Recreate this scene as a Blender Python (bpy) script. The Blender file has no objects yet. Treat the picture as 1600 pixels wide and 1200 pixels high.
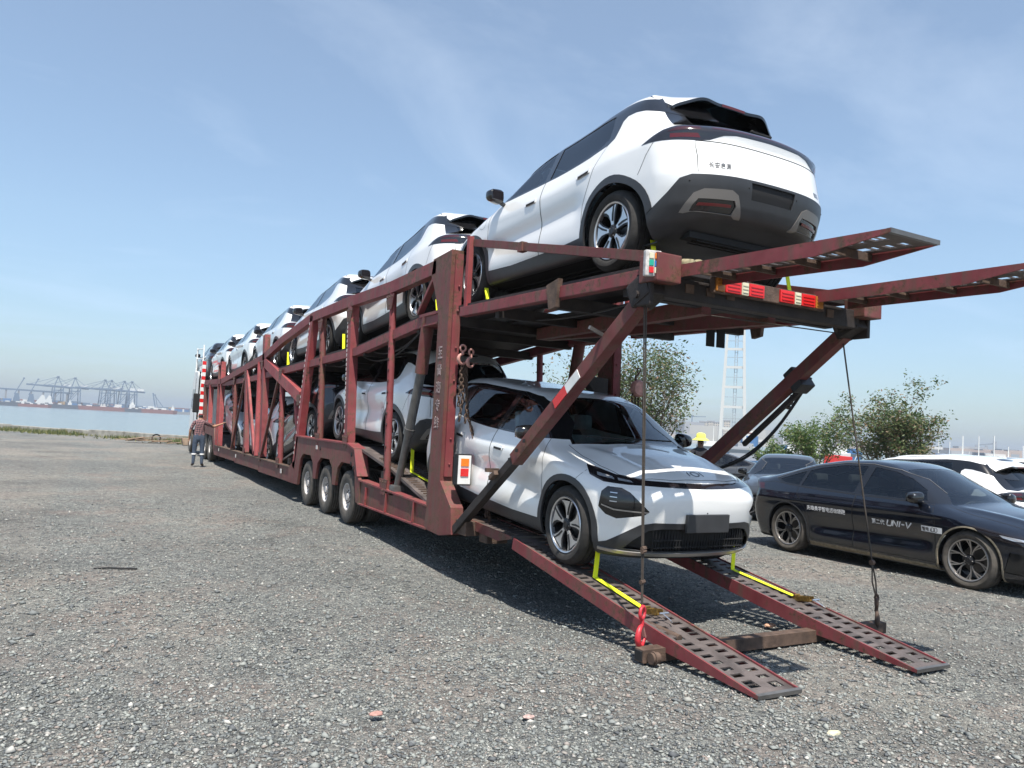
import bpy, bmesh, math, random
import numpy as np
from mathutils import Vector, Matrix, Euler
from mathutils.bvhtree import BVHTree
random.seed(7); np.random.seed(7)
R = math.radians
scene = bpy.context.scene
COL = scene.collection

# ------------------------------------------------------------------ camera, sky, sun, exposure
YAW, PITCH, ROLL, CAMH = R(28.6), R(3.4), R(3.0), 1.65
fw = Vector((math.sin(YAW)*math.cos(PITCH), math.cos(YAW)*math.cos(PITCH), math.sin(PITCH)))
r0 = Vector((math.cos(YAW), -math.sin(YAW), 0)); u0 = r0.cross(fw)
rr = r0*math.cos(ROLL) + u0*math.sin(ROLL); uu = u0*math.cos(ROLL) - r0*math.sin(ROLL)
cam_d = bpy.data.cameras.new('camera'); cam_d.lens = 27.0; cam_d.sensor_width = 36.0
cam_d.clip_start = 0.1; cam_d.clip_end = 20000
cam = bpy.data.objects.new('camera', cam_d); COL.objects.link(cam)
mw = Matrix((rr, uu, -fw)).transposed().to_4x4(); mw.translation = Vector((0, 0, CAMH))
cam.matrix_world = mw
scene.camera = cam

KX, KY = 0.17, 0.43                       # shadow shift per metre of height (towards +X, +Y)
SUN_DIR = Vector((-KX, -KY, 1)).normalized()   # towards the sun
sun_d = bpy.data.lights.new('sun', 'SUN'); sun_d.energy = 4.4; sun_d.angle = R(0.55); sun_d.color = (1.0, 0.95, 0.87)
sun = bpy.data.objects.new('sun', sun_d); COL.objects.link(sun)
sun.rotation_euler = SUN_DIR.to_track_quat('Z', 'Y').to_euler(); sun.location = (-20, -20, 60)

world = bpy.data.worlds.new('World'); scene.world = world; world.use_nodes = True
nt = world.node_tree; nt.nodes.clear()
wo = nt.nodes.new('ShaderNodeOutputWorld'); bg = nt.nodes.new('ShaderNodeBackground')
sky = nt.nodes.new('ShaderNodeTexSky'); sky.sky_type = 'NISHITA'; sky.sun_disc = False
sky.sun_elevation = math.asin(SUN_DIR.z); sky.sun_rotation = math.atan2(SUN_DIR.x, SUN_DIR.y)
sky.altitude = 0; sky.air_density = 1.25; sky.dust_density = 0.6; sky.ozone_density = 2.6
# thin cirrus veils mixed into the sky (whole dome)
tc = nt.nodes.new('ShaderNodeTexCoord'); sep = nt.nodes.new('ShaderNodeSeparateXYZ')
nt.links.new(tc.outputs['Generated'], sep.inputs[0])
mz = nt.nodes.new('ShaderNodeMath'); mz.operation = 'ADD'; mz.inputs[1].default_value = 0.12
nt.links.new(sep.outputs['Z'], mz.inputs[0])
dv = nt.nodes.new('ShaderNodeVectorMath'); dv.operation = 'DIVIDE'
cmb = nt.nodes.new('ShaderNodeCombineXYZ')
for i in range(3): nt.links.new(mz.outputs[0], cmb.inputs[i])
nt.links.new(tc.outputs['Generated'], dv.inputs[0]); nt.links.new(cmb.outputs[0], dv.inputs[1])
mp = nt.nodes.new('ShaderNodeMapping'); mp.inputs['Scale'].default_value = (0.8, 1.35, 1); mp.inputs['Rotation'].default_value = (0, 0, R(62))
mp.inputs['Location'].default_value = (3.1, 1.7, 0)
nt.links.new(dv.outputs[0], mp.inputs[0])
cn = nt.nodes.new('ShaderNodeTexNoise'); cn.inputs['Scale'].default_value = 0.9; cn.inputs['Detail'].default_value = 7; cn.inputs['Roughness'].default_value = 0.6; cn.inputs['Distortion'].default_value = 0.6
nt.links.new(mp.outputs[0], cn.inputs['Vector'])
cr = nt.nodes.new('ShaderNodeValToRGB'); cr.color_ramp.elements[0].position = 0.50; cr.color_ramp.elements[1].position = 0.85
cr.color_ramp.elements[0].color = (0.07, 0.07, 0.07, 1); cr.color_ramp.elements[1].color = (0.34, 0.34, 0.34, 1)
nt.links.new(cn.outputs['Fac'], cr.inputs[0])
mx = nt.nodes.new('ShaderNodeMix'); mx.data_type = 'RGBA'; mx.inputs[7].default_value = (6.6, 7.4, 8.6, 1)
nt.links.new(cr.outputs[0], mx.inputs[0]); nt.links.new(sky.outputs[0], mx.inputs[6])
# hazier, bluer band towards the horizon, all the way round
hz_r = nt.nodes.new('ShaderNodeValToRGB'); he = hz_r.color_ramp.elements
he[0].position = 0.0; he[0].color = (0.63, 0.76, 0.96, 1); he[1].position = 0.22; he[1].color = (0.93, 0.97, 1.0, 1)
k_ = he.new(0.5); k_.color = (1.06, 1.04, 1.0, 1)
nt.links.new(sep.outputs['Z'], hz_r.inputs[0])
hm_ = nt.nodes.new('ShaderNodeMix'); hm_.data_type = 'RGBA'; hm_.blend_type = 'MULTIPLY'; hm_.inputs[0].default_value = 1.0
nt.links.new(mx.outputs[2], hm_.inputs[6]); nt.links.new(hz_r.outputs[0], hm_.inputs[7])
nt.links.new(hm_.outputs[2], bg.inputs['Color'])
bg.inputs['Strength'].default_value = 0.09
nt.links.new(bg.outputs[0], wo.inputs['Surface'])

scene.view_settings.view_transform = 'Standard'
try: scene.view_settings.look = 'None'
except Exception: pass
scene.view_settings.exposure = 0.85; scene.view_settings.gamma = 1.0; scene.view_settings.use_curve_mapping = False
scene.render.engine = 'CYCLES'
scene.cycles.max_bounces = 8; scene.cycles.transparent_max_bounces = 16; scene.cycles.volume_bounces = 0

# ------------------------------------------------------------------ materials
def ramp(n, stops):
    r = n.new('ShaderNodeValToRGB'); e = r.color_ramp.elements
    e[0].position, e[0].color = stops[0][0], (*stops[0][1], 1)
    e[1].position, e[1].color = stops[1][0], (*stops[1][1], 1)
    for p, c in stops[2:]:
        k = e.new(p); k.color = (*c, 1)
    return r
def new_mat(name):
    m = bpy.data.materials.new(name); m.use_nodes = True
    return m, m.node_tree, m.node_tree.nodes['Principled BSDF']
def simple(name, col, rough=0.5, metal=0.0, coat=0.0, var=0.0, scale=8.0, bump=0.0, bscale=60.0, spec=None, emis=None, obj=True):
    m, t, b = new_mat(name); n = t.nodes; L = t.links
    b.inputs['Base Color'].default_value = (*col, 1); b.inputs['Roughness'].default_value = rough
    b.inputs['Metallic'].default_value = metal; b.inputs['Coat Weight'].default_value = coat; b.inputs['Coat Roughness'].default_value = 0.04
    if spec is not None: b.inputs['Specular IOR Level'].default_value = spec
    if emis: b.inputs['Emission Color'].default_value = (*emis[0], 1); b.inputs['Emission Strength'].default_value = emis[1]
    tc_ = n.new('ShaderNodeTexCoord')
    if var > 0:
        nz = n.new('ShaderNodeTexNoise'); nz.inputs['Scale'].default_value = scale; nz.inputs['Detail'].default_value = 6
        L.new(tc_.outputs['Object'], nz.inputs['Vector'])
        r = ramp(n, [(0.3, tuple(c*(1-var) for c in col)), (0.7, tuple(min(1, c*(1+var)) for c in col))])
        L.new(nz.outputs['Fac'], r.inputs[0]); L.new(r.outputs[0], b.inputs['Base Color'])
    if bump > 0:
        nz = n.new('ShaderNodeTexNoise'); nz.inputs['Scale'].default_value = bscale; nz.inputs['Detail'].default_value = 4
        L.new(tc_.outputs['Object'], nz.inputs['Vector'])
        bp = n.new('ShaderNodeBump'); bp.inputs['Strength'].default_value = bump; bp.inputs['Distance'].default_value = 0.01
        L.new(nz.outputs['Fac'], bp.inputs['Height']); L.new(bp.outputs[0], b.inputs['Normal'])
    return m
def glass_mat(name, tint, rough=0.0, ior=1.62):
    m = bpy.data.materials.new(name); m.use_nodes = True; t = m.node_tree; n = t.nodes; n.clear()
    o = n.new('ShaderNodeOutputMaterial'); tr = n.new('ShaderNodeBsdfTransparent'); tr.inputs[0].default_value = (*tint, 1)
    g = n.new('ShaderNodeBsdfGlossy'); g.inputs['Roughness'].default_value = 0.02; g.inputs['Color'].default_value = (0.95, 0.97, 1, 1)
    f = n.new('ShaderNodeFresnel'); f.inputs[0].default_value = ior; mxs = n.new('ShaderNodeMixShader')
    t.links.new(f.outputs[0], mxs.inputs[0]); t.links.new(tr.outputs[0], mxs.inputs[1]); t.links.new(g.outputs[0], mxs.inputs[2])
    t.links.new(mxs.outputs[0], o.inputs[0]); return m
def painted_steel(name, red, rust=0.5, dirt=(0.10, 0.075, 0.055)):
    """old red paint: faded patches, rust and black grime"""
    m, t, b = new_mat(name); n = t.nodes; L = t.links
    tc_ = n.new('ShaderNodeTexCoord'); geo = n.new('ShaderNodeNewGeometry')
    def noise(s, d=6, ro=0.6, vec=None):
        z = n.new('ShaderNodeTexNoise'); z.inputs['Scale'].default_value = s; z.inputs['Detail'].default_value = d; z.inputs['Roughness'].default_value = ro
        L.new(vec or geo.outputs['Position'], z.inputs['Vector']); return z
    n1 = noise(2.3); n2 = noise(14, 8, 0.7); n3 = noise(55, 4)
    r1 = ramp(n, [(0.3, tuple(c*0.75 for c in red)), (0.7, (min(1, red[0]*1.25), red[1]*1.9, red[2]*1.7))])
    L.new(n1.outputs['Fac'], r1.inputs[0])
    rr_ = ramp(n, [(0.3, (0.055, 0.028, 0.018)), (0.75, (0.16, 0.085, 0.05))]); L.new(n3.outputs['Fac'], rr_.inputs[0])
    ad = n.new('ShaderNodeMath'); ad.operation = 'MULTIPLY_ADD'; ad.inputs[1].default_value = 0.6
    L.new(n2.outputs['Fac'], ad.inputs[0]); 
    hlf = n.new('ShaderNodeMath'); hlf.operation = 'MULTIPLY'; hlf.inputs[1].default_value = 0.4; L.new(n1.outputs['Fac'], hlf.inputs[0]); L.new(hlf.outputs[0], ad.inputs[2])
    mk = ramp(n, [(0.60-0.16*rust, (0, 0, 0)), (0.66-0.12*rust, (1, 1, 1))]); L.new(ad.outputs[0], mk.inputs[0])
    x = n.new('ShaderNodeMix'); x.data_type = 'RGBA'; L.new(mk.outputs[0], x.inputs[0]); L.new(r1.outputs[0], x.inputs[6]); L.new(rr_.outputs[0], x.inputs[7])
    # streaky grime running down
    mpp = n.new('ShaderNodeMapping'); mpp.inputs['Scale'].default_value = (6, 6, 0.7); L.new(geo.outputs['Position'], mpp.inputs[0])
    n4 = noise(1.6, 5, 0.6, mpp.outputs[0]); mk2 = ramp(n, [(0.5, (0, 0, 0)), (0.72, (0.75, 0.75, 0.75))]); L.new(n4.outputs['Fac'], mk2.inputs[0])
    x2 = n.new('ShaderNodeMix'); x2.data_type = 'RGBA'; x2.inputs[7].default_value = (*dirt, 1)
    L.new(mk2.outputs[0], x2.inputs[0]); L.new(x.outputs[2], x2.inputs[6]); L.new(x2.outputs[2], b.inputs['Base Color'])
    b.inputs['Roughness'].default_value = 0.62; b.inputs['Specular IOR Level'].default_value = 0.35
    bp = n.new('ShaderNodeBump'); bp.inputs['Strength'].default_value = 0.35; bp.inputs['Distance'].default_value = 0.004
    L.new(n2.outputs['Fac'], bp.inputs['Height']); L.new(bp.outputs[0], b.inputs['Normal'])
    return m
M = {}
M['white'] = simple('pearl_white_paint', (0.77, 0.77, 0.755), 0.28, coat=1.0)
M['silver'] = simple('silver_paint', (0.55, 0.56, 0.57), 0.3, metal=0.3, coat=1.0)
M['navy'] = simple('black_blue_paint', (0.005, 0.007, 0.013), 0.15, coat=1.0)
M['grey_paint'] = simple('dark_grey_paint', (0.035, 0.038, 0.042), 0.3, coat=1.0)
M['black_paint'] = simple('black_car_paint', (0.008, 0.008, 0.010), 0.25, coat=1.0)
M['gloss_black'] = simple('gloss_black_trim', (0.008, 0.008, 0.009), 0.12, coat=0.6)
M['plastic'] = simple('grained_black_plastic', (0.034, 0.035, 0.038), 0.42, var=0.15, bump=0.15, bscale=300)
M['matte_black'] = simple('matte_black', (0.010, 0.010, 0.011), 0.8)
M['seam'] = simple('panel_gap_black', (0.01, 0.01, 0.01), 0.9)
M['lining'] = simple('cabin_lining', (0.15, 0.155, 0.16), 0.9)
M['seat'] = simple('seat_cover', (0.12, 0.125, 0.13), 0.8, var=0.2)
M['seat_wrap'] = simple('seat_protection_film', (0.48, 0.52, 0.52), 0.35, var=0.25, scale=12, bump=0.6, bscale=14)
M['silver_trim'] = simple('satin_silver_trim', (0.42, 0.40, 0.38), 0.35, metal=0.7)
M['taupe_trim'] = simple('taupe_grey_bumper_insert', (0.19, 0.175, 0.16), 0.4, metal=0.2)
M['rim_bright'] = simple('machined_alloy', (0.62, 0.62, 0.63), 0.28, metal=0.9)
M['rim_dark'] = simple('dark_alloy', (0.02, 0.02, 0.022), 0.35, metal=0.3)
M['rim_grey'] = simple('grey_alloy', (0.42, 0.40, 0.38), 0.35, metal=0.8)
M['tyre'] = simple('tyre_rubber', (0.025, 0.023, 0.021), 0.82, var=0.35, scale=20, bump=0.2, bscale=120)
M['tyre_dusty'] = simple('dusty_tyre_rubber', (0.075, 0.066, 0.056), 0.9, var=0.35, scale=14, bump=0.3, bscale=90)
M['brake'] = simple('brake_disc_steel', (0.10, 0.095, 0.09), 0.4, metal=0.8)
M['red_lens'] = simple('red_lens', (0.11, 0.005, 0.007), 0.12, coat=0.5)
M['dark_red_lens'] = simple('smoked_red_lens', (0.040, 0.007, 0.010), 0.10, coat=0.6)
M['smoke_lens'] = simple('smoked_lens', (0.014, 0.012, 0.014), 0.08, coat=0.8)
M['lamp_clear'] = simple('clear_lamp_element', (0.55, 0.58, 0.62), 0.15, metal=0.6)
M['glass_front'] = glass_mat('windscreen_glass', (0.80, 0.88, 0.87), 0.0, 1.85)
M['glass_side'] = glass_mat('side_window_glass', (0.52, 0.60, 0.60))
M['glass_dark'] = glass_mat('tinted_window_glass', (0.42, 0.46, 0.46))
M['red'] = painted_steel('old_red_paint', (0.20, 0.034, 0.040), 0.50)
M['red_bright'] = painted_steel('sun_faded_red_paint', (0.28, 0.042, 0.048), 0.28)
M['red_worn'] = painted_steel('worn_rusty_red_paint', (0.155, 0.036, 0.036), 0.72)
M['rust'] = simple('brown_rusted_steel', (0.088, 0.056, 0.040), 0.8, var=0.5, scale=10, bump=0.4, bscale=70)
M['tread_plate'] = simple('worn_dirty_ramp_steel', (0.115, 0.095, 0.088), 0.6, metal=0.25, var=0.4, scale=7, bump=0.3, bscale=80)
M['grime'] = simple('greasy_dark_steel', (0.022, 0.016, 0.014), 0.7, var=0.5, scale=6, bump=0.4, bscale=50)
M['steel'] = simple('dull_grey_steel', (0.16, 0.155, 0.15), 0.45, metal=0.6, var=0.25)
M['cable'] = simple('oily_wire_rope', (0.045, 0.035, 0.027), 0.7, var=0.3, scale=60)
M['hose'] = simple('black_rubber_hose', (0.012, 0.012, 0.014), 0.5)
M['chain'] = simple('rusty_chain_steel', (0.085, 0.052, 0.036), 0.75, metal=0.3, var=0.5, scale=40)
M['hook_red'] = simple('red_painted_hook', (0.50, 0.03, 0.04), 0.45, var=0.3, scale=20)
M['hook_pink'] = simple('faded_pink_hook', (0.48, 0.24, 0.20), 0.6, var=0.3, scale=20)
M['strap'] = simple('fluorescent_yellow_webbing', (0.78, 0.84, 0.02), 0.8, bump=0.3, bscale=200)
M['ratchet'] = simple('brass_coloured_ratchet', (0.20, 0.12, 0.03), 0.5, metal=0.6, var=0.4, scale=40)
M['white_paint'] = simple('white_paint', (0.72, 0.72, 0.70), 0.5, var=0.08)
M['white_mark'] = simple('worn_white_marking', (0.50, 0.47, 0.45), 0.7, var=0.3, scale=30)
M['faded_white'] = simple('faded_stencil_white', (0.34, 0.26, 0.25), 0.8, var=0.5, scale=25)
M['lettering'] = simple('white_vinyl_lettering', (0.78, 0.78, 0.78), 0.4)
M['orange_lens'] = simple('orange_lens', (0.75, 0.20, 0.02), 0.25)
M['bright_red_lens'] = simple('bright_red_lens', (0.62, 0.02, 0.02), 0.25)
M['cream_lens'] = simple('cream_lens', (0.62, 0.58, 0.42), 0.35)
M['green_lens'] = simple('green_lens', (0.02, 0.35, 0.24), 0.25)
M['blue_lens'] = simple('blue_lens', (0.03, 0.16, 0.45), 0.25)
M['amber_lens'] = simple('amber_lens', (0.45, 0.17, 0.03), 0.3)
M['mud'] = simple('dried_mud_film', (0.22, 0.19, 0.14), 0.9, var=0.35, scale=25)

# ------------------------------------------------------------------ object helpers
def tag(o, label=None, cat=None, group=None, kind=None):
    if label: o['label'] = label
    if cat: o['category'] = cat
    if group: o['group'] = group
    if kind: o['kind'] = kind
    return o
def empty(name, loc=(0, 0, 0), rot=(0, 0, 0)):
    e = bpy.data.objects.new(name, None); COL.objects.link(e); e.location = loc; e.rotation_euler = rot
    e.empty_display_size = 0.2
    return e
def link(name, me, mat=None, parent=None):
    o = bpy.data.objects.new(name, me); COL.objects.link(o)
    if mat is not None and len(me.materials) == 0:
        for q in (mat if isinstance(mat, (list, tuple)) else [mat]): me.materials.append(q)
    if parent is not None: o.parent = parent
    return o
def obj(name, bm, mat=None, parent=None, smooth=False):
    me = bpy.data.meshes.new(name); bmesh.ops.recalc_face_normals(bm, faces=bm.faces)
    bm.to_mesh(me); bm.free()
    if smooth:
        me.polygons.foreach_set('use_smooth', [True]*len(me.polygons))
        if smooth != 'all': me.set_sharp_from_angle(angle=R(smooth if smooth is not True else 40))
    return link(name, me, mat, parent)
def islands(name, bm, mat, parent=None, loc=None):
    """every loose piece of bm becomes an object of its own"""
    bm.faces.ensure_lookup_table(); seen = set(); out = []
    bm.verts.ensure_lookup_table()
    for v0 in bm.verts:
        if v0 in seen: continue
        st = [v0]; seen.add(v0); grp = []
        while st:
            v = st.pop(); grp.append(v)
            for e in v.link_edges:
                w = e.other_vert(v)
                if w not in seen: seen.add(w); st.append(w)
        nb = bmesh.new(); m = {v: nb.verts.new(v.co) for v in grp}; fs = {f for v in grp for f in v.link_faces}
        for f in fs: nb.faces.new([m[v] for v in f.verts])
        o = obj(name, nb, mat, parent); out.append(o)
        if loc is not None: o.location = loc
    bm.free(); return out
def copy_tree(o, parent=None):
    c = o.copy(); COL.objects.link(c); c.parent = parent
    for ch in list(o.children): copy_tree(ch, c)
    return c
def B(): return bmesh.new()
def mat_idx(bm, start, mi):
    bm.faces.ensure_lookup_table()
    for f in bm.faces[start:]: f.material_index = mi
def box(bm, c, s, rot=None, bev=0.0):
    st = len(bm.verts)
    ret = bmesh.ops.create_cube(bm, size=1.0)['verts']
    m = Matrix.Diagonal((*s, 1))
    if rot is not None: m = (rot.to_4x4() if not isinstance(rot, Euler) else rot.to_matrix().to_4x4()) @ m
    m = Matrix.Translation(c) @ m
    bmesh.ops.transform(bm, matrix=m, verts=ret)
    if bev > 0:
        es = list({e for v in ret for e in v.link_edges})
        bmesh.ops.bevel(bm, geom=es, offset=bev, segments=2, profile=0.7, affect='EDGES')
    return bm
def box2(bm, lo, hi, bev=0.0):
    return box(bm, [(a+b)/2 for a, b in zip(lo, hi)], [abs(b-a) for a, b in zip(lo, hi)], None, bev)
def beam(bm, a, b, w, h, up=(1, 0, 0), bev=0.0, w2=None, h2=None):
    """box beam from a to b: w measured along 'up x dir', h along 'up'"""
    a = Vector(a); b = Vector(b); d = (b-a); L_ = d.length; d.normalize()
    up = Vector(up); s = d.cross(up)
    if s.length < 1e-4: up = Vector((0, 1, 0)); s = d.cross(up)
    s.normalize(); up = s.cross(d).normalized()
    vs = []
    w2 = w2 or w; h2 = h2 or h
    for p, ww, hh in ((a, w, h), (b, w2, h2)):
        for i, j in ((-1, -1), (1, -1), (1, 1), (-1, 1)):
            vs.append(bm.verts.new(p + s*(ww/2*i) + up*(hh/2*j)))
    fs = [bm.faces.new([vs[k] for k in q]) for q in ((0, 1, 2, 3), (7, 6, 5, 4), (0, 4, 5, 1), (1, 5, 6, 2), (2, 6, 7, 3), (3, 7, 4, 0))]
    if bev > 0:
        es = list({e for v in vs for e in v.link_edges})
        bmesh.ops.bevel(bm, geom=es, offset=bev, segments=2, profile=0.7, affect='EDGES')
    return bm
def tube(bm, pts, r, seg=8, cap=True, rs=None):
    pts = [Vector(p) for p in pts]; rings = []
    n = len(pts); prev = None
    for i, p in enumerate(pts):
        d = (pts[min(i+1, n-1)] - pts[max(i-1, 0)]).normalized()
        if prev is None:
            ref = Vector((0, 0, 1)) if abs(d.z) < 0.9 else Vector((1, 0, 0)); s = d.cross(ref).normalized()
        else:
            s = prev - d*prev.dot(d)
            s = s.normalized() if s.length > 1e-6 else d.cross(Vector((0, 0, 1))).normalized()
        prev = s; t = d.cross(s)
        rad = rs[i] if rs else r
        rings.append([bm.verts.new(p + (s*math.cos(2*math.pi*k/seg) + t*math.sin(2*math.pi*k/seg))*rad) for k in range(seg)])
    for a, b in zip(rings, rings[1:]):
        for k in range(seg): bm.faces.new((a[k], a[(k+1) % seg], b[(k+1) % seg], b[k]))
    if cap and seg > 2: bm.faces.new(rings[0][::-1]); bm.faces.new(rings[-1])
    return bm
def prism(bm, poly, axis, lo, hi, bev=0.0):
    """extrude a 2D polygon along axis ('x': poly=(y,z); 'y': (x,z); 'z': (x,y))"""
    def P(u, v, w): return {'x': (w, u, v), 'y': (u, w, v), 'z': (u, v, w)}[axis]
    a = [bm.verts.new(P(u, v, lo)) for u, v in poly]; b = [bm.verts.new(P(u, v, hi)) for u, v in poly]
    n = len(poly); f1 = bm.faces.new(a); f2 = bm.faces.new(b[::-1])
    for i in range(n): bm.faces.new((a[i], b[i], b[(i+1) % n], a[(i+1) % n]))
    if bev > 0: bmesh.ops.bevel(bm, geom=list(f1.edges)+list(f2.edges), offset=bev, segments=2, profile=0.7, affect='EDGES')
    return bm
def lathe(bm, prof, axis='x', seg=40, centre=(0, 0, 0), closed=False):
    """prof list of (radius, along)"""
    c = Vector(centre); rings = []
    for r_, h in prof:
        ring = []
        for k in range(seg):
            a = 2*math.pi*k/seg; u, v = r_*math.cos(a), r_*math.sin(a)
            p = {'x': (h, u, v), 'y': (u, h, v), 'z': (u, v, h)}[axis]
            ring.append(bm.verts.new(c + Vector(p)))
        rings.append(ring)
    prs = list(zip(rings, rings[1:]))
    if closed: prs.append((rings[-1], rings[0]))
    for a, b in prs:
        for k in range(seg): bm.faces.new((a[k], a[(k+1) % seg], b[(k+1) % seg], b[k]))
    return bm
def ball(bm, c, r, sub=2, sc=(1, 1, 1), rot=None):
    v = bmesh.ops.create_icosphere(bm, subdivisions=sub, radius=1.0)['verts']
    m = Matrix.Translation(c) @ (rot.to_matrix().to_4x4() if rot else Matrix.Identity(4)) @ Matrix.Diagonal((r*sc[0], r*sc[1], r*sc[2], 1))
    bmesh.ops.transform(bm, matrix=m, verts=v); return bm
# ------------------------------------------------------------------ car bodies
def table(pts, sig=0.04, lo=-3.2, hi=3.2, n=1281):
    """smoothed piecewise-linear function"""
    pts = sorted(pts); xs = np.linspace(lo, hi, n); ys = np.interp(xs, [p[0] for p in pts], [p[1] for p in pts])
    if sig > 0:
        dx = xs[1]-xs[0]; k = int(4*sig/dx)+1; g = np.exp(-0.5*(np.arange(-k, k+1)*dx/sig)**2); g /= g.sum()
        ys = np.convolve(np.pad(ys, k, mode='edge'), g, mode='valid')
    return lambda v: np.interp(v, xs, ys)
def smax(a, b, k):
    h = np.maximum(k-np.abs(a-b), 0)/k
    return np.maximum(a, b) + h*h*k*0.25
def sstep(a, b, x):
    t = np.clip((x-a)/(b-a), 0, 1); return t*t*(3-2*t)
def gauss(x, c, w): return np.exp(-((x-c)/w)**2)

class Shell:
    """a car body as a smooth implicit solid; sampled on a box grid, panels are cut out of it"""
    def __init__(s, F, hw, y0, y1, z0, z1, core=(-1.35, 1.45), cz=0.62, n=(34, 130, 42)):
        s.F = F; s.cz = cz; s.core = core; s.bounds = (hw, y0, y1, z0, z1)
        nx, ny, nz = n
        X = np.linspace(-hw, hw, nx+1); Y = np.linspace(y0, y1, ny+1); Z = np.linspace(z0, z1, nz+1)
        idx = {}; P = []
        def vid(i, j, k):
            if (i, j, k) not in idx: idx[(i, j, k)] = len(P); P.append((X[i], Y[j], Z[k]))
            return idx[(i, j, k)]
        faces = []
        for j in range(ny):
            for k in range(nz):
                faces.append((vid(0, j, k), vid(0, j, k+1), vid(0, j+1, k+1), vid(0, j+1, k)))
                faces.append((vid(nx, j, k), vid(nx, j+1, k), vid(nx, j+1, k+1), vid(nx, j, k+1)))
        for i in range(nx):
            for j in range(ny):
                faces.append((vid(i, j, nz), vid(i+1, j, nz), vid(i+1, j+1, nz), vid(i, j+1, nz)))
                faces.append((vid(i, j, 0), vid(i, j+1, 0), vid(i+1, j+1, 0), vid(i+1, j, 0)))
            for k in range(nz):
                faces.append((vid(i, 0, k), vid(i+1, 0, k), vid(i+1, 0, k+1), vid(i, 0, k+1)))
                faces.append((vid(i, ny, k), vid(i, ny, k+1), vid(i+1, ny, k+1), vid(i+1, ny, k)))
        P = np.array(P); O = np.zeros_like(P); O[:, 1] = np.clip(P[:, 1], core[0], core[1]); O[:, 2] = cz
        D = P-O
        Q = s.solve(O, D)
        s.bm = bmesh.new(); vs = [s.bm.verts.new(p) for p in Q]
        for f in faces: s.bm.faces.new([vs[i] for i in f])
    BK = 0.80
    def solve(s, O, D, far=1.7):
        a = np.zeros(len(O)); b = np.full(len(O), far)
        for _ in range(30):
            m = (a+b)/2; P = O+D*m[:, None]; v = s.F(P[:, 0], P[:, 1], P[:, 2])
            a = np.where(v < 0, m, a); b = np.where(v < 0, b, m)
        return O+D*((a+b)/2)[:, None]
    def normals(s, P, e=0.003):
        P = np.asarray(P, float); N = np.zeros_like(P)
        for k in range(3):
            q = P.copy(); q[:, k] += e; w = P.copy(); w[:, k] -= e
            N[:, k] = s.F(q[:, 0], q[:, 1], q[:, 2]) - s.F(w[:, 0], w[:, 1], w[:, 2])
        L_ = np.linalg.norm(N, axis=1, keepdims=True); return N/np.maximum(L_, 1e-9)
    # projections: 'side' (y,z) along x;  'top' (x,y) along z;  'front'/'rear' (theta,z) around a vertical axis
    def proj(s, kind):
        if kind in ('L', 'R'):
            sg = -1 if kind == 'L' else 1
            return (lambda p: (p.y, p.z)), (lambda u, v: Vector((0, 0, 0))), sg
    def on_side(s, y, z, sg):
        y = np.atleast_1d(np.asarray(y, float)); z = np.atleast_1d(np.asarray(z, float))
        O = np.stack([0*y, y, z], 1); D = np.stack([np.full_like(y, sg), 0*y, 0*y], 1); return s.solve(O, D, 1.4)
    def on_top(s, x, y):
        x = np.atleast_1d(np.asarray(x, float)); y = np.atleast_1d(np.asarray(y, float))
        O = np.stack([x, y, 0*x+0.5], 1); D = np.stack([0*x, 0*x, 0*x+1.0], 1); return s.solve(O, D, 1.6)
    def on_end(s, th, z, sg, ax=1.0):
        sg = float(sg); th = np.atleast_1d(np.asarray(th, float)); z = np.atleast_1d(np.asarray(z, float))
        O = np.stack([0*th, 0*th+sg*ax, z], 1); D = np.stack([np.sin(th), sg*np.cos(th), 0*th], 1); return s.solve(O, D, 1.7)
    def P3(s, kind, uv):
        uv = np.array(uv, float)
        if kind == 'L': return s.on_side(uv[:, 0], uv[:, 1], -1)
        if kind == 'R': return s.on_side(uv[:, 0], uv[:, 1], 1)
        if kind == 'T': return s.on_top(uv[:, 0], uv[:, 1])
        if kind == 'F': return s.on_end(uv[:, 0], uv[:, 1], 1)
        if kind == 'B': return s.on_end(uv[:, 0]*s.BK, uv[:, 1], -1)
    def dirn(s, kind, uv):
        if kind in 'LR': return Vector((1, 0, 0))
        if kind == 'T': return Vector((0, 0, 1))
        t = uv[0]*(1 if kind == 'F' else s.BK); return Vector((math.sin(t), math.cos(t)*(1 if kind == 'F' else -1), 0))
    def uv(s, kind, p):
        if kind in 'LR': return (p.y, p.z)
        if kind == 'T': return (p.x, p.y)
        sg = 1 if kind == 'F' else -1
        return (math.atan2(p.x, sg*p.y-1.0)/(1 if kind == 'F' else s.BK), p.z)
    def ok(s, kind, p, n):
        if kind == 'L': return p.x < -0.25 and abs(n.x) > 0.05
        if kind == 'R': return p.x > 0.25 and abs(n.x) > 0.05
        if kind == 'T': return n.z > 0.1
        return (p.y > 1.05) if kind == 'F' else (p.y < -1.05)
    def select(s, kind, poly, step=0.12):
        """cut the shell along the polygon; return faces inside"""
        bm = s.bm; bm.normal_update()
        pl = []
        for i, a in enumerate(poly):
            b = poly[(i+1) % len(poly)]; L_ = math.hypot(b[0]-a[0], b[1]-a[1]); k = max(1, int(L_/step))
            for q in range(k): pl.append((a[0]+(b[0]-a[0])*q/k, a[1]+(b[1]-a[1])*q/k))
        us = [p[0] for p in pl]; vs_ = [p[1] for p in pl]; mg = 0.06
        u0_, u1_, v0_, v1_ = min(us)-mg, max(us)+mg, min(vs_)-mg, max(vs_)+mg
        cand = set()
        for f in bm.faces:
            c = f.calc_center_median(); 
            if not s.ok(kind, c, f.normal): continue
            q = s.uv(kind, c)
            if u0_ < q[0] < u1_ and v0_ < q[1] < v1_: cand.add(f)
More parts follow.
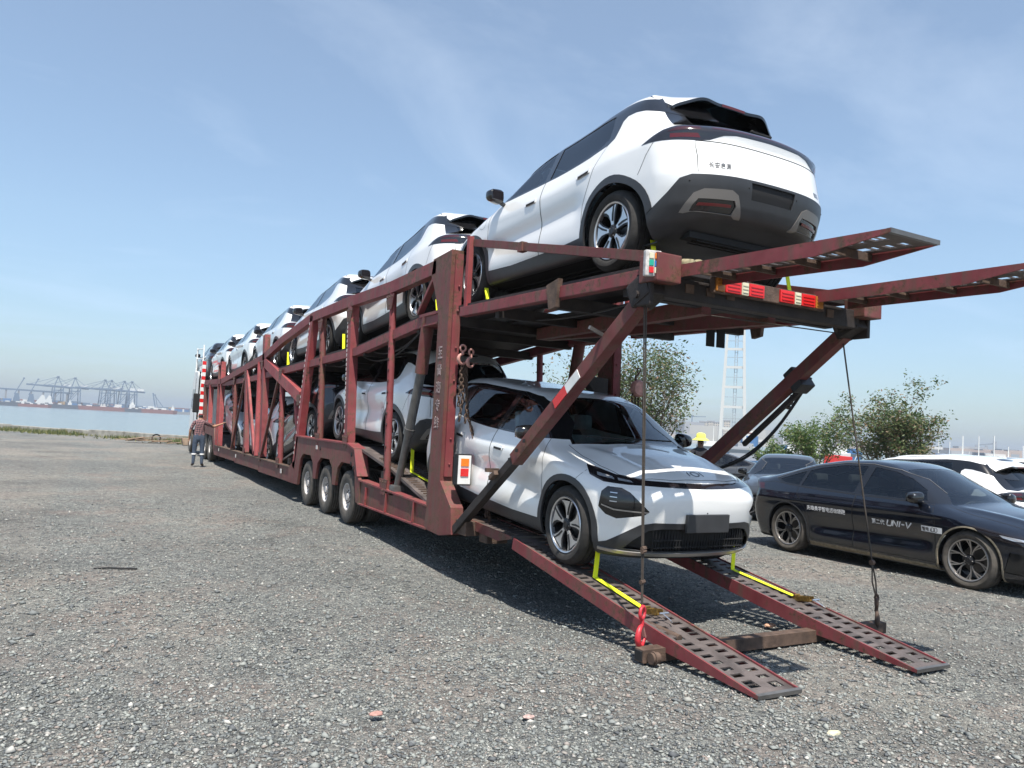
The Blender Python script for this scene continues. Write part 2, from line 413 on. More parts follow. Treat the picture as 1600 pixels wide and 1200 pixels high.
        P = s.P3(kind, pl); n = len(pl)
        for i in range(n):
            a, b = pl[i], pl[(i+1) % n]; A, Bv = Vector(P[i]), Vector(P[(i+1) % n])
            if (A-Bv).length < 1e-6: continue
            d = s.dirn(kind, ((a[0]+b[0])/2, 0)); no = (Bv-A).cross(d)
            if no.length < 1e-7: continue
            no.normalize(); lo0, hi0, lo1, hi1 = min(a[0], b[0])-1e-4, max(a[0], b[0])+1e-4, min(a[1], b[1])-1e-4, max(a[1], b[1])+1e-4
            sel = []
            for f in cand:
                if not f.is_valid: continue
                q = [s.uv(kind, v.co) for v in f.verts]
                if min(t[0] for t in q) <= hi0 and max(t[0] for t in q) >= lo0 and min(t[1] for t in q) <= hi1 and max(t[1] for t in q) >= lo1: sel.append(f)
            if not sel: continue
            g = set(sel)
            for f in sel: g.update(f.edges); g.update(f.verts)
            r_ = bmesh.ops.bisect_plane(bm, geom=list(g), dist=2e-5, plane_co=A, plane_no=no)
            for x in r_['geom']:
                if isinstance(x, bmesh.types.BMFace): cand.add(x)
            cand = {f for f in cand if f.is_valid}
        def inside(x, y):
            c = False; j = n-1
            for i in range(n):
                xi, yi = pl[i]; xj, yj = pl[j]
                if (yi > y) != (yj > y) and x < (xj-xi)*(y-yi)/(yj-yi)+xi: c = not c
                j = i
            return c
        return [f for f in cand if inside(*s.uv(kind, f.calc_center_median()))]
    def take(s, faces, off=0.0, wall=0.0, delete=True):
        """move faces out of the shell into a new bmesh, offset along the surface normal; wall = depth of a turned-in rim"""
        out = bmesh.new(); vm = {}
        vl = list({v for f in faces for v in f.verts}); 
        if not vl: return out
        N = s.normals([v.co[:] for v in vl])
        for v, nn in zip(vl, N): vm[v] = out.verts.new(v.co + Vector(nn)*off)
        for f in faces:
            try: out.faces.new([vm[v] for v in f.verts])
            except ValueError: pass
        if wall:
            nd = {vm[v]: Vector(nn) for v, nn in zip(vl, N)}
            be = [e for e in out.edges if len(e.link_faces) == 1]; wv = {}
            for e in be:
                for v in e.verts:
                    if v not in wv: wv[v] = out.verts.new(v.co - nd[v]*wall)
            for e in be:
                f0 = e.link_faces[0]; a, b = e.verts
                lp = [l for l in f0.loops if l.edge == e][0]
                a, b = lp.vert, lp.link_loop_next.vert
                f = out.faces.new((b, a, wv[a], wv[b])); f.material_index = 0; f.tag = True
        if delete: bmesh.ops.delete(s.bm, geom=faces, context='FACES')
        return out
    def mesh(s, bm, name, off=0.0):
        """to mesh with normals of the ideal surface (rim walls keep their own)"""
        me = bpy.data.meshes.new(name); bm.normal_update()
        tagf = [f.tag for f in bm.faces]
        bm.to_mesh(me); bm.free()
        n = len(me.vertices); co = np.empty(n*3); me.vertices.foreach_get('co', co); N = s.normals(co.reshape(-1, 3))
        me.polygons.foreach_set('use_smooth', [True]*len(me.polygons))
        ln = []
        for p, tg in zip(me.polygons, tagf):
            if tg: ln += [tuple(p.normal)]*p.loop_total
            else: ln += [tuple(N[i]) for i in p.vertices]
        me.normals_split_custom_set(ln)
        return me
    def part(s, name, kind, poly, mat, parent, off=0.0, wall=0.0, step=0.12, pick=None):
        fs = s.select(kind, poly, step)
        if pick: fs = [f for f in fs if pick(f)]
        if not fs: return None
        return link(name, s.mesh(s.take(fs, off, wall), name), mat, parent)
    def ribbon(s, bm, kind, pts, w=0.005, off=0.0012, closed=False, sub=0.04):
        """thin strip lying on the surface along a polyline"""
        pl = []
        n = len(pts)
        for i in range(n if closed else n-1):
            a = pts[i]; b = pts[(i+1) % n]; L_ = math.hypot(b[0]-a[0], b[1]-a[1]); k = max(1, int(L_/sub))
            for q in range(k): pl.append((a[0]+(b[0]-a[0])*q/k, a[1]+(b[1]-a[1])*q/k))
        pl.append(pts[0] if closed else pts[-1])
        P = s.P3(kind, pl); N = s.normals(P); pr = None
        for i, (p, nn) in enumerate(zip(P, N)):
            p = Vector(p); nn = Vector(nn); d = Vector(P[min(i+1, len(P)-1)])-Vector(P[max(i-1, 0)])
            t = nn.cross(d)
            if t.length < 1e-9: continue
            t.normalize(); a = bm.verts.new(p+nn*off+t*w/2); b = bm.verts.new(p+nn*off-t*w/2)
            if pr: bm.faces.new((pr[0], a, b, pr[1]))
            pr = (a, b)
def mir(poly): return [(-u, v) for u, v in poly][::-1]

def make_wheel(name, style, r=0.352, w=0.225, rim_r=0.250, dusty=False, parent=None):
    """wheel centred at origin, outer face towards +X"""
    e = empty(name); e.parent = parent
    t = 'tyre_dusty' if dusty else 'tyre'
    hw = w/2; bm = B(); rr_ = rim_r
    prof = [(rr_-0.004, -hw+0.02), (rr_+0.012, -hw+0.006), (rr_+0.035, -hw-0.004), (r-0.045, -hw-0.006), (r-0.018, -hw+0.012), (r-0.006, -hw+0.03)]
    for g in (-0.045, 0.0, 0.045):
        prof += [(r, g-0.018), (r, g-0.006), (r-0.009, g-0.005), (r-0.009, g+0.005), (r, g+0.006), (r, g+0.018)]
    prof += [(r-0.006, hw-0.03), (r-0.018, hw-0.012), (r-0.045, hw+0.006), (rr_+0.035, hw+0.004), (rr_+0.012, hw-0.006), (rr_-0.004, hw-0.02)]
    lathe(bm, prof, 'x', 56)
    o = obj('tyre', bm, M[t], e, 35)
    bm = B()   # barrel + rim lip
    lathe(bm, [(rr_-0.012, -hw+0.02), (rr_-0.03, -0.02), (rr_-0.022, hw-0.045)], 'x', 56)
    obj('rim_barrel', bm, M['rim_dark'], e, 40)
    bm = B(); lathe(bm, [(rr_-0.022, hw-0.045), (rr_-0.016, hw-0.012), (rr_-0.004, hw-0.006), (rr_+0.002, hw-0.014), (rr_-0.004, hw-0.03)], 'x', 56)
    obj('rim_lip', bm, M['rim_bright'] if style == 'blade' else M['rim_grey'], e, 40)
    bm = B(); lathe(bm, [(0.0001, -0.035), (0.15, -0.035), (0.155, -0.045), (0.155, -0.06), (0.0001, -0.06)], 'x', 36)
    obj('brake_disc', bm, M['brake'], e)
    bm = B(); R1 = rr_-0.018
    def pol(ang, rad): return (rad*math.cos(ang), rad*math.sin(ang))
    xf = hw-0.022
    def blade(bm, a0, prf, x_in, x_out, th):
        """prf: (rad, ang_lo, ang_hi) rows"""
        rows = []
        for k, (rad, al, ah) in enumerate(prf):
            f = k/(len(prf)-1); x = x_in+(x_out-x_in)*f
            row = []
            for (aa, xx) in ((al, x), (ah, x), (ah, x-th), (al, x-th)):
                u, v = pol(a0+aa, rad); row.append(bm.verts.new((xx, u, v)))
            rows.append(row)
        for p, q in zip(rows, rows[1:]):
            for i in range(4): bm.faces.new((p[i], p[(i+1) % 4], q[(i+1) % 4], q[i]))
        bm.faces.new(rows[0][::-1]); bm.faces.new(rows[-1])
    if style == 'blade':
        for k in range(5):
            a0 = 2*math.pi*k/5+0.3
            blade(bm, a0, [(0.045, -0.30, 0.34), (0.10, -0.20, 0.26), (0.16, -0.20, 0.30), (0.20, -0.24, 0.42), (R1, -0.28, 0.56)], xf-0.008, xf, 0.02)
        obj('rim_spokes', bm, M['rim_bright'], e)
        bm = B()
        for k in range(5):
            a0 = 2*math.pi*k/5+0.3
            blade(bm, a0, [(0.05, -0.40, 0.42), (0.11, -0.30, 0.36), (0.17, -0.28, 0.46), (R1-0.002, -0.36, 0.68)], xf-0.014, xf-0.006, 0.035)
            blade(bm, a0, [(0.09, -0.10, 0.06), (0.15, -0.12, 0.0), (0.20, -0.15, -0.08), (R1, -0.18, -0.12)], xf-0.001, xf+0.003, 0.006)
        obj('rim_inset', bm, M['rim_dark'], e)
    else:
        for k in range(5):
            a0 = 2*math.pi*k/5+0.2
            for sg in (-1, 1):
                lo = [(0.05, 0.02, 0.22), (0.12, 0.06, 0.17), (0.17, 0.14, 0.22), (R1, 0.22, 0.30)]
                blade(bm, a0, [(p, (q if sg > 0 else -s_), (s_ if sg > 0 else -q)) for p, q, s_ in lo], xf-0.022, xf, 0.018)
                lo = [(0.13, 0.13, 0.18), (0.18, 0.28, 0.34), (R1, 0.40, 0.46)]
                blade(bm, a0, [(p, (q if sg > 0 else -s_), (s_ if sg > 0 else -q)) for p, q, s_ in lo], xf-0.018, xf-0.002, 0.014)
        obj('rim_spokes', bm, M['rim_grey'], e)
    bm = B(); lathe(bm, [(0.0001, xf+0.006), (0.028, xf+0.006), (0.034, xf), (0.06, xf-0.008), (0.066, xf-0.03)], 'x', 24)
    obj('wheel_hub', bm, M['rim_dark'], e, 40)
    bm = B()
    for k in range(5):
        u, v = pol(2*math.pi*k/5, 0.047); ball(bm, (xf-0.004, u, v), 0.008, 1)
    obj('lug_nuts', bm, M['steel'], e)['kind'] = 'stuff'
    return e

def seat_bm(bm, x, y, z0=0.32, back=0.62, tilt=R(16), sg=1):
    """sg=+1 faces +Y"""
    box(bm, (x, y+0.02*sg, z0+0.10), (0.50, 0.50, 0.17), None, 0.05)
    c = Vector((x, y-0.25*sg, z0+0.42))
    box(bm, c, (0.48, 0.13, back), Euler((tilt*sg, 0, 0)), 0.055)
    box(bm, (x, y-0.385*sg, z0+0.86), (0.26, 0.10, 0.17), Euler((tilt*0.6*sg, 0, 0)), 0.045)
def cabin(root, wrap=True, floor=0.25):
    for i, (x, y) in enumerate(((-0.37, 0.0), (0.37, 0.0))):
        bm = B(); seat_bm(bm, x, y, floor+0.08); o = obj('front_seat', bm, M['seat_wrap' if wrap else 'seat'], root, 50)
    bm = B(); box(bm, (0, -0.86, floor+0.24), (1.25, 0.5, 0.18), None, 0.05); box(bm, (0, -1.14, floor+0.55), (1.25, 0.14, 0.58), Euler((R(20), 0, 0)), 0.05)
    for x in (-0.38, 0.38): box(bm, (x, -1.25, floor+0.93), (0.26, 0.09, 0.14), None, 0.04)
    obj('rear_seat', bm, M['seat'], root, 50)
    bm = B(); box(bm, (0, 0.95, floor+0.56), (1.42, 0.55, 0.20), None, 0.06); box(bm, (0, 0.66, floor+0.62), (0.36, 0.03, 0.22), None, 0.01)
    obj('dashboard', bm, M['lining'], root, 50)
    bm = B(); pts = []
    for k in range(25):
        a = 2*math.pi*k/24; pts.append((-0.37+0.18*math.cos(a), 0.55+0.05*math.sin(a), floor+0.60+0.17*math.sin(a)))
    tube(bm, pts, 0.014, 8, False); box(bm, (-0.37, 0.56, floor+0.6), (0.34, 0.03, 0.05), None, 0.01); obj('steering_wheel', bm, M['matte_black'], root, 50)
    bm = B(); box(bm, (0, 0.0, floor), (1.5, 3.0, 0.05)); obj('cabin_floor', bm, M['lining'], root)

def arch(cy, r, n=22, lo=0.12, sq=0.0, cz=0.352):
    """arch opening polygon in (y,z)"""
    pts = [(cy-r, lo)]
    for k in range(n+1):
        a = math.pi-math.pi*k/n; c, s_ = math.cos(a), math.sin(a)
        g = 1+sq*abs(math.sin(2*a))**2
        pts.append((cy+r*c*g, cz+r*s_*g))
    pts.append((cy+r, lo)); return pts

def mirror_part(root, sg, y, z, x, mat):
    e = empty('door_mirror'); e.parent = root
    bm = B(); v = bmesh.ops.create_uvsphere(bm, u_segments=20, v_segments=12, radius=1.0)['verts']
    for q in v:
        c = q.co; c.x, c.y, c.z = [math.copysign(abs(t)**0.62, t) for t in c]
        c.z *= 1-0.18*c.x*sg; 
        if c.y < 0: c.y *= 0.45
        c.x *= 0.100; c.y *= 0.095; c.z *= 0.074
    bmesh.ops.transform(bm, matrix=Matrix.Translation((sg*(x+0.115), y, z+0.03)) @ Euler((0, 0, sg*R(-14))).to_matrix().to_4x4(), verts=v)
    obj('mirror_housing', bm, mat, e, 'all')
    bm = B(); beam(bm, (sg*(x-0.03), y+0.02, z-0.06), (sg*(x+0.05), y+0.01, z-0.03), 0.05, 0.03, (0, 0, 1), 0.008); obj('mirror_arm', bm, M['gloss_black'], e)
    bm = B(); box(bm, (sg*(x+0.115), y-0.044, z+0.03), (0.15, 0.012, 0.105), Euler((0, 0, sg*R(-12))), 0.005); obj('mirror_glass', bm, M['smoke_lens'], e)

# strokes for lettering: every glyph is polylines in a 1x1 box
GL = {
 'U': [[(0, 1), (0, 0.15), (0.15, 0), (0.6, 0), (0.75, 0.15), (0.75, 1)]],
 'N': [[(0, 0), (0, 1), (0.7, 0), (0.7, 1)]], 'I': [[(0.15, 0), (0.15, 1)]], '-': [[(0.1, 0.5), (0.55, 0.5)]],
 'V': [[(0, 1), (0.4, 0), (0.8, 1)]], 'D': [[(0, 0), (0, 1), (0.5, 1), (0.7, 0.8), (0.7, 0.2), (0.5, 0), (0, 0)]],
 'i': [[(0.1, 0), (0.1, 0.6)], [(0.1, 0.8), (0.1, 0.9)]],
 'Q': [[(0.15, 0), (0, 0.2), (0, 0.8), (0.15, 1), (0.55, 1), (0.7, 0.8), (0.7, 0.2), (0.55, 0), (0.15, 0)], [(0.45, 0.3), (0.75, 0)]],
 '0': [[(0.15, 0), (0, 0.2), (0, 0.8), (0.15, 1), (0.55, 1), (0.7, 0.8), (0.7, 0.2), (0.55, 0), (0.15, 0)]],
 '5': [[(0.65, 1), (0.05, 1), (0.05, 0.55), (0.55, 0.55), (0.7, 0.4), (0.7, 0.15), (0.55, 0), (0, 0)]],
 '先': [[(0.2, 0.95), (0.1, 0.75)], [(0.15, 0.82), (0.85, 0.82)], [(0.5, 1), (0.5, 0.52)], [(0, 0.52), (1, 0.52)], [(0.38, 0.52), (0.3, 0.2), (0.02, 0)], [(0.62, 0.52), (0.62, 0.08), (0.98, 0.08), (1, 0.25)]],
 '锋': [[(0.2, 1), (0, 0.75)], [(0.12, 0.8), (0.38, 0.8)], [(0.05, 0.6), (0.35, 0.6)], [(0.2, 0.8), (0.2, 0.1), (0.38, 0.2)], [(0, 0.38), (0.38, 0.38)], [(0.62, 1), (0.45, 0.75)], [(0.55, 0.88), (0.9, 0.88), (0.5, 0.55)], [(0.6, 0.8), (1, 0.55)], [(0.5, 0.45), (0.95, 0.45)], [(0.5, 0.3), (0.95, 0.3)], [(0.45, 0.15), (1, 0.15)], [(0.72, 0.55), (0.72, 0)]],
 '美': [[(0.3, 1), (0.38, 0.88)], [(0.7, 1), (0.62, 0.88)], [(0.1, 0.85), (0.9, 0.85)], [(0.15, 0.7), (0.85, 0.7)], [(0.05, 0.55), (0.95, 0.55)], [(0.5, 0.85), (0.5, 0.4)], [(0, 0.35), (1, 0.35)], [(0.5, 0.35), (0.4, 0.15), (0.02, 0)], [(0.52, 0.3), (0.98, 0)]],
 '学': [[(0.2, 1), (0.28, 0.85)], [(0.5, 1), (0.52, 0.85)], [(0.82, 1), (0.7, 0.85)], [(0.03, 0.6), (0.03, 0.78), (0.97, 0.78), (0.97, 0.62)], [(0.25, 0.6), (0.75, 0.6), (0.5, 0.45), (0.5, 0), (0.38, 0.06)], [(0, 0.35), (1, 0.35)]],
 '智': [[(0.15, 1), (0.03, 0.82)], [(0.1, 0.9), (0.5, 0.9)], [(0, 0.74), (0.52, 0.74)], [(0.28, 0.9), (0.22, 0.66), (0, 0.52)], [(0.32, 0.68), (0.5, 0.55)], [(0.62, 0.92), (0.95, 0.92), (0.95, 0.62), (0.62, 0.62), (0.62, 0.92)], [(0.2, 0.45), (0.82, 0.45), (0.82, 0), (0.2, 0), (0.2, 0.45)], [(0.2, 0.23), (0.82, 0.23)]],
 '电': [[(0.1, 0.85), (0.85, 0.85), (0.85, 0.3), (0.1, 0.3), (0.1, 0.85)], [(0.1, 0.58), (0.85, 0.58)], [(0.47, 1), (0.47, 0.05), (0.98, 0.05), (1, 0.2)]],
 '运': [[(0.4, 0.92), (0.92, 0.92)], [(0.32, 0.68), (1, 0.68)], [(0.6, 0.68), (0.42, 0.35), (0.9, 0.38)], [(0.78, 0.52), (0.97, 0.28)], [(0.08, 0.95), (0.2, 0.82)], [(0, 0.62), (0.2, 0.62), (0.2, 0.2), (0, 0.05)], [(0.2, 0.2), (0.4, 0.05), (1, 0.05)]],
 '动': [[(0.05, 0.88), (0.45, 0.88)], [(0, 0.62), (0.5, 0.62)], [(0.22, 0.62), (0.05, 0.2), (0.45, 0.25)], [(0.38, 0.42), (0.5, 0.12)], [(0.52, 0.72), (0.97, 0.72), (0.92, 0.05), (0.78, 0.1)], [(0.72, 1), (0.7, 0.5), (0.48, 0)]],
 '轿': [[(0.02, 0.85), (0.42, 0.85)], [(0.2, 1), (0.08, 0.6), (0.42, 0.6)], [(0.26, 0.72), (0.26, 0)], [(0, 0.28), (0.45, 0.35)], [(0.9, 0.98), (0.55, 0.88)], [(0.48, 0.72), (1, 0.72)], [(0.74, 0.92), (0.7, 0.6), (0.48, 0.42)], [(0.76, 0.7), (1, 0.45)], [(0.64, 0.48), (0.6, 0.15), (0.5, 0)], [(0.84, 0.48), (0.84, 0)]],
 '跑': [[(0.05, 0.95), (0.38, 0.95), (0.38, 0.68), (0.05, 0.68), (0.05, 0.95)], [(0.22, 0.68), (0.22, 0.1)], [(0.22, 0.42), (0.4, 0.42)], [(0.06, 0.5), (0.06, 0.08), (0.42, 0.15)], [(0.6, 1), (0.48, 0.7)], [(0.56, 0.85), (0.95, 0.85), (0.93, 0.35), (0.82, 0.38)], [(0.56, 0.68), (0.8, 0.68), (0.8, 0.45), (0.56, 0.45)], [(0.56, 0.68), (0.56, 0.05), (1, 0.05), (1, 0.2)]],
 '第': [[(0.2, 1), (0.05, 0.82)], [(0.12, 0.9), (0.45, 0.9)], [(0.62, 1), (0.5, 0.82)], [(0.58, 0.9), (0.98, 0.9)], [(0.12, 0.72), (0.88, 0.72), (0.88, 0.52), (0.15, 0.52), (0.12, 0.32), (0.92, 0.32), (0.88, 0.1), (0.75, 0.12)], [(0.5, 0.78), (0.5, 0)], [(0.48, 0.32), (0.05, 0.02)]],
 '二': [[(0.15, 0.8), (0.85, 0.8)], [(0.02, 0.12), (0.98, 0.12)]],
 '代': [[(0.28, 1), (0.02, 0.5)], [(0.18, 0.7), (0.18, 0)], [(0.32, 0.62), (0.98, 0.7)], [(0.55, 1), (0.65, 0.3), (0.9, 0.02), (1, 0.2)], [(0.78, 0.95), (0.9, 0.82)]],
 '长': [[(0.8, 0.95), (0.35, 0.65)], [(0, 0.5), (1, 0.5)], [(0.25, 1), (0.25, 0.05), (0.5, 0.2)], [(0.45, 0.5), (0.98, 0.02)]],
 '安': [[(0.5, 1), (0.52, 0.88)], [(0.03, 0.65), (0.03, 0.85), (0.97, 0.85), (0.97, 0.68)], [(0.45, 0.75), (0.25, 0.3), (0.85, 0)], [(0.75, 0.5), (0.55, 0.15), (0.05, 0)], [(0, 0.48), (1, 0.48)]],
 '启': [[(0.5, 1), (0.55, 0.9)], [(0.15, 0.85), (0.9, 0.85), (0.9, 0.62), (0.15, 0.62)], [(0.15, 0.85), (0.12, 0.3), (0, 0)], [(0.3, 0.42), (0.88, 0.42), (0.88, 0), (0.3, 0), (0.3, 0.42)]],
 '源': [[(0.05, 0.95), (0.15, 0.82)], [(0, 0.65), (0.12, 0.55)], [(0.02, 0.05), (0.2, 0.35)], [(0.98, 0.92), (0.3, 0.92), (0.28, 0.4), (0.2, 0)], [(0.42, 0.75), (0.9, 0.75), (0.9, 0.42), (0.42, 0.42), (0.42, 0.75)], [(0.42, 0.58), (0.9, 0.58)], [(0.66, 0.42), (0.66, 0)], [(0.45, 0.28), (0.38, 0.08)], [(0.82, 0.28), (0.98, 0.08)]],
 '主': [[(0.4, 1), (0.55, 0.88)], [(0.08, 0.78), (0.92, 0.78)], [(0.15, 0.42), (0.85, 0.42)], [(0, 0.04), (1, 0.04)], [(0.5, 0.78), (0.5, 0.04)]],
 '车': [[(0.1, 0.88), (0.9, 0.88)], [(0.4, 1), (0.15, 0.6), (0.85, 0.6)], [(0, 0.32), (1, 0.32)], [(0.52, 0.75), (0.52, 0)]],
 '专': [[(0.15, 0.85), (0.88, 0.85)], [(0, 0.62), (1, 0.62)], [(0.48, 1), (0.35, 0.42), (0.85, 0.42), (0.55, 0.12)], [(0.35, 0.22), (0.7, 0)]],
 '用': [[(0.1, 0), (0.15, 0.92), (0.9, 0.92), (0.9, 0.02), (0.78, 0.05)], [(0.15, 0.64), (0.9, 0.64)], [(0.13, 0.36), (0.9, 0.36)], [(0.52, 0.92), (0.52, 0.02)]],
 '至': [[(0.08, 0.95), (0.92, 0.95)], [(0.4, 0.95), (0.2, 0.62), (0.8, 0.62)], [(0.15, 0.35), (0.85, 0.35)], [(0, 0.02), (1, 0.02)], [(0.5, 0.6), (0.5, 0.02)]],
 '青': [[(0.1, 0.9), (0.9, 0.9)], [(0.15, 0.76), (0.85, 0.76)], [(0, 0.6), (1, 0.6)], [(0.5, 1), (0.5, 0.6)], [(0.2, 0), (0.2, 0.48), (0.8, 0.48), (0.8, 0.02)], [(0.2, 0.32), (0.8, 0.32)], [(0.2, 0.17), (0.8, 0.17)]],
 '海': [[(0.05, 0.95), (0.15, 0.82)], [(0, 0.65), (0.12, 0.55)], [(0.02, 0.05), (0.2, 0.35)], [(0.45, 1), (0.3, 0.7)], [(0.4, 0.88), (0.98, 0.88)], [(0.42, 0.7), (0.9, 0.7), (0.85, 0.05), (0.32, 0.12), (0.42, 0.7)], [(0.25, 0.4), (1, 0.4)]],
 '线': [[(0.25, 1), (0.05, 0.7), (0.3, 0.68), (0.05, 0.38), (0.35, 0.42)], [(0, 0.05), (0.38, 0.15)], [(0.45, 0.75), (0.95, 0.82)], [(0.42, 0.5), (1, 0.58)], [(0.62, 1), (0.72, 0.3), (0.9, 0.02), (1, 0.18)], [(0.92, 0.38), (0.5, 0.05)]],
 '挂': [[(0, 0.72), (0.4, 0.72)], [(0.22, 1), (0.22, 0.02), (0.1, 0.08)], [(0, 0.32), (0.4, 0.48)], [(0.48, 0.82), (0.95, 0.82)], [(0.72, 1), (0.72, 0.58)], [(0.45, 0.58), (1, 0.58)], [(0.5, 0.32), (0.95, 0.32)], [(0.72, 0.5), (0.72, 0.02)], [(0.42, 0.02), (1, 0.02)]],
}
def strokes(text, h, gap=0.18, slant=0.0, aspect=0.95):
    """list of polylines (u,v) in metres, u to the reader's right"""
    out = []; x = 0
    for ch in text:
        if ch == ' ': x += h*0.4; continue
        g = GL[ch]; asc = ch.isascii(); wd = max(p[0] for q in g for p in q) if asc else 1.0
        for q in g: out.append([(x+(p[0]*aspect+slant*p[1])*h, p[1]*h) for p in q])
        x += (wd*aspect+gap)*h
    return out, x
def text_on(bm, shell, kind, text, u0, v0, h, w, slant=0.0, aspect=0.95, du=(1, 0), dv=(0, 1), off=0.0025, gap=0.18):
    pls, L_ = strokes(text, h, gap, slant, aspect)
    for q in pls:
        shell.ribbon(bm, kind, [(u0+du[0]*a+dv[0]*b, v0+du[1]*a+dv[1]*b) for a, b in q], w, off, sub=0.03)
    return L_

def build_suv(root, paint):
    """compact electric SUV, nose towards +Y, origin on the ground between the axles"""
    TY = table([(-3, 0.9), (-2.17, 1.00), (-2.08, 1.065), (-1.93, 1.12), (-1.66, 1.40), (-1.56, 1.475), (-1.30, 1.525), (-0.9, 1.555), (-0.4, 1.572), (0.0, 1.567), (0.28, 1.535), (0.52, 1.465), (1.12, 1.11), (1.22, 1.075), (1.6, 1.020), (1.9, 0.945), (2.08, 0.878), (2.2, 0.81), (3, 0.45)], 0.045)
    WP = table([(-3, 0.80), (-2.2, 0.835), (-1.9, 0.885), (-1.4, 0.922), (-0.8, 0.918), (0, 0.915), (0.9, 0.916), (1.4, 0.918), (1.8, 0.88), (2.2, 0.82), (3, 0.75)], 0.10)
    VZ = table([(0.0, -0.10), (0.16, -0.07), (0.24, -0.035), (0.34, -0.012), (0.52, -0.006), (0.72, 0.002), (0.86, 0.0), (0.95, -0.016), (1.02, -0.04), (1.08, -0.075), (1.16, -0.115), (1.6, -0.345), (2.0, -0.56)], 0.022, 0, 2.0)
    FZ = table([(0, 1.95), (0.18, 2.06), (0.26, 2.13), (0.34, 2.165), (0.45, 2.17), (0.52, 2.19), (0.62, 2.205), (0.76, 2.205), (0.84, 2.18), (0.91, 2.10), (1.1, 1.9), (1.6, 1.4)], 0.022, 0, 2)
    BZ = table([(0, -1.90), (0.25, -2.02), (0.32, -2.09), (0.45, -2.16), (0.60, -2.20), (0.68, -2.205), (0.74, -2.185), (0.86, -2.15), (0.93, -2.125), (0.985, -2.15), (1.04, -2.145), (1.10, -2.02), (1.2, -1.93), (1.6, -1.5), (2, -1.3)], 0.016, 0, 2)
    def F(x, y, z):
        ax = np.abs(x)
        a = 0.30*sstep(-0.9, 0.5, y) - 0.20*(1-sstep(-1.6, -1.0, y))
        hood = sstep(1.0, 1.35, y)
        T = TY(y + a*x*x) - (0.085*(1-hood)+0.10*hood)*x*x - 0.20*hood*np.maximum(ax-0.45, 0)**2
        T = T + hood*0.016*gauss(ax, 0.60-0.16*(y-1.2), 0.07)*(1-sstep(1.85, 2.1, y))
        W = WP(y) + VZ(z)
        # wheel-arch shoulders and the dished lower doors
        W = W + 0.014*gauss(y, -1.3675, 0.42)*gauss(z, 0.62, 0.30) + 0.012*gauss(y, 1.3675, 0.42)*gauss(z, 0.62, 0.30)
        mid = sstep(-1.05, -0.75, y)*(1-sstep(0.75, 1.05, y))
        ln = 0.63 - 0.055*np.clip(y, -1, 1)
        W = W - mid*0.034*gauss(z, ln, 0.11) + mid*0.004*gauss(z, 0.40, 0.07)
        W = W + 0.006*gauss(z, 0.90-0.015*y, 0.045)
        fS = (ax-W)*0.93
        sl = (TY(y+a*x*x+0.01)-TY(y+a*x*x-0.01))/0.02
        fT = (z-T)/np.sqrt(1+sl*sl)
        fF = y - (FZ(z) - (0.09*x*x+0.46*x**4))
        # dish in front corners
        fB = (BZ(z) + (0.10*x*x+0.36*x**4)) - y
        fBt = 0.185 + 0.185*sstep(1.70, 2.10, -y) - z
        f = smax(fS, fT, 0.10)
        f = smax(f, smax(fF, -10+0*y, 0.05), 0.10)
        f = smax(f, fB, 0.075)
        return smax(f, fBt, 0.05)
    S = Shell(F, 0.95, -2.28, 2.28, 0.15, 1.62, core=(-1.25, 1.35), cz=0.60)
    seam = B()
    body = root
    # ---- wheel openings
    for cy in (1.3675, -1.3675):
        for k in 'LR':
            fs = S.select(k, arch(cy, 0.395, sq=0.02)); fs = [f for f in fs if abs(f.calc_center_median().x) > 0.45]
            bmesh.ops.delete(S.bm, geom=fs, context='FACES')
    P = {}
    # ---- glazing and black trim of the side
    dlo = [(0.98, 1.085), (0.80, 1.235), (0.55, 1.385), (0.30, 1.468), (0.0, 1.503), (-0.5, 1.503), (-0.95, 1.475), (-1.35, 1.425), (-1.60, 1.375), (-1.72, 1.33), (-1.80, 1.265), (-1.86, 1.200), (-1.78, 1.212), (-1.66, 1.255), (-1.54, 1.292), (-1.42, 1.316), (-1.30, 1.325), (-1.25, 1.300), (-1.235, 1.16), (-1.17, 1.118), (-0.9, 1.095), (0.0, 1.075), (0.6, 1.066)]
    fw_ = [(0.80, 1.090), (0.70, 1.20), (0.50, 1.335), (0.27, 1.42), (0.0, 1.462), (-0.03, 1.46), (-0.10, 1.095)]
    rw_ = [(-0.20, 1.098), (-0.135, 1.462), (-0.5, 1.462), (-0.85, 1.440), (-1.06, 1.41), (-1.14, 1.19), (-1.02, 1.135), (-0.8, 1.115)]
    for k in 'LR':
        S.part('front_side_window', k, fw_, M['glass_side'], root, -0.004)
        S.part('rear_side_window', k, rw_, M['glass_side'], root, -0.004)
        S.part('window_surround', k, dlo, M['gloss_black'], root, 0.0015, 0.01)
    # ---- windscreen (top projection) and backlight
    ws = [(-0.64, 1.06), (-0.35, 1.13), (0, 1.155), (0.35, 1.13), (0.64, 1.06), (0.585, 0.74), (0.535, 0.50), (0.50, 0.42), (0, 0.475), (-0.50, 0.42), (-0.535, 0.50), (-0.585, 0.74)]
    wb_ = [(-0.68, 1.055), (-0.35, 1.175), (0, 1.20), (0.35, 1.175), (0.68, 1.055), (0.66, 1.00), (0.60, 0.72), (0.555, 0.48), (0.51, 0.395), (0, 0.445), (-0.51, 0.395), (-0.555, 0.48), (-0.60, 0.72), (-0.66, 1.00)]
    S.part('windscreen', 'T', ws, M['glass_front'], root, -0.002)
    S.part('windscreen_border', 'T', wb_, M['gloss_black'], root, 0.0)
    bl = [(-0.56, -1.90), (0, -1.95), (0.56, -1.90), (0.50, -1.66), (0, -1.64), (-0.50, -1.66)]
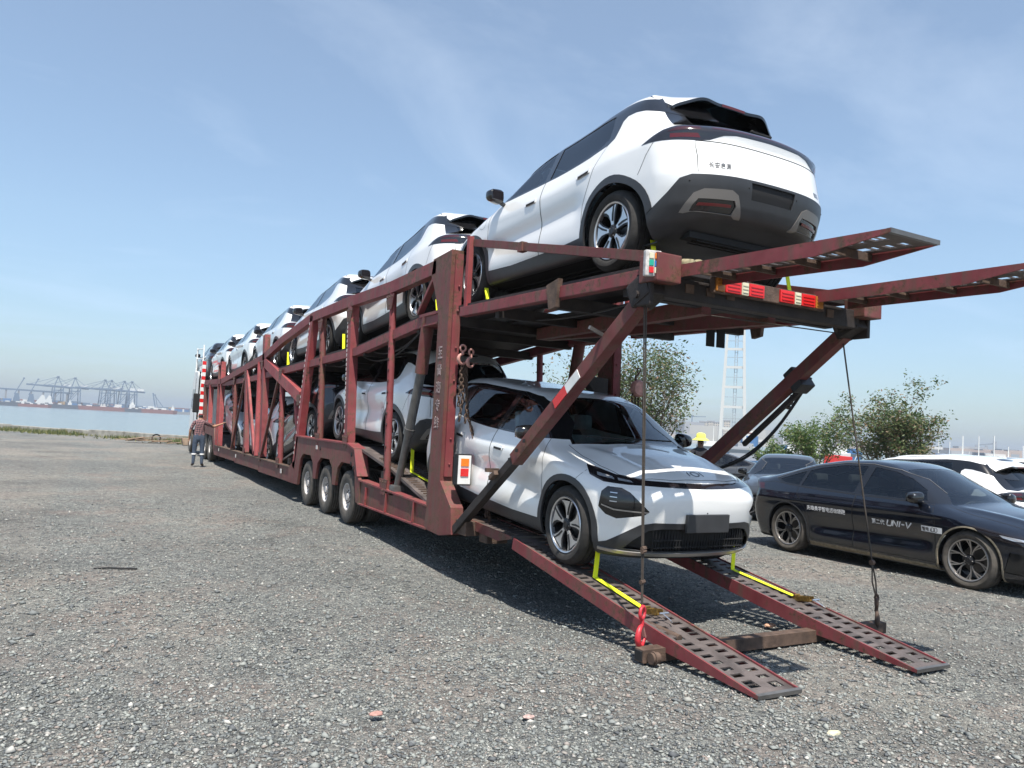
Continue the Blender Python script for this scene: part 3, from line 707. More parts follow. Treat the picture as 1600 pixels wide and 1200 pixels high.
    bb = [(-0.74, -1.86), (-0.62, -1.955), (0, -1.99), (0.62, -1.955), (0.74, -1.86), (0.66, -1.68), (0.60, -1.56), (0, -1.53), (-0.60, -1.56), (-0.66, -1.68)]
    S.part('rear_window', 'T', bl, M['glass_dark'], root, -0.003)
    S.part('rear_window_surround', 'T', bb, M['gloss_black'], root, 0.0)
    # ---- tail lamps: one smoked band right across, swelling at the corners
    tl = [(-0.98, 1.005), (-0.88, 1.030), (-0.7, 1.040), (0, 1.050), (0.7, 1.040), (0.88, 1.030), (0.98, 1.005), (1.14, 0.925), (0.93, 0.915), (0.72, 0.905), (0.62, 0.915), (0.50, 0.955), (0.38, 0.970), (0, 0.976), (-0.38, 0.970), (-0.50, 0.955), (-0.62, 0.915), (-0.72, 0.905), (-0.93, 0.915), (-1.14, 0.925)]
    ctl = [(-0.60, 1.022), (0, 1.034), (0.60, 1.022), (0.60, 0.998), (0, 1.010), (-0.60, 0.998)]
    S.part('tail_light_strip', 'B', ctl, M['dark_red_lens'], root, 0.003)
    for sg in (1, -1):
        q = [(sg*a, b) for a, b in [(0.70, 0.925), (0.93, 0.930), (0.93, 0.958), (0.72, 0.955)]]
        S.part('tail_light_element', 'B', q if sg > 0 else q[::-1], M['red_lens'], root, 0.003)
        q = [(sg*a, b) for a, b in [(0.70, 0.985), (0.95, 0.975), (0.88, 1.01), (0.70, 1.02)]]
        S.part('tail_light_element', 'B', q if sg > 0 else q[::-1], M['dark_red_lens'], root, 0.003)
    S.part('tail_light', 'B', tl, M['smoke_lens'], root, 0.002, 0.01)
    # ---- rear bumper cladding
    for sg in (1, -1):
        q = [(0.30, 0.38), (0.345, 0.49), (0.37, 0.545), (0.43, 0.575), (0.66, 0.565), (0.74, 0.53), (0.80, 0.45), (0.84, 0.385), (0.81, 0.38), (0.74, 0.395), (0.40, 0.395), (0.36, 0.38)]
        refl = [(0.42, 0.445), (0.42, 0.467), (0.70, 0.460), (0.715, 0.438)]
        dark = [(0.40, 0.397), (0.375, 0.46), (0.395, 0.50), (0.70, 0.490), (0.745, 0.44), (0.765, 0.397)]
        f = (lambda L_: [(sg*a, b) for a, b in L_] if sg > 0 else [(-a, b) for a, b in L_][::-1])
        S.part('rear_reflector', 'B', f(refl), M['red_lens'], root, 0.004)
        S.part('bumper_pocket', 'B', f(dark), M['gloss_black'], root, -0.006)
        S.part('bumper_insert', 'B', f(q), M['taupe_trim'], root, 0.008, 0.012)
    rc = [(-1.12, 0.12), (-1.12, 0.36), (-1.05, 0.42), (-0.93, 0.54), (-0.85, 0.640), (-0.76, 0.672), (-0.4, 0.680), (0, 0.682), (0.4, 0.680), (0.76, 0.672), (0.85, 0.640), (0.93, 0.54), (1.05, 0.42), (1.12, 0.36), (1.12, 0.12)]
    # plate recess
    S.part('plate_recess', 'B', [(-0.235, 0.53), (-0.25, 0.66), (0.25, 0.66), (0.235, 0.53)], M['matte_black'], root, -0.012)
    S.part('rear_bumper', 'B', rc, M['plastic'], root, 0.003, 0.01)
    # ---- front: lamp band, corner intakes, lower grille
    hb = [(-1.02, 0.917), (-0.90, 0.902), (-0.72, 0.867), (-0.5, 0.845), (0, 0.839), (0.5, 0.845), (0.72, 0.867), (0.90, 0.902), (1.02, 0.917), (0.93, 0.842), (0.80, 0.805), (0.62, 0.801), (0.5, 0.805), (0, 0.799), (-0.5, 0.805), (-0.62, 0.801), (-0.80, 0.805), (-0.93, 0.842)]
    for sg in (1, -1):
        f = (lambda L_: [(sg*a, b) for a, b in L_] if sg > 0 else [(-a, b) for a, b in L_][::-1])
        S.part('headlight_reflector', 'F', f([(0.72, 0.829), (0.74, 0.849), (0.88, 0.869), (0.86, 0.845)]), M['lamp_clear'], root, 0.003)
        S.part('headlight_reflector', 'F', f([(0.58, 0.819), (0.60, 0.833), (0.70, 0.843), (0.69, 0.825)]), M['lamp_clear'], root, 0.003)
        S.part('fog_lamp_trim', 'F', f([(0.475, 0.588), (0.475, 0.598), (0.70, 0.60), (0.79, 0.625), (0.79, 0.615), (0.70, 0.588)]), M['silver_trim'], root, 0.006)
        for zz in (0.655, 0.69, 0.725):
            S.part('fog_lamp', 'F', f([(0.685, zz), (0.685, zz+0.008), (0.735, zz+0.008), (0.735, zz)]), M['lamp_clear'], root, 0.004)
        S.part('bumper_intake', 'F', f([(0.465, 0.60), (0.50, 0.64), (0.60, 0.745), (0.66, 0.775), (0.76, 0.775), (0.80, 0.73), (0.815, 0.60), (0.76, 0.545), (0.68, 0.52), (0.50, 0.565)]), M['gloss_black'], root, -0.004)
    S.part('headlight', 'F', hb, M['smoke_lens'], root, 0.002, 0.01)
    gr = [(-0.62, 0.275), (-0.56, 0.35), (-0.46, 0.44), (-0.36, 0.460), (0.36, 0.460), (0.46, 0.44), (0.56, 0.35), (0.62, 0.275), (0.5, 0.262), (-0.5, 0.262)]
    S.part('lower_grille', 'F', gr, M['matte_black'], root, -0.03)
    lip = [(-0.80, 0.262), (-0.60, 0.254), (0, 0.250), (0.60, 0.254), (0.80, 0.262), (0.80, 0.240), (0.60, 0.226), (0, 0.220), (-0.60, 0.226), (-0.80, 0.240)]
    S.part('front_lip', 'F', lip, M['silver_trim'], root, 0.014, 0.016)
    fc = [(-1.40, 0.12), (-1.28, 0.26), (-1.0, 0.28), (-0.84, 0.285), (-0.74, 0.32), (-0.62, 0.41), (-0.52, 0.485), (-0.42, 0.510), (0.42, 0.510), (0.52, 0.485), (0.62, 0.41), (0.74, 0.32), (0.84, 0.285), (1.0, 0.28), (1.28, 0.26), (1.40, 0.12)]
    S.part('front_bumper_cladding', 'F', fc, M['plastic'], root, 0.003, 0.01)
    # ---- arch cladding and sills
    for k in 'LR':
        for cy in (1.3675, -1.3675):
            S.part('wheel_arch_trim', k, arch(cy, 0.452, lo=0.10, sq=0.02), M['plastic'], root, 0.007, 0.02, pick=lambda f: abs(f.calc_center_median().x) > 0.5)
        S.part('sill_cladding', k, [(-0.96, 0.12), (-0.94, 0.37), (-0.6, 0.345), (0.5, 0.315), (0.94, 0.33), (0.96, 0.12)], M['plastic'], root, 0.003, 0.01, pick=lambda f: abs(f.calc_center_median().x) > 0.6)
    # ---- doors, bonnet, tailgate (lifted out as their own panels)
    fd = [(0.955, 0.33), (0.955, 0.78), (0.93, 0.95), (0.86, 1.10), (0.5, 1.07), (-0.14, 1.082), (-0.17, 0.8), (-0.17, 0.325), (0.4, 0.315)]
    rd = [(-0.175, 0.325), (-0.175, 0.8), (-0.145, 1.082), (-0.9, 1.095), (-1.17, 1.13), (-1.13, 1.0), (-1.02, 0.80), (-0.93, 0.66), (-0.925, 0.36), (-0.6, 0.345)]
    for k in 'LR':
        sg = -1 if k == 'L' else 1
        for nm, pl in (('front_door', fd), ('rear_door', rd)):
            S.ribbon(seam, k, pl, 0.006, 0.0012, True)
            d = S.part(nm, k, pl, paint, root, 0.0)
            cy, cz_ = (0.02, 0.90) if nm == 'front_door' else (-0.93, 0.925)
            hp = [(cy-0.10, cz_-0.018), (cy-0.10, cz_+0.012), (cy-0.08, cz_+0.026), (cy+0.10, cz_+0.020), (cy+0.115, cz_+0.004), (cy+0.10, cz_-0.022)]
            bmh = B(); q = S.P3(k, hp); N = S.normals(q)
            vs = [bmh.verts.new(Vector(a)+Vector(b)*0.008) for a, b in zip(q, N)]; v2 = [bmh.verts.new(Vector(a)) for a in q]
            bmh.faces.new(vs); n_ = len(vs)
            for i in range(n_): bmh.faces.new((vs[i], vs[(i+1) % n_], v2[(i+1) % n_], v2[i]))
            h = obj('door_handle', bmh, paint, d)
            bmh = B(); S.ribbon(bmh, k, [(cy-0.085, cz_-0.010), (cy+0.085, cz_-0.014)], 0.024, 0.0095); obj('handle_pocket', bmh, M['matte_black'], d)
            bmh = B(); S.ribbon(bmh, k, hp, 0.003, 0.001, True); obj('handle_gap', bmh, M['seam'], d)
    hd = [(-0.71, 1.05), (-0.36, 1.185), (0, 1.21), (0.36, 1.185), (0.71, 1.05), (0.735, 1.35), (0.725, 1.6), (0.68, 1.82), (0.55, 1.98), (0.3, 2.07), (0, 2.09), (-0.3, 2.07), (-0.55, 1.98), (-0.68, 1.82), (-0.725, 1.6), (-0.735, 1.35)]
    S.ribbon(seam, 'T', hd[4:], 0.006, 0.0012); S.ribbon(seam, 'T', [hd[-1], hd[0]], 0.006, 0.0012)
    S.part('bonnet', 'T', hd, paint, root, 0.0)
    tg = [(-0.715, 0.69), (-0.72, 0.80), (-0.735, 0.86), (-0.735, 0.905), (0.735, 0.905), (0.735, 0.86), (0.72, 0.80), (0.715, 0.69), (0, 0.69)]
    S.ribbon(seam, 'B', tg[:5], 0.006, 0.0012); S.ribbon(seam, 'B', tg[4:8], 0.006, 0.0012)
    tgf = [(-0.715, 0.685), (-0.72, 0.80), (-0.735, 0.86), (-0.735, 0.90), (-0.5, 0.952), (0, 0.974), (0.5, 0.952), (0.735, 0.90), (0.735, 0.86), (0.72, 0.80), (0.715, 0.685), (0, 0.688)]
    S.part('tailgate', 'B', tgf, paint, root, 0.0)
    # front bumper / wing joint
    for sg in (1, -1):
        S.ribbon(seam, 'F', [(sg*0.95, 0.90), (sg*1.05, 0.80), (sg*1.12, 0.70)], 0.004)
        S.ribbon(seam, 'B', [(sg*1.02, 0.955), (sg*1.10, 0.85), (sg*1.16, 0.74)], 0.004)
    # charge flap
    S.ribbon(seam, 'L', [(1.10+0.085*math.cos(a), 0.905+0.075*math.sin(a)) for a in [2*math.pi*i/14 for i in range(14)]], 0.003, 0.001, True)
    obj('panel_gap', seam, M['seam'], root)['kind'] = 'stuff'
    # ---- underside
    und = [f for f in S.bm.faces if f.calc_center_median().z < 0.27 and f.normal.z < -0.4]
    S.bm.normal_update()
    und = [f for f in S.bm.faces if f.calc_center_median().z < 0.26]
    o = link('underbody', S.mesh(S.take(und), 'underbody'), M['matte_black'], root)
    # ---- lining: the shell again, a little inside, so the cabin is dark
    lin = bmesh.new(); vm = {}; N = S.normals([v.co[:] for v in S.bm.verts]); 
    for v, nn in zip(S.bm.verts, N): vm[v] = lin.verts.new(v.co-Vector(nn)*0.018)
    for f in S.bm.faces:
        c = f.calc_center_median()
        if c.z > 0.95 and -1.9 < c.y < 1.15: lin.faces.new([vm[v] for v in f.verts][::-1])
    for v in [v for v in lin.verts if not v.link_faces]: lin.verts.remove(v)
    obj('headlining', lin, M['lining'], root, 'all')
    link('body_shell', S.mesh(S.bm, 'body_shell'), paint, root)
    # ---- inner wheel wells, ribs of the undertray
    for cy in (1.3675, -1.3675):
        for sg in (1, -1):
            bm = B(); n_ = 18; pr = None
            for k in range(n_+1):
                a = math.pi*k/n_; y, z = cy+0.40*math.cos(a), 0.35+0.40*math.sin(a)
                q = (bm.verts.new((sg*0.50, y, z)), bm.verts.new((sg*0.885, y, z)), bm.verts.new((sg*0.50, cy, 0.35)))
                if pr: bm.faces.new((pr[0], q[0], q[1], pr[1])); bm.faces.new((pr[2], q[0], pr[0]))
                pr = q
            obj('wheel_well', bm, M['matte_black'], root)
    bm = B(); box(bm, (0, 0, 0.20), (1.15, 2.3, 0.06)); box(bm, (0, -1.72, 0.25), (1.2, 0.4, 0.05))
    for k in range(9): box(bm, (0, -1.90+k*0.045, 0.222), (1.0, 0.012, 0.02))
    for x in (-0.45, 0.45): box(bm, (x, 0, 0.17), (0.10, 2.2, 0.03), None, 0.01)
    beam(bm, (-0.7, -1.3675, 0.30), (0.7, -1.3675, 0.30), 0.10, 0.07, (0, 0, 1)); beam(bm, (-0.7, 1.3675, 0.28), (0.7, 1.3675, 0.28), 0.09, 0.07, (0, 0, 1))
    obj('undertray', bm, M['matte_black'], root)
    # ---- roof spoiler with two humps, white on top, black below, brake light in the dip
    def spo(x): 
        h = 0.024*math.exp(-((abs(x)-0.36)/0.13)**2); e = 0.06*abs(x/0.62)**3
        return h, e
    bm = B(); n_ = 44; top = []; bot = []
    for i in range(n_+1):
        x = -0.60+1.2*i/n_; h, e = spo(x); rt, rb = [], []
        back = 0.300+0.035*math.exp(-((abs(x)-0.36)/0.16)**2) - 0.09*abs(x/0.62)**2
        for j in range(7):
            f = j/6; y = -1.46-back*f
            z0 = float(S.on_top(x, -1.46)[0][2]); zz = z0+0.004 - 0.115*f*back/0.285 + h*f*1.2 - e*f*0.9
            rt.append(bm.verts.new((x*(1-0.03*f), y, zz))); 
        top.append(rt); bot.append(rb)
    for a, b in zip(top, top[1:]):
        for j in range(6): bm.faces.new((a[j], a[j+1], b[j+1], b[j]))
    obj('roof_spoiler', bm, paint, root, 'all')
    bm = B()
    # underside and rim
    def sp_pt(i, j, low):
        x = -0.60+1.2*i/n_; h, e = spo(x); back = 0.300+0.035*math.exp(-((abs(x)-0.36)/0.16)**2) - 0.09*abs(x/0.62)**2
        f = j/6; y = -1.46-back*f; z0 = float(S_top[i]); zz = z0+0.004 - 0.115*f*back/0.285 + h*f*1.2 - e*f*0.9
        return (x*(1-0.03*f), y+(0.012*(1-f) if low else -0.0006), zz-(0.020+0.05*(1-f) if low else 0.0008))
    S_top = S.on_top([-0.60+1.2*i/n_ for i in range(n_+1)], [-1.46]*(n_+1))[:, 2]
    lo_ = [[bm.verts.new(sp_pt(i, j, True)) for j in range(7)] for i in range(n_+1)]
    ed = [bm.verts.new(sp_pt(i, 6, False)) for i in range(n_+1)]
    for i in range(n_):
        for j in range(6): bm.faces.new((lo_[i][j], lo_[i+1][j], lo_[i+1][j+1], lo_[i][j+1]))
        bm.faces.new((lo_[i][6], lo_[i+1][6], ed[i+1], ed[i]))
    # side fins closing the gap between spoiler end and the backlight
    for sg in (1, -1):
        i = n_ if sg > 0 else 0
        up = [Vector(sp_pt(i, j, False)) for j in range(7)]
        lw = S.on_top([sg*(0.615+0.02*j/6) for j in range(7)], [-1.47-0.30*j/6 for j in range(7)])
        lw = [Vector(p) for p in lw]
        for j in range(5, 7): lw[j] = lw[4].lerp(up[6]+Vector((0, 0.02, -0.07)), (j-4)/2.0)
        o_ = [bm.verts.new(p+Vector((sg*0.003, 0, 0))) for p in up]; l_ = [bm.verts.new(p+Vector((sg*0.003, 0, 0))) for p in lw]
        o2 = [bm.verts.new(p-Vector((sg*0.03, 0, 0))) for p in up]; l2 = [bm.verts.new(p-Vector((sg*0.03, 0, 0))) for p in lw]
        for j in range(6):
            bm.faces.new((o_[j], o_[j+1], l_[j+1], l_[j])); bm.faces.new((o2[j], l2[j], l2[j+1], o2[j+1])); bm.faces.new((l_[j], l_[j+1], l2[j+1], l2[j]))
        bm.faces.new((o_[6], o2[6], l2[6], l_[6]))
    obj('spoiler_underside', bm, M['gloss_black'], root)
    bm = B(); pr = None
    for i in range(17, 28):
        a = Vector(sp_pt(i, 6, False)); q = (bm.verts.new(a+Vector((0, -0.004, 0.001))), bm.verts.new(a+Vector((0, -0.002, -0.015))))
        if pr: bm.faces.new((pr[0], q[0], q[1], pr[1]))
        pr = q
    obj('brake_light', bm, M['red_lens'], root)
    # rear wiper, plate holders, badges, sensors
    bm = B(); beam(bm, (0.02, -1.935, 1.150), (0.26, -1.915, 1.165), 0.010, 0.012, (0, 0, 1)); ball(bm, (0.0, -1.94, 1.145), 0.014, 2); obj('rear_wiper', bm, M['matte_black'], root)
    bm = B(); box(bm, (0, 2.212, 0.515), (0.47, 0.03, 0.155), None, 0.008); obj('plate_holder', bm, M['plastic'], root)
    bm = B()
    for k in range(34): box(bm, (-0.50+k*0.0303, 2.135-0.09*(-0.50+k*0.0303)**2, 0.36), (0.005, 0.012, 0.17))
    for z in (0.30, 0.36): box(bm, (0, 2.13, z), (1.0, 0.012, 0.008))
    obj('grille_bars', bm, M['matte_black'], root)['kind'] = 'stuff'
    bm = B(); text_on(bm, S, 'B', '长安启源', -0.63, 0.735, 0.040, 0.0055, du=(1/0.98, 0), gap=0.25)
    obj('badge_script', bm, M['steel'], root)
    bm = B(); text_on(bm, S, 'B', 'Q05', 0.56, 0.715, 0.032, 0.008, du=(1/0.98, 0), gap=0.25)
    obj('badge_model', bm, M['gloss_black'], root)
    bm = B()   # nose emblem: bar, ring, bar
    def em(x, y): return (x, y)
    S.ribbon(bm, 'T', [(-0.068, 1.97), (-0.078, 2.035)], 0.013, 0.003); S.ribbon(bm, 'T', [(0.068, 1.97), (0.078, 2.035)], 0.013, 0.003)
    S.ribbon(bm, 'T', [(0.040*math.cos(a), 2.003+0.036*math.sin(a)) for a in [2*math.pi*i/16 for i in range(16)]], 0.013, 0.003, True, 0.2)
    obj('bonnet_emblem', bm, M['gloss_black'], root)
    bm = B()
    for th, z in ((-0.62, 0.62), (-0.22, 0.615), (0.22, 0.615), (0.62, 0.62)):
        p = S.on_end(th, z, -1)[0]; ball(bm, p, 0.009, 1)
    p = S.on_end(0.0, 0.60, 1)[0]; ball(bm, p, 0.007, 1)
    for q_ in islands('parking_sensor', bm, M['matte_black'], root): pass
    bm = B(); box(bm, (0.09, -2.12, 0.42), (0.15, 0.02, 0.028), None, 0.004); obj('rear_fog_lamp', bm, M['gloss_black'], root)
    for sg in (1, -1): mirror_part(root, sg, 0.68, 1.080, 0.87, M['gloss_black'])
    bm = B()
    beam(bm, (-0.45, 1.135, 1.125), (0.1, 1.16, 1.13), 0.014, 0.014, (0, 0, 1)); beam(bm, (0.05, 1.135, 1.125), (0.55, 1.09, 1.13), 0.014, 0.014, (0, 0, 1)); obj('wiper', bm, M['matte_black'], root)
    cabin(root)
    for ch in list(root.children_recursive):       # longer tail, rising waistline
        if ch.type != 'MESH': continue
        n_ = len(ch.data.vertices); co = np.empty(n_*3); ch.data.vertices.foreach_get('co', co); co = co.reshape(-1, 3)
        if ch.parent is not root and ch.parent.type == 'EMPTY': continue
        y = co[:, 1].copy(); zz = co[:, 2].copy()
        co[:, 1] = y - 0.13*sstep(1.45, 2.05, -y)
        co[:, 2] = zz + 0.065*sstep(0.3, 1.6, -y)*sstep(0.72, 0.98, zz) + 0.072*sstep(-0.2, 1.6, -y)*sstep(1.15, 1.50, zz)
        ch.data.vertices.foreach_set('co', co.ravel()); ch.data.update()
    w0 = make_wheel('wheel', 'blade', parent=root)
    first = True
    for cy in (1.3675, -1.3675):
        for sg in (1, -1):
            w = w0 if first else copy_tree(w0, root); first = False
            w.location = (sg*0.79, cy, 0.352); w.rotation_euler = (random.uniform(0, 6.28), 0, 0 if sg > 0 else math.pi)
    return S
def build_sedan(root, paint, text=False):
    """low fastback saloon, nose towards +Y"""
    TY = table([(-3, 1.0), (-2.36, 1.045), (-2.30, 1.075), (-2.1, 1.085), (-1.75, 1.175), (-1.2, 1.325), (-0.7, 1.41), (-0.2, 1.435), (0.1, 1.415), (0.35, 1.35), (1.12, 0.995), (1.22, 0.965), (1.7, 0.895), (2.0, 0.83), (2.2, 0.76), (2.32, 0.69), (3, 0.5)], 0.06)
    WP = table([(-3, 0.80), (-2.3, 0.83), (-1.9, 0.885), (-1.4, 0.915), (-0.8, 0.905), (0, 0.90), (0.9, 0.903), (1.4, 0.91), (1.8, 0.875), (2.3, 0.80), (3, 0.75)], 0.10)
    VZ = table([(0.0, -0.12), (0.14, -0.08), (0.22, -0.03), (0.32, -0.012), (0.5, -0.010), (0.70, 0.002), (0.80, 0.0), (0.88, -0.020), (0.94, -0.05), (1.0, -0.095), (1.6, -0.46), (2.0, -0.68)], 0.022, 0, 2.0)
    FZ = table([(0, 2.08), (0.16, 2.18), (0.26, 2.26), (0.4, 2.30), (0.55, 2.325), (0.64, 2.32), (0.72, 2.27), (0.8, 2.1), (1.0, 1.8), (1.6, 1.2)], 0.025, 0, 2)
    BZ = table([(0, -2.10), (0.25, -2.22), (0.45, -2.31), (0.62, -2.34), (0.80, -2.29), (0.9, -2.27), (1.0, -2.33), (1.06, -2.36), (1.12, -2.30), (1.3, -1.9), (2, -1.2)], 0.018, 0, 2)
    def F(x, y, z):
        ax = np.abs(x); a = 0.30*sstep(-0.9, 0.5, y) - 0.16*(1-sstep(-1.6, -1.0, y)); hood = sstep(1.0, 1.35, y)
        T = TY(y + a*x*x) - (0.10*(1-hood)+0.09*hood)*x*x - 0.22*hood*np.maximum(ax-0.45, 0)**2
        T = T + hood*0.016*gauss(ax, 0.62-0.14*(y-1.2), 0.06)*(1-sstep(1.9, 2.15, y))
        W = WP(y) + VZ(z) + 0.020*gauss(y, -1.375, 0.45)*gauss(z, 0.62, 0.25) + 0.014*gauss(y, 1.375, 0.42)*gauss(z, 0.58, 0.25)
        mid = sstep(-1.0, -0.7, y)*(1-sstep(0.75, 1.0, y))
        W = W - mid*0.030*gauss(z, 0.47+0.03*y, 0.10) + 0.010*gauss(z, 0.79+0.015*y, 0.035)
        sl = (TY(y+a*x*x+0.01)-TY(y+a*x*x-0.01))/0.02
        fS = (ax-W)*0.93; fT = (z-T)/np.sqrt(1+sl*sl); fF = y - (FZ(z) - (0.10*x*x+0.42*x**4)); fB = (BZ(z) + (0.10*x*x+0.30*x**4)) - y
        f = smax(fS, fT, 0.09); f = smax(f, fF, 0.09); f = smax(f, fB, 0.07); return smax(f, 0.155-z, 0.05)
    S = Shell(F, 0.95, -2.42, 2.40, 0.12, 1.46, core=(-1.3, 1.4), cz=0.55, n=(30, 120, 36))
    for cy in (1.375, -1.375):
        for k in 'LR':
            fs = S.select(k, arch(cy, 0.375, sq=0.0, cz=0.335)); fs = [f for f in fs if abs(f.calc_center_median().x) > 0.45]
            bmesh.ops.delete(S.bm, geom=fs, context='FACES')
    dlo = [(1.02, 0.945), (0.85, 1.06), (0.55, 1.215), (0.25, 1.315), (-0.15, 1.365), (-0.6, 1.355), (-1.05, 1.285), (-1.45, 1.165), (-1.72, 1.055), (-1.60, 0.995), (-1.2, 0.965), (-0.5, 0.945), (0.5, 0.935)]
    fwn = [(0.80, 0.965), (0.70, 1.085), (0.45, 1.215), (0.22, 1.285), (-0.10, 1.327), (-0.16, 0.965)]
    rwn = [(-0.27, 0.967), (-0.22, 1.33), (-0.6, 1.318), (-0.95, 1.258), (-1.14, 1.205), (-1.18, 0.985)]
    qwn = [(-1.235, 0.99), (-1.20, 1.19), (-1.42, 1.12), (-1.63, 1.045), (-1.52, 1.005)]
    for k in 'LR':
        S.part('front_side_window', k, fwn, M['glass_side'], root, -0.003); S.part('rear_side_window', k, rwn, M['glass_dark'], root, -0.003)
        S.part('quarter_window', k, qwn, M['glass_dark'], root, -0.003)
        S.part('window_surround', k, dlo, M['gloss_black'], root, 0.001, 0.008)
    ws = [(-0.66, 1.06), (-0.35, 1.14), (0, 1.165), (0.35, 1.14), (0.66, 1.06), (0.60, 0.70), (0.54, 0.42), (0.50, 0.30), (0, 0.36), (-0.50, 0.30), (-0.54, 0.42), (-0.60, 0.70)]
    S.part('windscreen', 'T', ws, M['glass_front'], root, -0.002)
    S.part('rear_window', 'T', [(-0.52, -1.1), (0, -1.08), (0.52, -1.1), (0.60, -1.85), (0, -1.92), (-0.60, -1.85)], M['glass_dark'], root, -0.002)
    for sg in (1, -1):
        f = (lambda L_: [(sg*a, b) for a, b in L_] if sg > 0 else [(-a, b) for a, b in L_][::-1])
        S.part('headlight_element', 'F', f([(0.66, 0.628), (0.70, 0.650), (0.88, 0.678), (0.85, 0.650), (0.78, 0.630)]), M['lamp_clear'], root, 0.003)
        S.part('headlight', 'F', f([(0.45, 0.585), (0.52, 0.63), (0.70, 0.675), (1.0, 0.735), (1.14, 0.755), (1.06, 0.68), (0.92, 0.61), (0.7, 0.575)]), M['smoke_lens'], root, 0.002, 0.008)
        S.part('side_intake', 'F', f([(0.62, 0.25), (0.66, 0.48), (0.80, 0.50), (0.84, 0.27)]), M['gloss_black'], root, -0.01)
    S.part('front_grille', 'F', [(-0.40, 0.25), (-0.44, 0.56), (0.44, 0.56), (0.40, 0.25)], M['matte_black'], root, -0.01)
    S.part('tail_light', 'B', [(-0.98, 0.87), (-0.9, 0.96), (0, 0.985), (0.9, 0.96), (0.98, 0.87), (0.6, 0.89), (0, 0.91), (-0.6, 0.89)], M['dark_red_lens'], root, 0.002, 0.008)
    seam = B()
    fd = [(0.98, 0.24), (0.97, 0.75), (0.90, 0.93), (0.5, 0.935), (-0.205, 0.94), (-0.23, 0.7), (-0.22, 0.235)]
    rd = [(-0.225, 0.235), (-0.235, 0.7), (-0.21, 0.94), (-0.7, 0.945), (-1.21, 0.963), (-1.20, 0.86), (-1.05, 0.70), (-0.96, 0.55), (-0.95, 0.25)]
    for k in 'LR':
        for nm, pl in (('front_door', fd), ('rear_door', rd)):
            S.ribbon(seam, k, pl, 0.006, 0.001, True)
            d = S.part(nm, k, pl, paint, root, 0.0)
            cy, cz_ = (0.0, 0.845) if nm == 'front_door' else (-0.98, 0.86)
            bmh = B(); S.ribbon(bmh, k, [(cy-0.10, cz_), (cy+0.10, cz_-0.004)], 0.03, 0.004); obj('door_handle', bmh, paint, d)
        S.part('sill_trim', k, [(-0.98, 0.12), (-0.96, 0.22), (0.96, 0.205), (0.99, 0.12)], M['mud'], root, 0.004, 0.01, pick=lambda f: abs(f.calc_center_median().x) > 0.6)
        for cy in (1.375, -1.375):
            S.part('arch_edge', k, arch(cy, 0.393, lo=0.10, cz=0.335), M['mud'] if cy > 0 else M['plastic'], root, 0.004, 0.02, pick=lambda f: abs(f.calc_center_median().x) > 0.5)
        S.ribbon(seam, k, [(-1.22, 0.963), (-1.75, 1.0), (-2.1, 0.95)], 0.004)
        bmh = B(); S.ribbon(bmh, k, dlo[1:9], 0.012, 0.004); obj('window_brightwork', bmh, M['steel'], root)
    hd = [(0.72, 1.03), (0.745, 1.35), (0.73, 1.6), (0.69, 1.9), (0.6, 2.1), (0.3, 2.2), (0, 2.215), (-0.3, 2.2), (-0.6, 2.1), (-0.69, 1.9), (-0.73, 1.6), (-0.745, 1.35), (-0.72, 1.03)]
    S.ribbon(seam, 'T', hd, 0.006, 0.001)
    S.part('bonnet', 'T', [(-0.36, 1.165), (0, 1.19), (0.36, 1.165)]+hd, paint, root, 0.0)
    obj('panel_gap', seam, M['seam'], root)['kind'] = 'stuff'
    if text:
        bm = B(); h = 0.078
        l1 = text_on(bm, S, 'R', '先锋美学智电运动轿跑', -0.99, 0.655, 0.062, 0.0085, dv=(0, 1), gap=0.10)
        text_on(bm, S, 'R', '第二代', 0.08, 0.60, 0.062, 0.0085, gap=0.10)
        text_on(bm, S, 'R', 'UNI-V', 0.30, 0.60, 0.072, 0.017, slant=0.30, aspect=1.25, gap=0.24)
        obj('door_lettering', bm, M['lettering'], root)
        bm = B(); S.ribbon(bm, 'R', [(0.79, 0.632), (1.07, 0.628)], 0.070, 0.002); obj('lettering_panel', bm, M['lettering'], root)
        bm = B(); text_on(bm, S, 'R', '智电', 0.805, 0.606, 0.046, 0.007, off=0.004, gap=0.10); text_on(bm, S, 'R', 'iDD', 0.915, 0.606, 0.046, 0.008, off=0.004, aspect=1.1); obj('panel_lettering', bm, M['navy'], root)
    S.bm.normal_update()
    und = [f for f in S.bm.faces if f.calc_center_median().z < 0.21]
    link('underbody', S.mesh(S.take(und), 'underbody'), M['matte_black'], root)
    lin = bmesh.new(); vm = {}; N = S.normals([v.co[:] for v in S.bm.verts])
    for v, nn in zip(S.bm.verts, N): vm[v] = lin.verts.new(v.co-Vector(nn)*0.018)
    for f in S.bm.faces:
        c = f.calc_center_median()
        if c.z > 0.85 and -2.1 < c.y < 1.15: lin.faces.new([vm[v] for v in f.verts][::-1])
    for v in [v for v in lin.verts if not v.link_faces]: lin.verts.remove(v)
    obj('headlining', lin, M['lining'], root, 'all')
    link('body_shell', S.mesh(S.bm, 'body_shell'), paint, root)
    for cy in (1.375, -1.375):
        for sg in (1, -1):
            bm = B(); n_ = 16; pr = None
            for k in range(n_+1):
                a = math.pi*k/n_; y, z = cy+0.38*math.cos(a), 0.33+0.38*math.sin(a)
                q = (bm.verts.new((sg*0.50, y, z)), bm.verts.new((sg*0.875, y, z)), bm.verts.new((sg*0.50, cy, 0.33)))
                if pr: bm.faces.new((pr[0], q[0], q[1], pr[1])); bm.faces.new((pr[2], q[0], pr[0]))
                pr = q
            obj('wheel_well', bm, M['matte_black'], root)
    bm = B(); box(bm, (0, 0, 0.19), (1.2, 3.0, 0.08)); obj('undertray', bm, M['matte_black'], root)
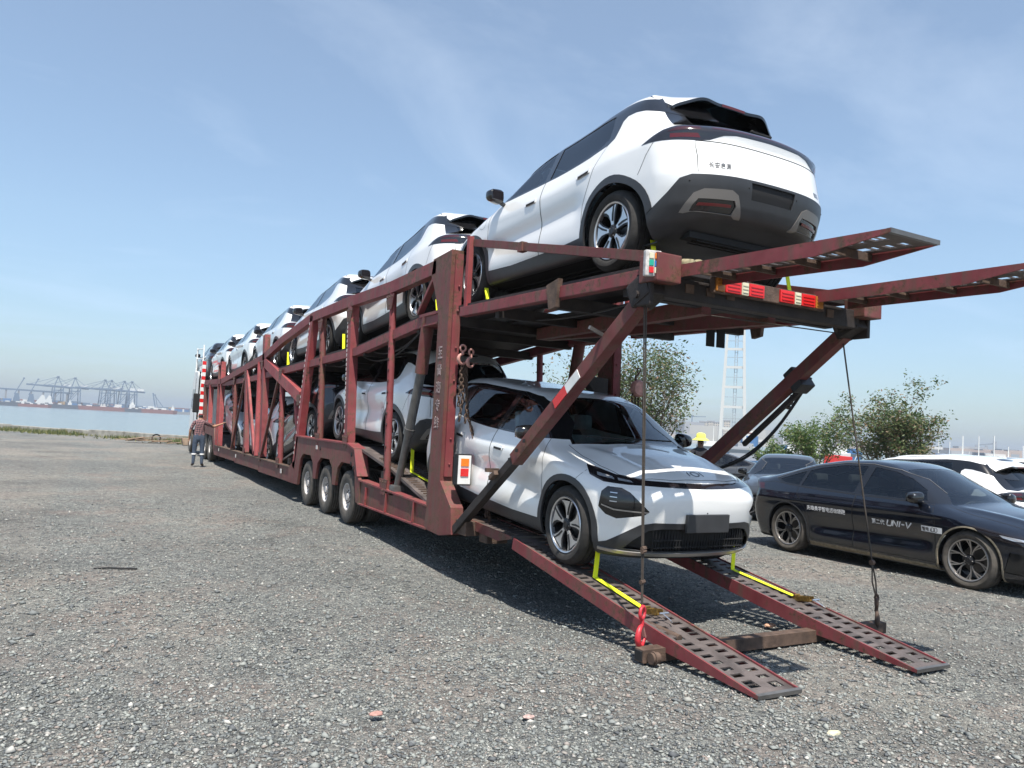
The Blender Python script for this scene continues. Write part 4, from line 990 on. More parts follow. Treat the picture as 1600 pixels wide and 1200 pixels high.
    for sg in (1, -1): mirror_part(root, sg, 0.72, 0.965, 0.83, M['gloss_black'])
    cabin(root, False, 0.16)
    w0 = make_wheel('wheel', 'spoke', 0.338, 0.225, 0.245, True, parent=root); first = True
    for cy in (1.375, -1.375):
        for sg in (1, -1):
            w = w0 if first else copy_tree(w0, root); first = False
            w.location = (sg*0.785, cy, 0.338); w.rotation_euler = (random.uniform(0, 6.28), 0, 0 if sg > 0 else math.pi)
    return S
# ------------------------------------------------------------------ ground, water
SH0 = Vector((4.5, 47.0, 0)); SHD = Vector((9.5, -11.7, 0)).normalized(); SHN = Vector((11.7, 9.5, 0)).normalized()   # shore line; SHN points to the water
def gravel_material():
    m, t, b = new_mat('grey_gravel'); n = t.nodes; L = t.links
    geo = n.new('ShaderNodeNewGeometry')
    def nz(s, d=5, r=0.6):
        z = n.new('ShaderNodeTexNoise'); z.inputs['Scale'].default_value = s; z.inputs['Detail'].default_value = d; z.inputs['Roughness'].default_value = r; L.new(geo.outputs['Position'], z.inputs['Vector']); return z
    def vo(s, f='F1'):
        z = n.new('ShaderNodeTexVoronoi'); z.inputs['Scale'].default_value = s; z.feature = f; L.new(geo.outputs['Position'], z.inputs['Vector']); return z
    def mixc(f, a, c, bl='MIX'):
        x = n.new('ShaderNodeMix'); x.data_type = 'RGBA'; x.blend_type = bl
        if isinstance(f, float): x.inputs[0].default_value = f
        else: L.new(f, x.inputs[0])
        for i, q in ((6, a), (7, c)):
            if isinstance(q, tuple): x.inputs[i].default_value = (*q, 1)
            else: L.new(q, x.inputs[i])
        return x.outputs[2]
    v1 = vo(62); v2 = vo(140); big = nz(0.22, 4); mid = nz(1.1, 6, 0.65); fine = nz(9, 8, 0.75)
    c1 = ramp(n, [(0.0, (0.055, 0.058, 0.062)), (0.3, (0.135, 0.144, 0.139)), (0.7, (0.235, 0.250, 0.232)), (0.9, (0.34, 0.34, 0.31)), (1.0, (0.60, 0.58, 0.50))])
    sp = n.new('ShaderNodeSeparateColor'); L.new(v1.outputs['Color'], sp.inputs[0]); L.new(sp.outputs[0], c1.inputs[0])
    c2 = ramp(n, [(0.0, (0.07, 0.072, 0.076)), (0.6, (0.20, 0.205, 0.205)), (1.0, (0.42, 0.41, 0.37))])
    sp2 = n.new('ShaderNodeSeparateColor'); L.new(v2.outputs['Color'], sp2.inputs[0]); L.new(sp2.outputs[1], c2.inputs[0])
    stone = mixc(0.45, c1.outputs[0], c2.outputs[0])
    # brownish, pinkish worn patches and light dusty patches
    am = n.new('ShaderNodeMath'); am.operation = 'MULTIPLY_ADD'; am.inputs[1].default_value = 0.55; bm_ = n.new('ShaderNodeMath'); bm_.operation = 'MULTIPLY'; bm_.inputs[1].default_value = 0.45
    L.new(big.outputs['Fac'], bm_.inputs[0]); L.new(mid.outputs['Fac'], am.inputs[0]); L.new(bm_.outputs[0], am.inputs[2])
    r1 = ramp(n, [(0.49, (0, 0, 0)), (0.58, (0.62, 0.62, 0.62))]); L.new(am.outputs[0], r1.inputs[0])
    brown = mixc(r1.outputs[0], stone, (0.225, 0.188, 0.170))
    r2 = ramp(n, [(0.35, (0.80, 0.80, 0.82)), (0.65, (1.18, 1.17, 1.14))]); L.new(big.outputs['Fac'], r2.inputs[0])
    # compacted wheel lanes winding over the yard
    mpl = n.new('ShaderNodeMapping'); mpl.inputs['Rotation'].default_value = (0, 0, R(38)); mpl.inputs['Scale'].default_value = (0.55, 0.05, 1); L.new(geo.outputs['Position'], mpl.inputs[0])
    ln = n.new('ShaderNodeTexNoise'); ln.inputs['Scale'].default_value = 1.0; ln.inputs['Detail'].default_value = 5; ln.inputs['Distortion'].default_value = 0.8; L.new(mpl.outputs[0], ln.inputs['Vector'])
    rl = ramp(n, [(0.50, (0, 0, 0)), (0.60, (0.55, 0.55, 0.55))]); L.new(ln.outputs['Fac'], rl.inputs[0])
    brown = mixc(rl.outputs[0], brown, (0.235, 0.222, 0.200))
    vs2 = n.new('ShaderNodeTexNoise'); vs2.inputs['Scale'].default_value = 0.6; vs2.inputs['Detail'].default_value = 8; vs2.inputs['Roughness'].default_value = 0.7; L.new(geo.outputs['Position'], vs2.inputs['Vector'])
    ro = ramp(n, [(0.30, (0.62, 0.62, 0.63)), (0.46, (1, 1, 1))]); L.new(vs2.outputs['Fac'], ro.inputs[0]); brown = mixc(1.0, brown, ro.outputs[0], 'MULTIPLY')
    col = mixc(1.0, brown, r2.outputs[0], 'MULTIPLY')
    r3 = ramp(n, [(0.32, (0.60, 0.60, 0.61)), (0.68, (1.38, 1.38, 1.36))]); L.new(fine.outputs['Fac'], r3.inputs[0])
    f2 = nz(26, 6, 0.8); r4 = ramp(n, [(0.36, (0.62, 0.62, 0.62)), (0.66, (1.42, 1.42, 1.40))]); L.new(f2.outputs['Fac'], r4.inputs[0]); col = mixc(1.0, col, r4.outputs[0], 'MULTIPLY')
    col = mixc(1.0, col, r3.outputs[0], 'MULTIPLY')
    L.new(col, b.inputs['Base Color']); b.inputs['Roughness'].default_value = 0.92; b.inputs['Specular IOR Level'].default_value = 0.2
    ad = n.new('ShaderNodeMath'); ad.operation = 'ADD'; L.new(v1.outputs['Distance'], ad.inputs[0])
    ml = n.new('ShaderNodeMath'); ml.operation = 'MULTIPLY'; ml.inputs[1].default_value = 0.5; L.new(v2.outputs['Distance'], ml.inputs[0]); L.new(ml.outputs[0], ad.inputs[1])
    bp = n.new('ShaderNodeBump'); bp.invert = True; bp.inputs['Strength'].default_value = 0.9; bp.inputs['Distance'].default_value = 0.02
    L.new(ad.outputs[0], bp.inputs['Height'])
    bp2 = n.new('ShaderNodeBump'); bp2.inputs['Strength'].default_value = 0.6; bp2.inputs['Distance'].default_value = 0.05
    L.new(fine.outputs['Fac'], bp2.inputs['Height']); L.new(bp.outputs[0], bp2.inputs['Normal']); L.new(bp2.outputs[0], b.inputs['Normal'])
    return m
M['gravel'] = gravel_material()
def ground_z(x, y):
    return 0.018*np.sin(x*0.9+1.3)*np.cos(y*0.7) + 0.012*np.sin(x*2.3+y*1.7) - 0.022 - 0.20*np.exp(-((x-4.5)/1.25)**2-((y-6.9)/1.5)**2)
bm = B(); grid = []
uc = float(-(SH0.dot(SHD))); vc = float(-(SH0.dot(SHN)))       # the camera in shore coordinates
us = [uc+2.0*math.sinh(t_) for t_ in np.linspace(-5.2, 5.2, 190)]
vs_ = [v for v in (vc+2.0*math.sinh(t_) for t_ in np.linspace(-5.2, math.asinh(-vc/2.0), 150))]
vs_[-1] = 0.0
nv = len(vs_)-1
for u in us:
    row = []
    for v in vs_:
        p = SH0+SHD*u+SHN*v; d = math.hypot(p.x, p.y)
        row.append(bm.verts.new((p.x, p.y, float(ground_z(p.x, p.y)) if d < 80 else -0.02)))
    grid.append(row)
for a, b in zip(grid, grid[1:]):
    for j in range(nv): bm.faces.new((a[j], b[j], b[j+1], a[j+1]))
tag(obj('ground', bm, M['gravel'], None, 'all'), kind='structure')

wm, wt, wb0 = new_mat('harbour_water'); wb0.inputs['Base Color'].default_value = (0.17, 0.20, 0.20, 1); wb0.inputs['Roughness'].default_value = 0.16
wg = wt.nodes.new('ShaderNodeNewGeometry'); wmp = wt.nodes.new('ShaderNodeMapping'); wmp.inputs['Scale'].default_value = (1, 1, 1); wt.links.new(wg.outputs['Position'], wmp.inputs[0])
wn = wt.nodes.new('ShaderNodeTexNoise'); wn.inputs['Scale'].default_value = 0.55; wn.inputs['Detail'].default_value = 6; wt.links.new(wmp.outputs[0], wn.inputs['Vector'])
wbp = wt.nodes.new('ShaderNodeBump'); wbp.inputs['Strength'].default_value = 1.0; wbp.inputs['Distance'].default_value = 0.35; wt.links.new(wn.outputs['Fac'], wbp.inputs['Height']); wt.links.new(wbp.outputs[0], wb0.inputs['Normal'])
bm = B(); q = [SH0-SHD*3500-SHN*3, SH0+SHD*3500-SHN*3, SH0+SHD*3500+SHN*4200, SH0-SHD*3500+SHN*4200]
bm.faces.new([bm.verts.new((p.x, p.y, -2.6)) for p in q]); tag(obj('water', bm, wm), kind='structure')
bm = B(); q = [(-6000, -6000), (6000, -6000), (6000, 6000), (-6000, 6000)]
bm.faces.new([bm.verts.new((x, y, -6.0)) for x, y in q]); tag(obj('seabed', bm, simple('mud_bed', (0.10, 0.10, 0.09), 0.9)), kind='structure')

# loose stones lying on the gravel near the camera (real relief)
sm, st_, sb = new_mat('loose_stones'); gi = st_.nodes.new('ShaderNodeNewGeometry')
sr = ramp(st_.nodes, [(0.0, (0.08, 0.085, 0.09)), (0.5, (0.190, 0.202, 0.194)), (0.8, (0.285, 0.296, 0.268)), (0.93, (0.24, 0.195, 0.17)), (0.98, (0.34, 0.335, 0.31)), (1.0, (0.52, 0.50, 0.45))])
st_.links.new(gi.outputs['Random Per Island'], sr.inputs[0]); st_.links.new(sr.outputs[0], sb.inputs['Base Color']); sb.inputs['Roughness'].default_value = 0.85
rng = np.random.default_rng(3); NS = 120000
az = np.radians(rng.uniform(-10, 68, NS)); rad = 2.3*np.exp(rng.uniform(0, 1, NS)**1.0*math.log(16/2.3))
cx, cy = rad*np.sin(az), rad*np.cos(az)
sz = np.clip(rng.lognormal(math.log(0.0085), 0.42, NS), 0.004, 0.03)
base = np.array([(1, 0, 0), (-1, 0, 0), (0, 1, 0), (0, -1, 0), (0, 0, 1), (0, 0, -1)], float)
tri = np.array([(0, 2, 4), (2, 1, 4), (1, 3, 4), (3, 0, 4), (2, 0, 5), (1, 2, 5), (3, 1, 5), (0, 3, 5)])
V_ = base[None]*(1+rng.uniform(-0.35, 0.35, (NS, 6, 3))) + rng.uniform(-0.25, 0.25, (NS, 6, 3))
an = rng.uniform(0, 6.28, NS); c_, s_ = np.cos(an), np.sin(an); st = np.stack([rng.uniform(0.8, 1.5, NS), rng.uniform(0.6, 1.0, NS), rng.uniform(0.35, 0.7, NS)], 1)
V_ = V_*st[:, None, :]*sz[:, None, None]
X_ = V_[..., 0]*c_[:, None]-V_[..., 1]*s_[:, None]+cx[:, None]; Y_ = V_[..., 0]*s_[:, None]+V_[..., 1]*c_[:, None]+cy[:, None]
Z_ = V_[..., 2]+(ground_z(cx, cy)+sz*0.25)[:, None]
co = np.stack([X_, Y_, Z_], -1).reshape(-1, 3); fc_ = (tri[None]+6*np.arange(NS)[:, None, None]).reshape(-1)
me = bpy.data.meshes.new('loose_stones'); me.vertices.add(len(co)); me.vertices.foreach_set('co', co.ravel()); me.loops.add(len(fc_)); me.loops.foreach_set('vertex_index', fc_.astype(np.int32))
me.polygons.add(len(fc_)//3); me.polygons.foreach_set('loop_start', np.arange(0, len(fc_), 3, dtype=np.int32)); me.update(); me.validate()
tag(link('loose_stones', me, sm), kind='stuff')

def catenary_(a, b, sag, n=14): return [Vector(a).lerp(Vector(b), i/n)+Vector((0, 0, -sag*4*(i/n)*(1-i/n))) for i in range(n+1)]
# ------------------------------------------------------------------ the car carrier trailer
TR = empty('car_carrier_trailer', (5.0, 12.0, 0))
tag(TR, 'long two-deck red car carrier trailer with rusty truss sides and lowered rear ramps', 'trailer')
TO = Vector((5.0, 12.0, 0))
def tp(name, bm, mat, parent=None, smooth=False):
    """a part given in scene coordinates, hung under the trailer"""
    o = obj(name, bm, M[mat] if isinstance(mat, str) else mat, TR if parent is None else parent, smooth)
    if parent is None: o.location = -TO
    return o
XL, XR = 3.70, 6.30
def sx(side, d):      # d metres inwards from the outer face
    return XL+d if side < 0 else XR-d
def up_d(y):          # upper deck, top of side rail
    return float(np.interp(y, [4.7, 8.15, 9.6, 12.2, 17.7, 21, 25.5, 32.5], [2.96, 3.05, 3.07, 2.87, 2.78, 2.73, 2.72, 2.80]))
def lo_d(y):          # lower deck driving surface
    return float(np.interp(y, [8.0, 8.6, 10.4, 12.0, 14.6, 15.4, 18.6, 26.5, 29.0, 32], [0.58, 0.60, 1.00, 1.25, 1.27, 1.18, 0.48, 0.46, 1.20, 1.25]))
def mem(name, s, a, b, wy, wx, mat='red', round_=False, d=None, parent=None, bev=0.006):
    """truss member in the side plane, (y,z) to (y,z)"""
    x = sx(s, (wx/2 if d is None else d)); bm = B(); A, B_ = (x, a[0], a[1]), (x, b[0], b[1])
    if round_: tube(bm, [A, B_], wy/2, 14)
    else: beam(bm, A, B_, wy, wx, (1, 0, 0), bev)
    return tp(name, bm, mat, parent, 40 if round_ else False)
chord = [(8.95, 3.66), (10.65, 3.63), (12.75, 3.67), (15.2, 3.67), (17.9, 3.42), (20.05, 3.13), (26.8, 2.74), (31.0, 2.82)]
def tps(name, bm, mat):
    return islands(name, bm, M[mat], TR, -TO)
def plates(name, x0, x1, ys, zf, mat, th=0.03, dz=0.0, parent=None):
    bm = B()
    for y0, y1 in zip(ys, ys[1:]):
        a, b = zf(y0)+dz, zf(y1)+dz
        prism(bm, [(y0, a), (y1, b), (y1, b-th), (y0, a-th)], 'x', x0, x1)
    return tp(name, bm, mat, parent)
for s in (-1, 1):
    for a, b in zip(chord, chord[1:]): mem('top_chord', s, a, b, 0.18, 0.12)
    # upper deck side rails
    rail = [4.72, 8.15]; mem('deck_side_rail', s, (4.72, up_d(4.72)-0.055), (8.16, up_d(8.16)-0.055), 0.11, 0.10)
    pts = [8.6, 9.6, 12.2, 17.7, 21, 25.5, 32.4]
    for a, b in zip(pts, pts[1:]): mem('deck_side_rail', s, (a, up_d(a)-0.07), (b, up_d(b)-0.07), 0.14, 0.10, d=0.09)
    # rear post with its hydraulic socket
    x = sx(s, 0); xi = sx(s, 0.16)
    bm = B(); prism(bm, [(8.40, 0.36), (8.85, 0.38), (8.80, 1.2), (8.78, 3.0), (8.95, 3.35), (9.10, 3.56), (9.05, 3.77), (8.48, 3.80), (8.48, 3.2), (8.46, 1.0), (8.10, 0.72), (8.05, 0.42)], 'x', min(x, xi), max(x, xi), 0.008)
    rp = tp('rear_post', bm, 'red_worn')
    bm = B(); beam(bm, (sx(s, 0.095), 8.45, 1.05), (sx(s, 0.095), 8.46, 3.75), 0.10, 0.035, (0, 1, 0), 0.004)
    for zz in (1.2, 1.5, 2.2, 2.6, 3.05, 3.35): ball(bm, (sx(s, 0.10), 8.43, zz), 0.016, 1)
    tp('post_cover_strip', bm, 'red')
    bm = B(); beam(bm, (sx(s, 0.12), 8.22, 3.02), (sx(s, 0.12), 8.22, 3.92), 0.06, 0.07, (0, 1, 0), 0.004); tp('guard_post', bm, 'red_bright')
    bm = B(); beam(bm, (sx(s, 0.16), 8.25, 3.86), (sx(s, 0.02), 4.77, 3.065), 0.035, 0.085, (0, 0, 1), 0.004); box(bm, (sx(s, 0.10), 6.9, 3.545), (0.07, 0.09, 0.10)); tp('guard_rail', bm, 'red_worn')
    mem('gusset', s, (9.05, 3.52), (9.52, 3.12), 0.05, 0.08, 'red')
    bm = B(); box2(bm, (min(sx(s, 0.02), sx(s, 0.25)), 8.85, 3.06), (max(sx(s, 0.02), sx(s, 0.25)), 9.5, 3.10)); box2(bm, (min(sx(s, 0.02), sx(s, 0.25)), 8.85, 2.93), (max(sx(s, 0.02), sx(s, 0.25)), 9.46, 2.95))
    box2(bm, (min(sx(s, 0.20), sx(s, 0.23)), 8.85, 2.93), (max(sx(s, 0.20), sx(s, 0.23)), 9.46, 3.08)); tp('cylinder_bracket', bm, 'red')
    # hydraulic lift
    xc = sx(s, 0.10); bm = B(); tube(bm, [(xc, 9.34, 3.08), (xc, 9.50, 2.33)], 0.085, 20); hc = tp('hydraulic_cylinder', bm, 'red_worn', None, 40)
    bm = B(); tube(bm, [(xc, 9.495, 2.36), (xc, 9.80, 1.58)], 0.062, 20); tube(bm, [(xc, 9.79, 1.60), (xc, 9.83, 1.52)], 0.075, 20); tube(bm, [(xc, 9.82, 1.54), (xc, 10.12, 0.80)], 0.052, 20); box(bm, (xc, 10.15, 0.72), (0.16, 0.2, 0.16), None, 0.02)
    tp('lift_rod', bm, 'steel', None, 40)
    # uprights between the chord and the lower frame
    p = mem('truss_upright', s, (10.63, 3.55), (10.42, 0.70), 0.10, 0.10, 'red', True)
    mem('truss_upright', s, (12.64, 3.59), (12.40, 1.25), 0.19, 0.14, 'red')
    mem('truss_upright', s, (14.52, 3.58), (14.20, 1.25), 0.12, 0.12, 'red_worn', True)
    mem('truss_upright', s, (15.22, 3.70), (15.92, 0.64), 0.22, 0.14, 'red_bright')
    mem('main_diagonal', s, (20.0, 3.06), (15.86, 2.08), 0.24, 0.13, 'red_bright')
    mem('truss_upright', s, (20.0, 3.70), (19.45, 0.66), 0.24, 0.14, 'red')
    mem('truss_upright', s, (20.42, 3.04), (20.05, 0.66), 0.16, 0.10, 'red_bright', True)
    mem('truss_diagonal', s, (22.1, 2.86), (20.3, 0.72), 0.15, 0.06, 'red_bright', d=0.02)
    mem('truss_diagonal', s, (22.45, 2.66), (23.9, 0.62), 0.08, 0.06, 'red_worn', d=0.02)
    mem('truss_upright', s, (22.3, 2.90), (21.7, 0.64), 0.22, 0.12, 'red')
    mem('truss_upright', s, (24.2, 2.76), (23.85, 0.64), 0.12, 0.12, 'red_worn', True)
    mem('truss_diagonal', s, (18.0, 2.50), (19.4, 0.68), 0.07, 0.06, 'red_worn', d=0.02)
    mem('truss_upright', s, (17.75, 2.55), (17.45, 0.62), 0.13, 0.13, 'red', True)
    mem('truss_upright', s, (27.05, 3.40), (26.6, 0.62), 0.14, 0.14, 'red_bright'); mem('truss_upright', s, (27.65, 3.36), (27.2, 0.62), 0.10, 0.14, 'red')
    mem('post_head', s, (26.98, 3.36), (27.7, 3.33), 0.10, 0.15, 'red_bright')
    mem('truss_upright', s, (29.6, 2.78), (29.3, 1.2), 0.18, 0.14, 'red_bright'); mem('truss_upright', s, (31.0, 2.85), (30.8, 1.1), 0.2, 0.14, 'red_worn')
    for (y, z), (y2, z2), (y3, z3) in (((16.95, 2.24), (16.5, 1.44), (16.1, 0.6)), ((25.35, 2.60), (24.75, 1.75), (24.2, 0.75))):
        bm = B(); tube(bm, [(sx(s, 0.2), y, z), (sx(s, 0.2), y2, z2)], 0.07, 14); tp('hydraulic_cylinder', bm, 'red_bright', None, 40)
        bm = B(); tube(bm, [(sx(s, 0.2), y2, z2), (sx(s, 0.2), y3, z3)], 0.04, 12); tp('lift_rod', bm, 'steel', None, 40)
    # gusset plates and bolt heads where the uprights meet chord and rails
    for y, z_, dz in ((10.62, 3.46, -0.08), (12.63, 3.48, -0.1), (14.5, 3.48, -0.1), (17.75, 2.68, 0), (20.0, 3.0, 0), (22.3, 2.84, 0), (24.2, 2.72, 0), (12.42, 1.36, 0), (14.2, 1.34, 0), (17.45, 0.70, 0), (19.5, 0.72, 0), (21.72, 0.72, 0), (15.86, 2.08, 0), (10.43, 0.80, 0)):
        bm = B(); prism(bm, [(y-0.17, z_+0.06), (y+0.17, z_+0.06), (y+0.09, z_-0.16), (y-0.09, z_-0.16)], 'x', sx(s, -0.006), sx(s, 0.004)); gp = tp('gusset_plate', bm, 'red_worn')
        bm = B()
        for dy, dz2 in ((-0.10, 0.02), (0.10, 0.02), (0, -0.10), (0, 0.02)): ball(bm, (sx(s, -0.010), y+dy, z_+dz2), 0.013, 1)
        tag(obj('bolt_heads', bm, M['rust'], gp), kind='stuff')
    # pin holes in the tubular uprights
    bm = B()
    for (y0, z0, y1, z1) in ((10.63, 3.55, 10.42, 0.70), (14.52, 3.58, 14.20, 1.25), (24.2, 2.76, 23.85, 0.64), (17.75, 2.55, 17.45, 0.62)):
        k = 0.18
        while k < 0.97:
            y, z = y0+(y1-y0)*k, z0+(z1-z0)*k; v = bmesh.ops.create_cone(bm, cap_ends=True, segments=10, radius1=0.022, radius2=0.022, depth=0.012)['verts']
            bmesh.ops.transform(bm, matrix=Matrix.Translation((sx(s, 0.002 if True else 0), y-0.03, z)) @ Euler((0, math.pi/2, R(25)*s)).to_matrix().to_4x4(), verts=v); k += 0.055 if (int(k*50) % 3) else 0.11
    tag(tp('pin_holes', bm, 'matte_black'), kind='stuff')
    # reflective dashes on two uprights
    bm = B()
    for (y0, z0, y1, z1, wy) in ((15.22, 3.70, 15.92, 0.64, 0.10), (12.64, 3.59, 12.40, 1.25, 0.085)):
        for k in range(26):
            f = 0.05+k*0.034
            if random.random() < 0.8: box(bm, (sx(s, -0.002), y0+(y1-y0)*f+wy*0.9, z0+(z1-z0)*f), (0.004, 0.035, 0.05))
    tag(tp('reflective_dashes', bm, 'white_mark'), kind='stuff')
    # lower frame: fender over the three axles, then the low side rails
    def notch(c): return [(c-0.56, 0.56), (c-0.50, 0.84), (c-0.30, 0.97), (c+0.26, 0.97), (c+0.46, 0.86), (c+0.56, 0.56)]
    poly = [(16.35, 0.62), (15.85, 0.80), (15.80, 1.28), (15.2, 1.27), (12.25, 1.27), (11.85, 1.20), (11.62, 0.80), (11.5, 0.72)] 
    low = [(11.5, 0.40), (11.66, 0.40)]
    for c in (12.28, 13.58, 14.88): low += notch(c)
    low += [(15.5, 0.34), (16.35, 0.33)]
    bm = B(); prism(bm, poly+low, 'x', sx(s, 0), sx(s, 0.05)); 
    tp('axle_fender', bm, 'red_worn')
    bm = B(); fl = [(15.83, 1.30), (15.2, 1.285), (12.25, 1.285), (11.83, 1.21), (11.60, 0.80)]
    for a, b in zip(fl, fl[1:]): beam(bm, (sx(s, 0.08), a[0], a[1]), (sx(s, 0.08), b[0], b[1]), 0.03, 0.20, (1, 0, 0), 0.003)
    tp('fender_flange', bm, 'red')
    bm = B()
    for y, z in ((12.0, 1.12), (12.0, 0.98), (11.85, 0.92), (13.9, 1.13)):
        v = bmesh.ops.create_cone(bm, cap_ends=True, segments=12, radius1=0.035, radius2=0.035, depth=0.012)['verts']
        bmesh.ops.transform(bm, matrix=Matrix.Translation((sx(s, -0.003), y, z)) @ Euler((0, math.pi/2, 0)).to_matrix().to_4x4(), verts=v)
    tps('fender_hole', bm, 'matte_black')
    bm = B(); box(bm, (sx(s, -0.004), 14.15, 1.14), (0.012, 0.10, 0.07)); box(bm, (sx(s, -0.004), 26.2, 0.52), (0.012, 0.12, 0.09)); box(bm, (sx(s, -0.004), 22.9, 0.50), (0.012, 0.12, 0.09)); box(bm, (sx(s, -0.004), 17.0, 0.5), (0.012, 0.12, 0.09)); tps('side_marker', bm, 'white_mark')
    # rear low rail: flanged
    for y0, y1, mt in ((8.80, 11.55, 'red_worn'),):
        bm = B(); prism(bm, [(y0, 0.39), (y1, 0.40), (y1, 0.74), (y0, 0.655)], 'x', sx(s, 0.02), sx(s, 0.05)); tp('lower_side_rail', bm, mt)
        bm = B(); beam(bm, (sx(s, 0.07), y0, 0.665), (sx(s, 0.07), y1, 0.75), 0.025, 0.16, (1, 0, 0), 0.003); beam(bm, (sx(s, 0.07), y0, 0.385), (sx(s, 0.07), y1, 0.395), 0.025, 0.16, (1, 0, 0), 0.003); tp('rail_flange', bm, 'red')
        bm = B()
        for y in (9.25, 10.3, 11.2): box(bm, (sx(s, 0.02), y, 0.54), (0.06, 0.03, 0.26), Euler((R(8), 0, 0)))
        tps('rail_stiffener', bm, 'red_bright')
    for y0, y1 in ((16.3, 19.6), (19.62, 23.2), (23.22, 27.4)):
        bm = B(); prism(bm, [(y0, 0.33), (y1, 0.30), (y1, 0.60), (y0, 0.62)], 'x', sx(s, 0.02), sx(s, 0.06)); tp('lower_side_rail', bm, 'red_worn')
    bm = B(); beam(bm, (sx(s, 0.07), 16.3, 0.632), (sx(s, 0.07), 27.4, 0.612), 0.025, 0.16, (1, 0, 0), 0.003); tp('rail_flange', bm, 'rust')
    bm = B(); prism(bm, [(27.4, 0.30), (28.1, 0.9), (32.2, 1.0), (32.2, 1.35), (27.9, 1.32), (27.4, 0.62)], 'x', sx(s, 0.02), sx(s, 0.08)); tp('gooseneck', bm, 'red_worn')
    # brace from the foot of the post to the rear of the upper deck, telescopic
    bm = B(); beam(bm, (sx(s, 0.06), 8.06, 0.47), (sx(s, 0.07), 6.35, 1.62), 0.09, 0.09, (1, 0, 0), 0.008); br = tp('deck_brace', bm, 'grime' if s < 0 else 'red_worn')
    bm = B(); beam(bm, (sx(s, 0.07), 6.75, 1.35), (sx(s, 0.09), 4.86, 2.72), 0.125, 0.115, (1, 0, 0), 0.008); br2 = tp('brace_sleeve', bm, 'red_worn')
    bm = B()
    a, b = Vector((sx(s, -0.001), 6.85, 1.28)), Vector((sx(s, 0.004), 4.9, 2.69))
    for f in (0.05, 0.12, 0.19): box(bm, a.lerp(b, f)+Vector((-0.004*s*-1, 0, 0)), (0.012, 0.035, 0.035))
    tps('brace_pin_holes', bm, 'matte_black')
    if s < 0:
        d_ = (Vector((sx(s, 0.09), 4.86, 2.72))-Vector((sx(s, 0.07), 6.75, 1.35)))
        for nm, f0, f1, mt in (('reflector_white', 0.50, 0.60, 'white_paint'), ('reflector_red', 0.40, 0.50, 'bright_red_lens')):
            p0 = Vector((sx(s, 0.07), 6.75, 1.35))+d_*f0; p1 = Vector((sx(s, 0.07), 6.75, 1.35))+d_*f1
            bm = B(); o_ = Vector((-0.062, 0, 0)); beam(bm, p0+o_, p1+o_, 0.09, 0.006, (1, 0, 0)); tp(nm, bm, mt)
        bm = B(); box(bm, (XL-0.02, 7.05, 1.17), (0.05, 0.14, 0.05), Euler((R(-30), 0, 0)), 0.01); box(bm, (XL+0.0, 7.12, 1.22), (0.15, 0.04, 0.04)); tp('brace_latch', bm, 'rust')
        bm = B(); box(bm, (XL+0.0, 5.30, 2.50), (0.22, 0.03, 0.03), Euler((R(10), R(20), 0))); tp('brace_pin', bm, 'steel')
    bm = B(); box(bm, (sx(s, 0.09), 4.80, 2.80), (0.20, 0.24, 0.20), Euler((R(-25), 0, 0)), 0.02); box(bm, (sx(s, 0.02), 4.74, 2.80), (0.04, 0.18, 0.26), None, 0.01); tube(bm, [(sx(s, -0.03), 4.80, 2.76), (sx(s, 0.24), 4.80, 2.76)], 0.03, 10)
    tp('brace_hinge', bm, 'grime')
    bm = B(); box(bm, (sx(s, 0.10), 4.66, 2.95), (0.24, 0.22, 0.22), None, 0.012); tp('corner_block', bm, 'red_worn')
    bm = B(); prism(bm, [(5.98, 2.80), (6.10, 2.78), (6.16, 3.02), (5.95, 3.06)], 'x', sx(s, -0.03), sx(s, 0.02)); tp('rail_bracket', bm, 'rust')
    # foot block the ramp hangs from
    bm = B(); box2(bm, (min(sx(s, 0.05), sx(s, 0.35)), 7.78, 0.44), (max(sx(s, 0.05), sx(s, 0.35)), 8.05, 0.60), 0.01); tp('ramp_hinge_block', bm, 'rust')

# vertical lettering on the near rear post (outer face)
bm = B(); zz = 2.48
for ch in '至青海专线':
    for q in GL[ch]:
        for a, b in zip(q, q[1:]): beam(bm, (XL-0.003, 8.72-a[0]*0.13, zz+a[1]*0.14), (XL-0.003, 8.72-b[0]*0.13, zz+b[1]*0.14), 0.018, 0.004, (1, 0, 0))
    zz -= 0.215
tp('post_lettering', bm, 'faded_white')
# decks
ys_u = [4.8, 6, 7, 8.15, 9.6, 11, 12.2, 15, 17.7, 21, 25.5, 32.3]
for x0, x1 in ((XL+0.11, XL+0.78), (XR-0.78, XR-0.11)): plates('wheel_track', x0, x1, ys_u, up_d, 'grime', 0.035, 0.06)
plates('deck_plate', XL+0.80, XR-0.80, [6.2, 8.15, 9.6, 12.2, 17.7, 21, 25.5, 32.3], up_d, 'grime', 0.02, -0.06)
k = 5.05
while k < 32:
    bm = B(); z = up_d(k); box(bm, (5.0, k, z-0.12), (2.44, 0.09, 0.12)); tp('cross_member', bm, 'grime'); k += 1.15
bm = B(); beam(bm, (XL+0.9, 5.0, 2.80), (4.95, 8.4, 2.88), 0.10, 0.14, (0, 0, 1)); beam(bm, (XR-0.9, 5.0, 2.80), (5.05, 8.4, 2.88), 0.10, 0.14, (0, 0, 1)); tps('underframe_brace', bm, 'red_worn')
bm = B(); box(bm, (5.0, 4.72, 2.83), (2.30, 0.12, 0.17), None, 0.01); rb = tp('rear_crossbeam', bm, 'grime')
bm = B()
for x in (4.10, 4.32, 4.54, 5.75): box(bm, (x, 4.655, 2.84), (0.085, 0.012, 0.07), None, 0.0)
tps('beam_opening', bm, 'rust')
bm = B()
for x in (5.42, 5.56): prism(bm, [(x, 2.60), (x+0.10, 2.60), (x+0.10, 2.80), (x, 2.80)], 'y', 5.86, 5.88)
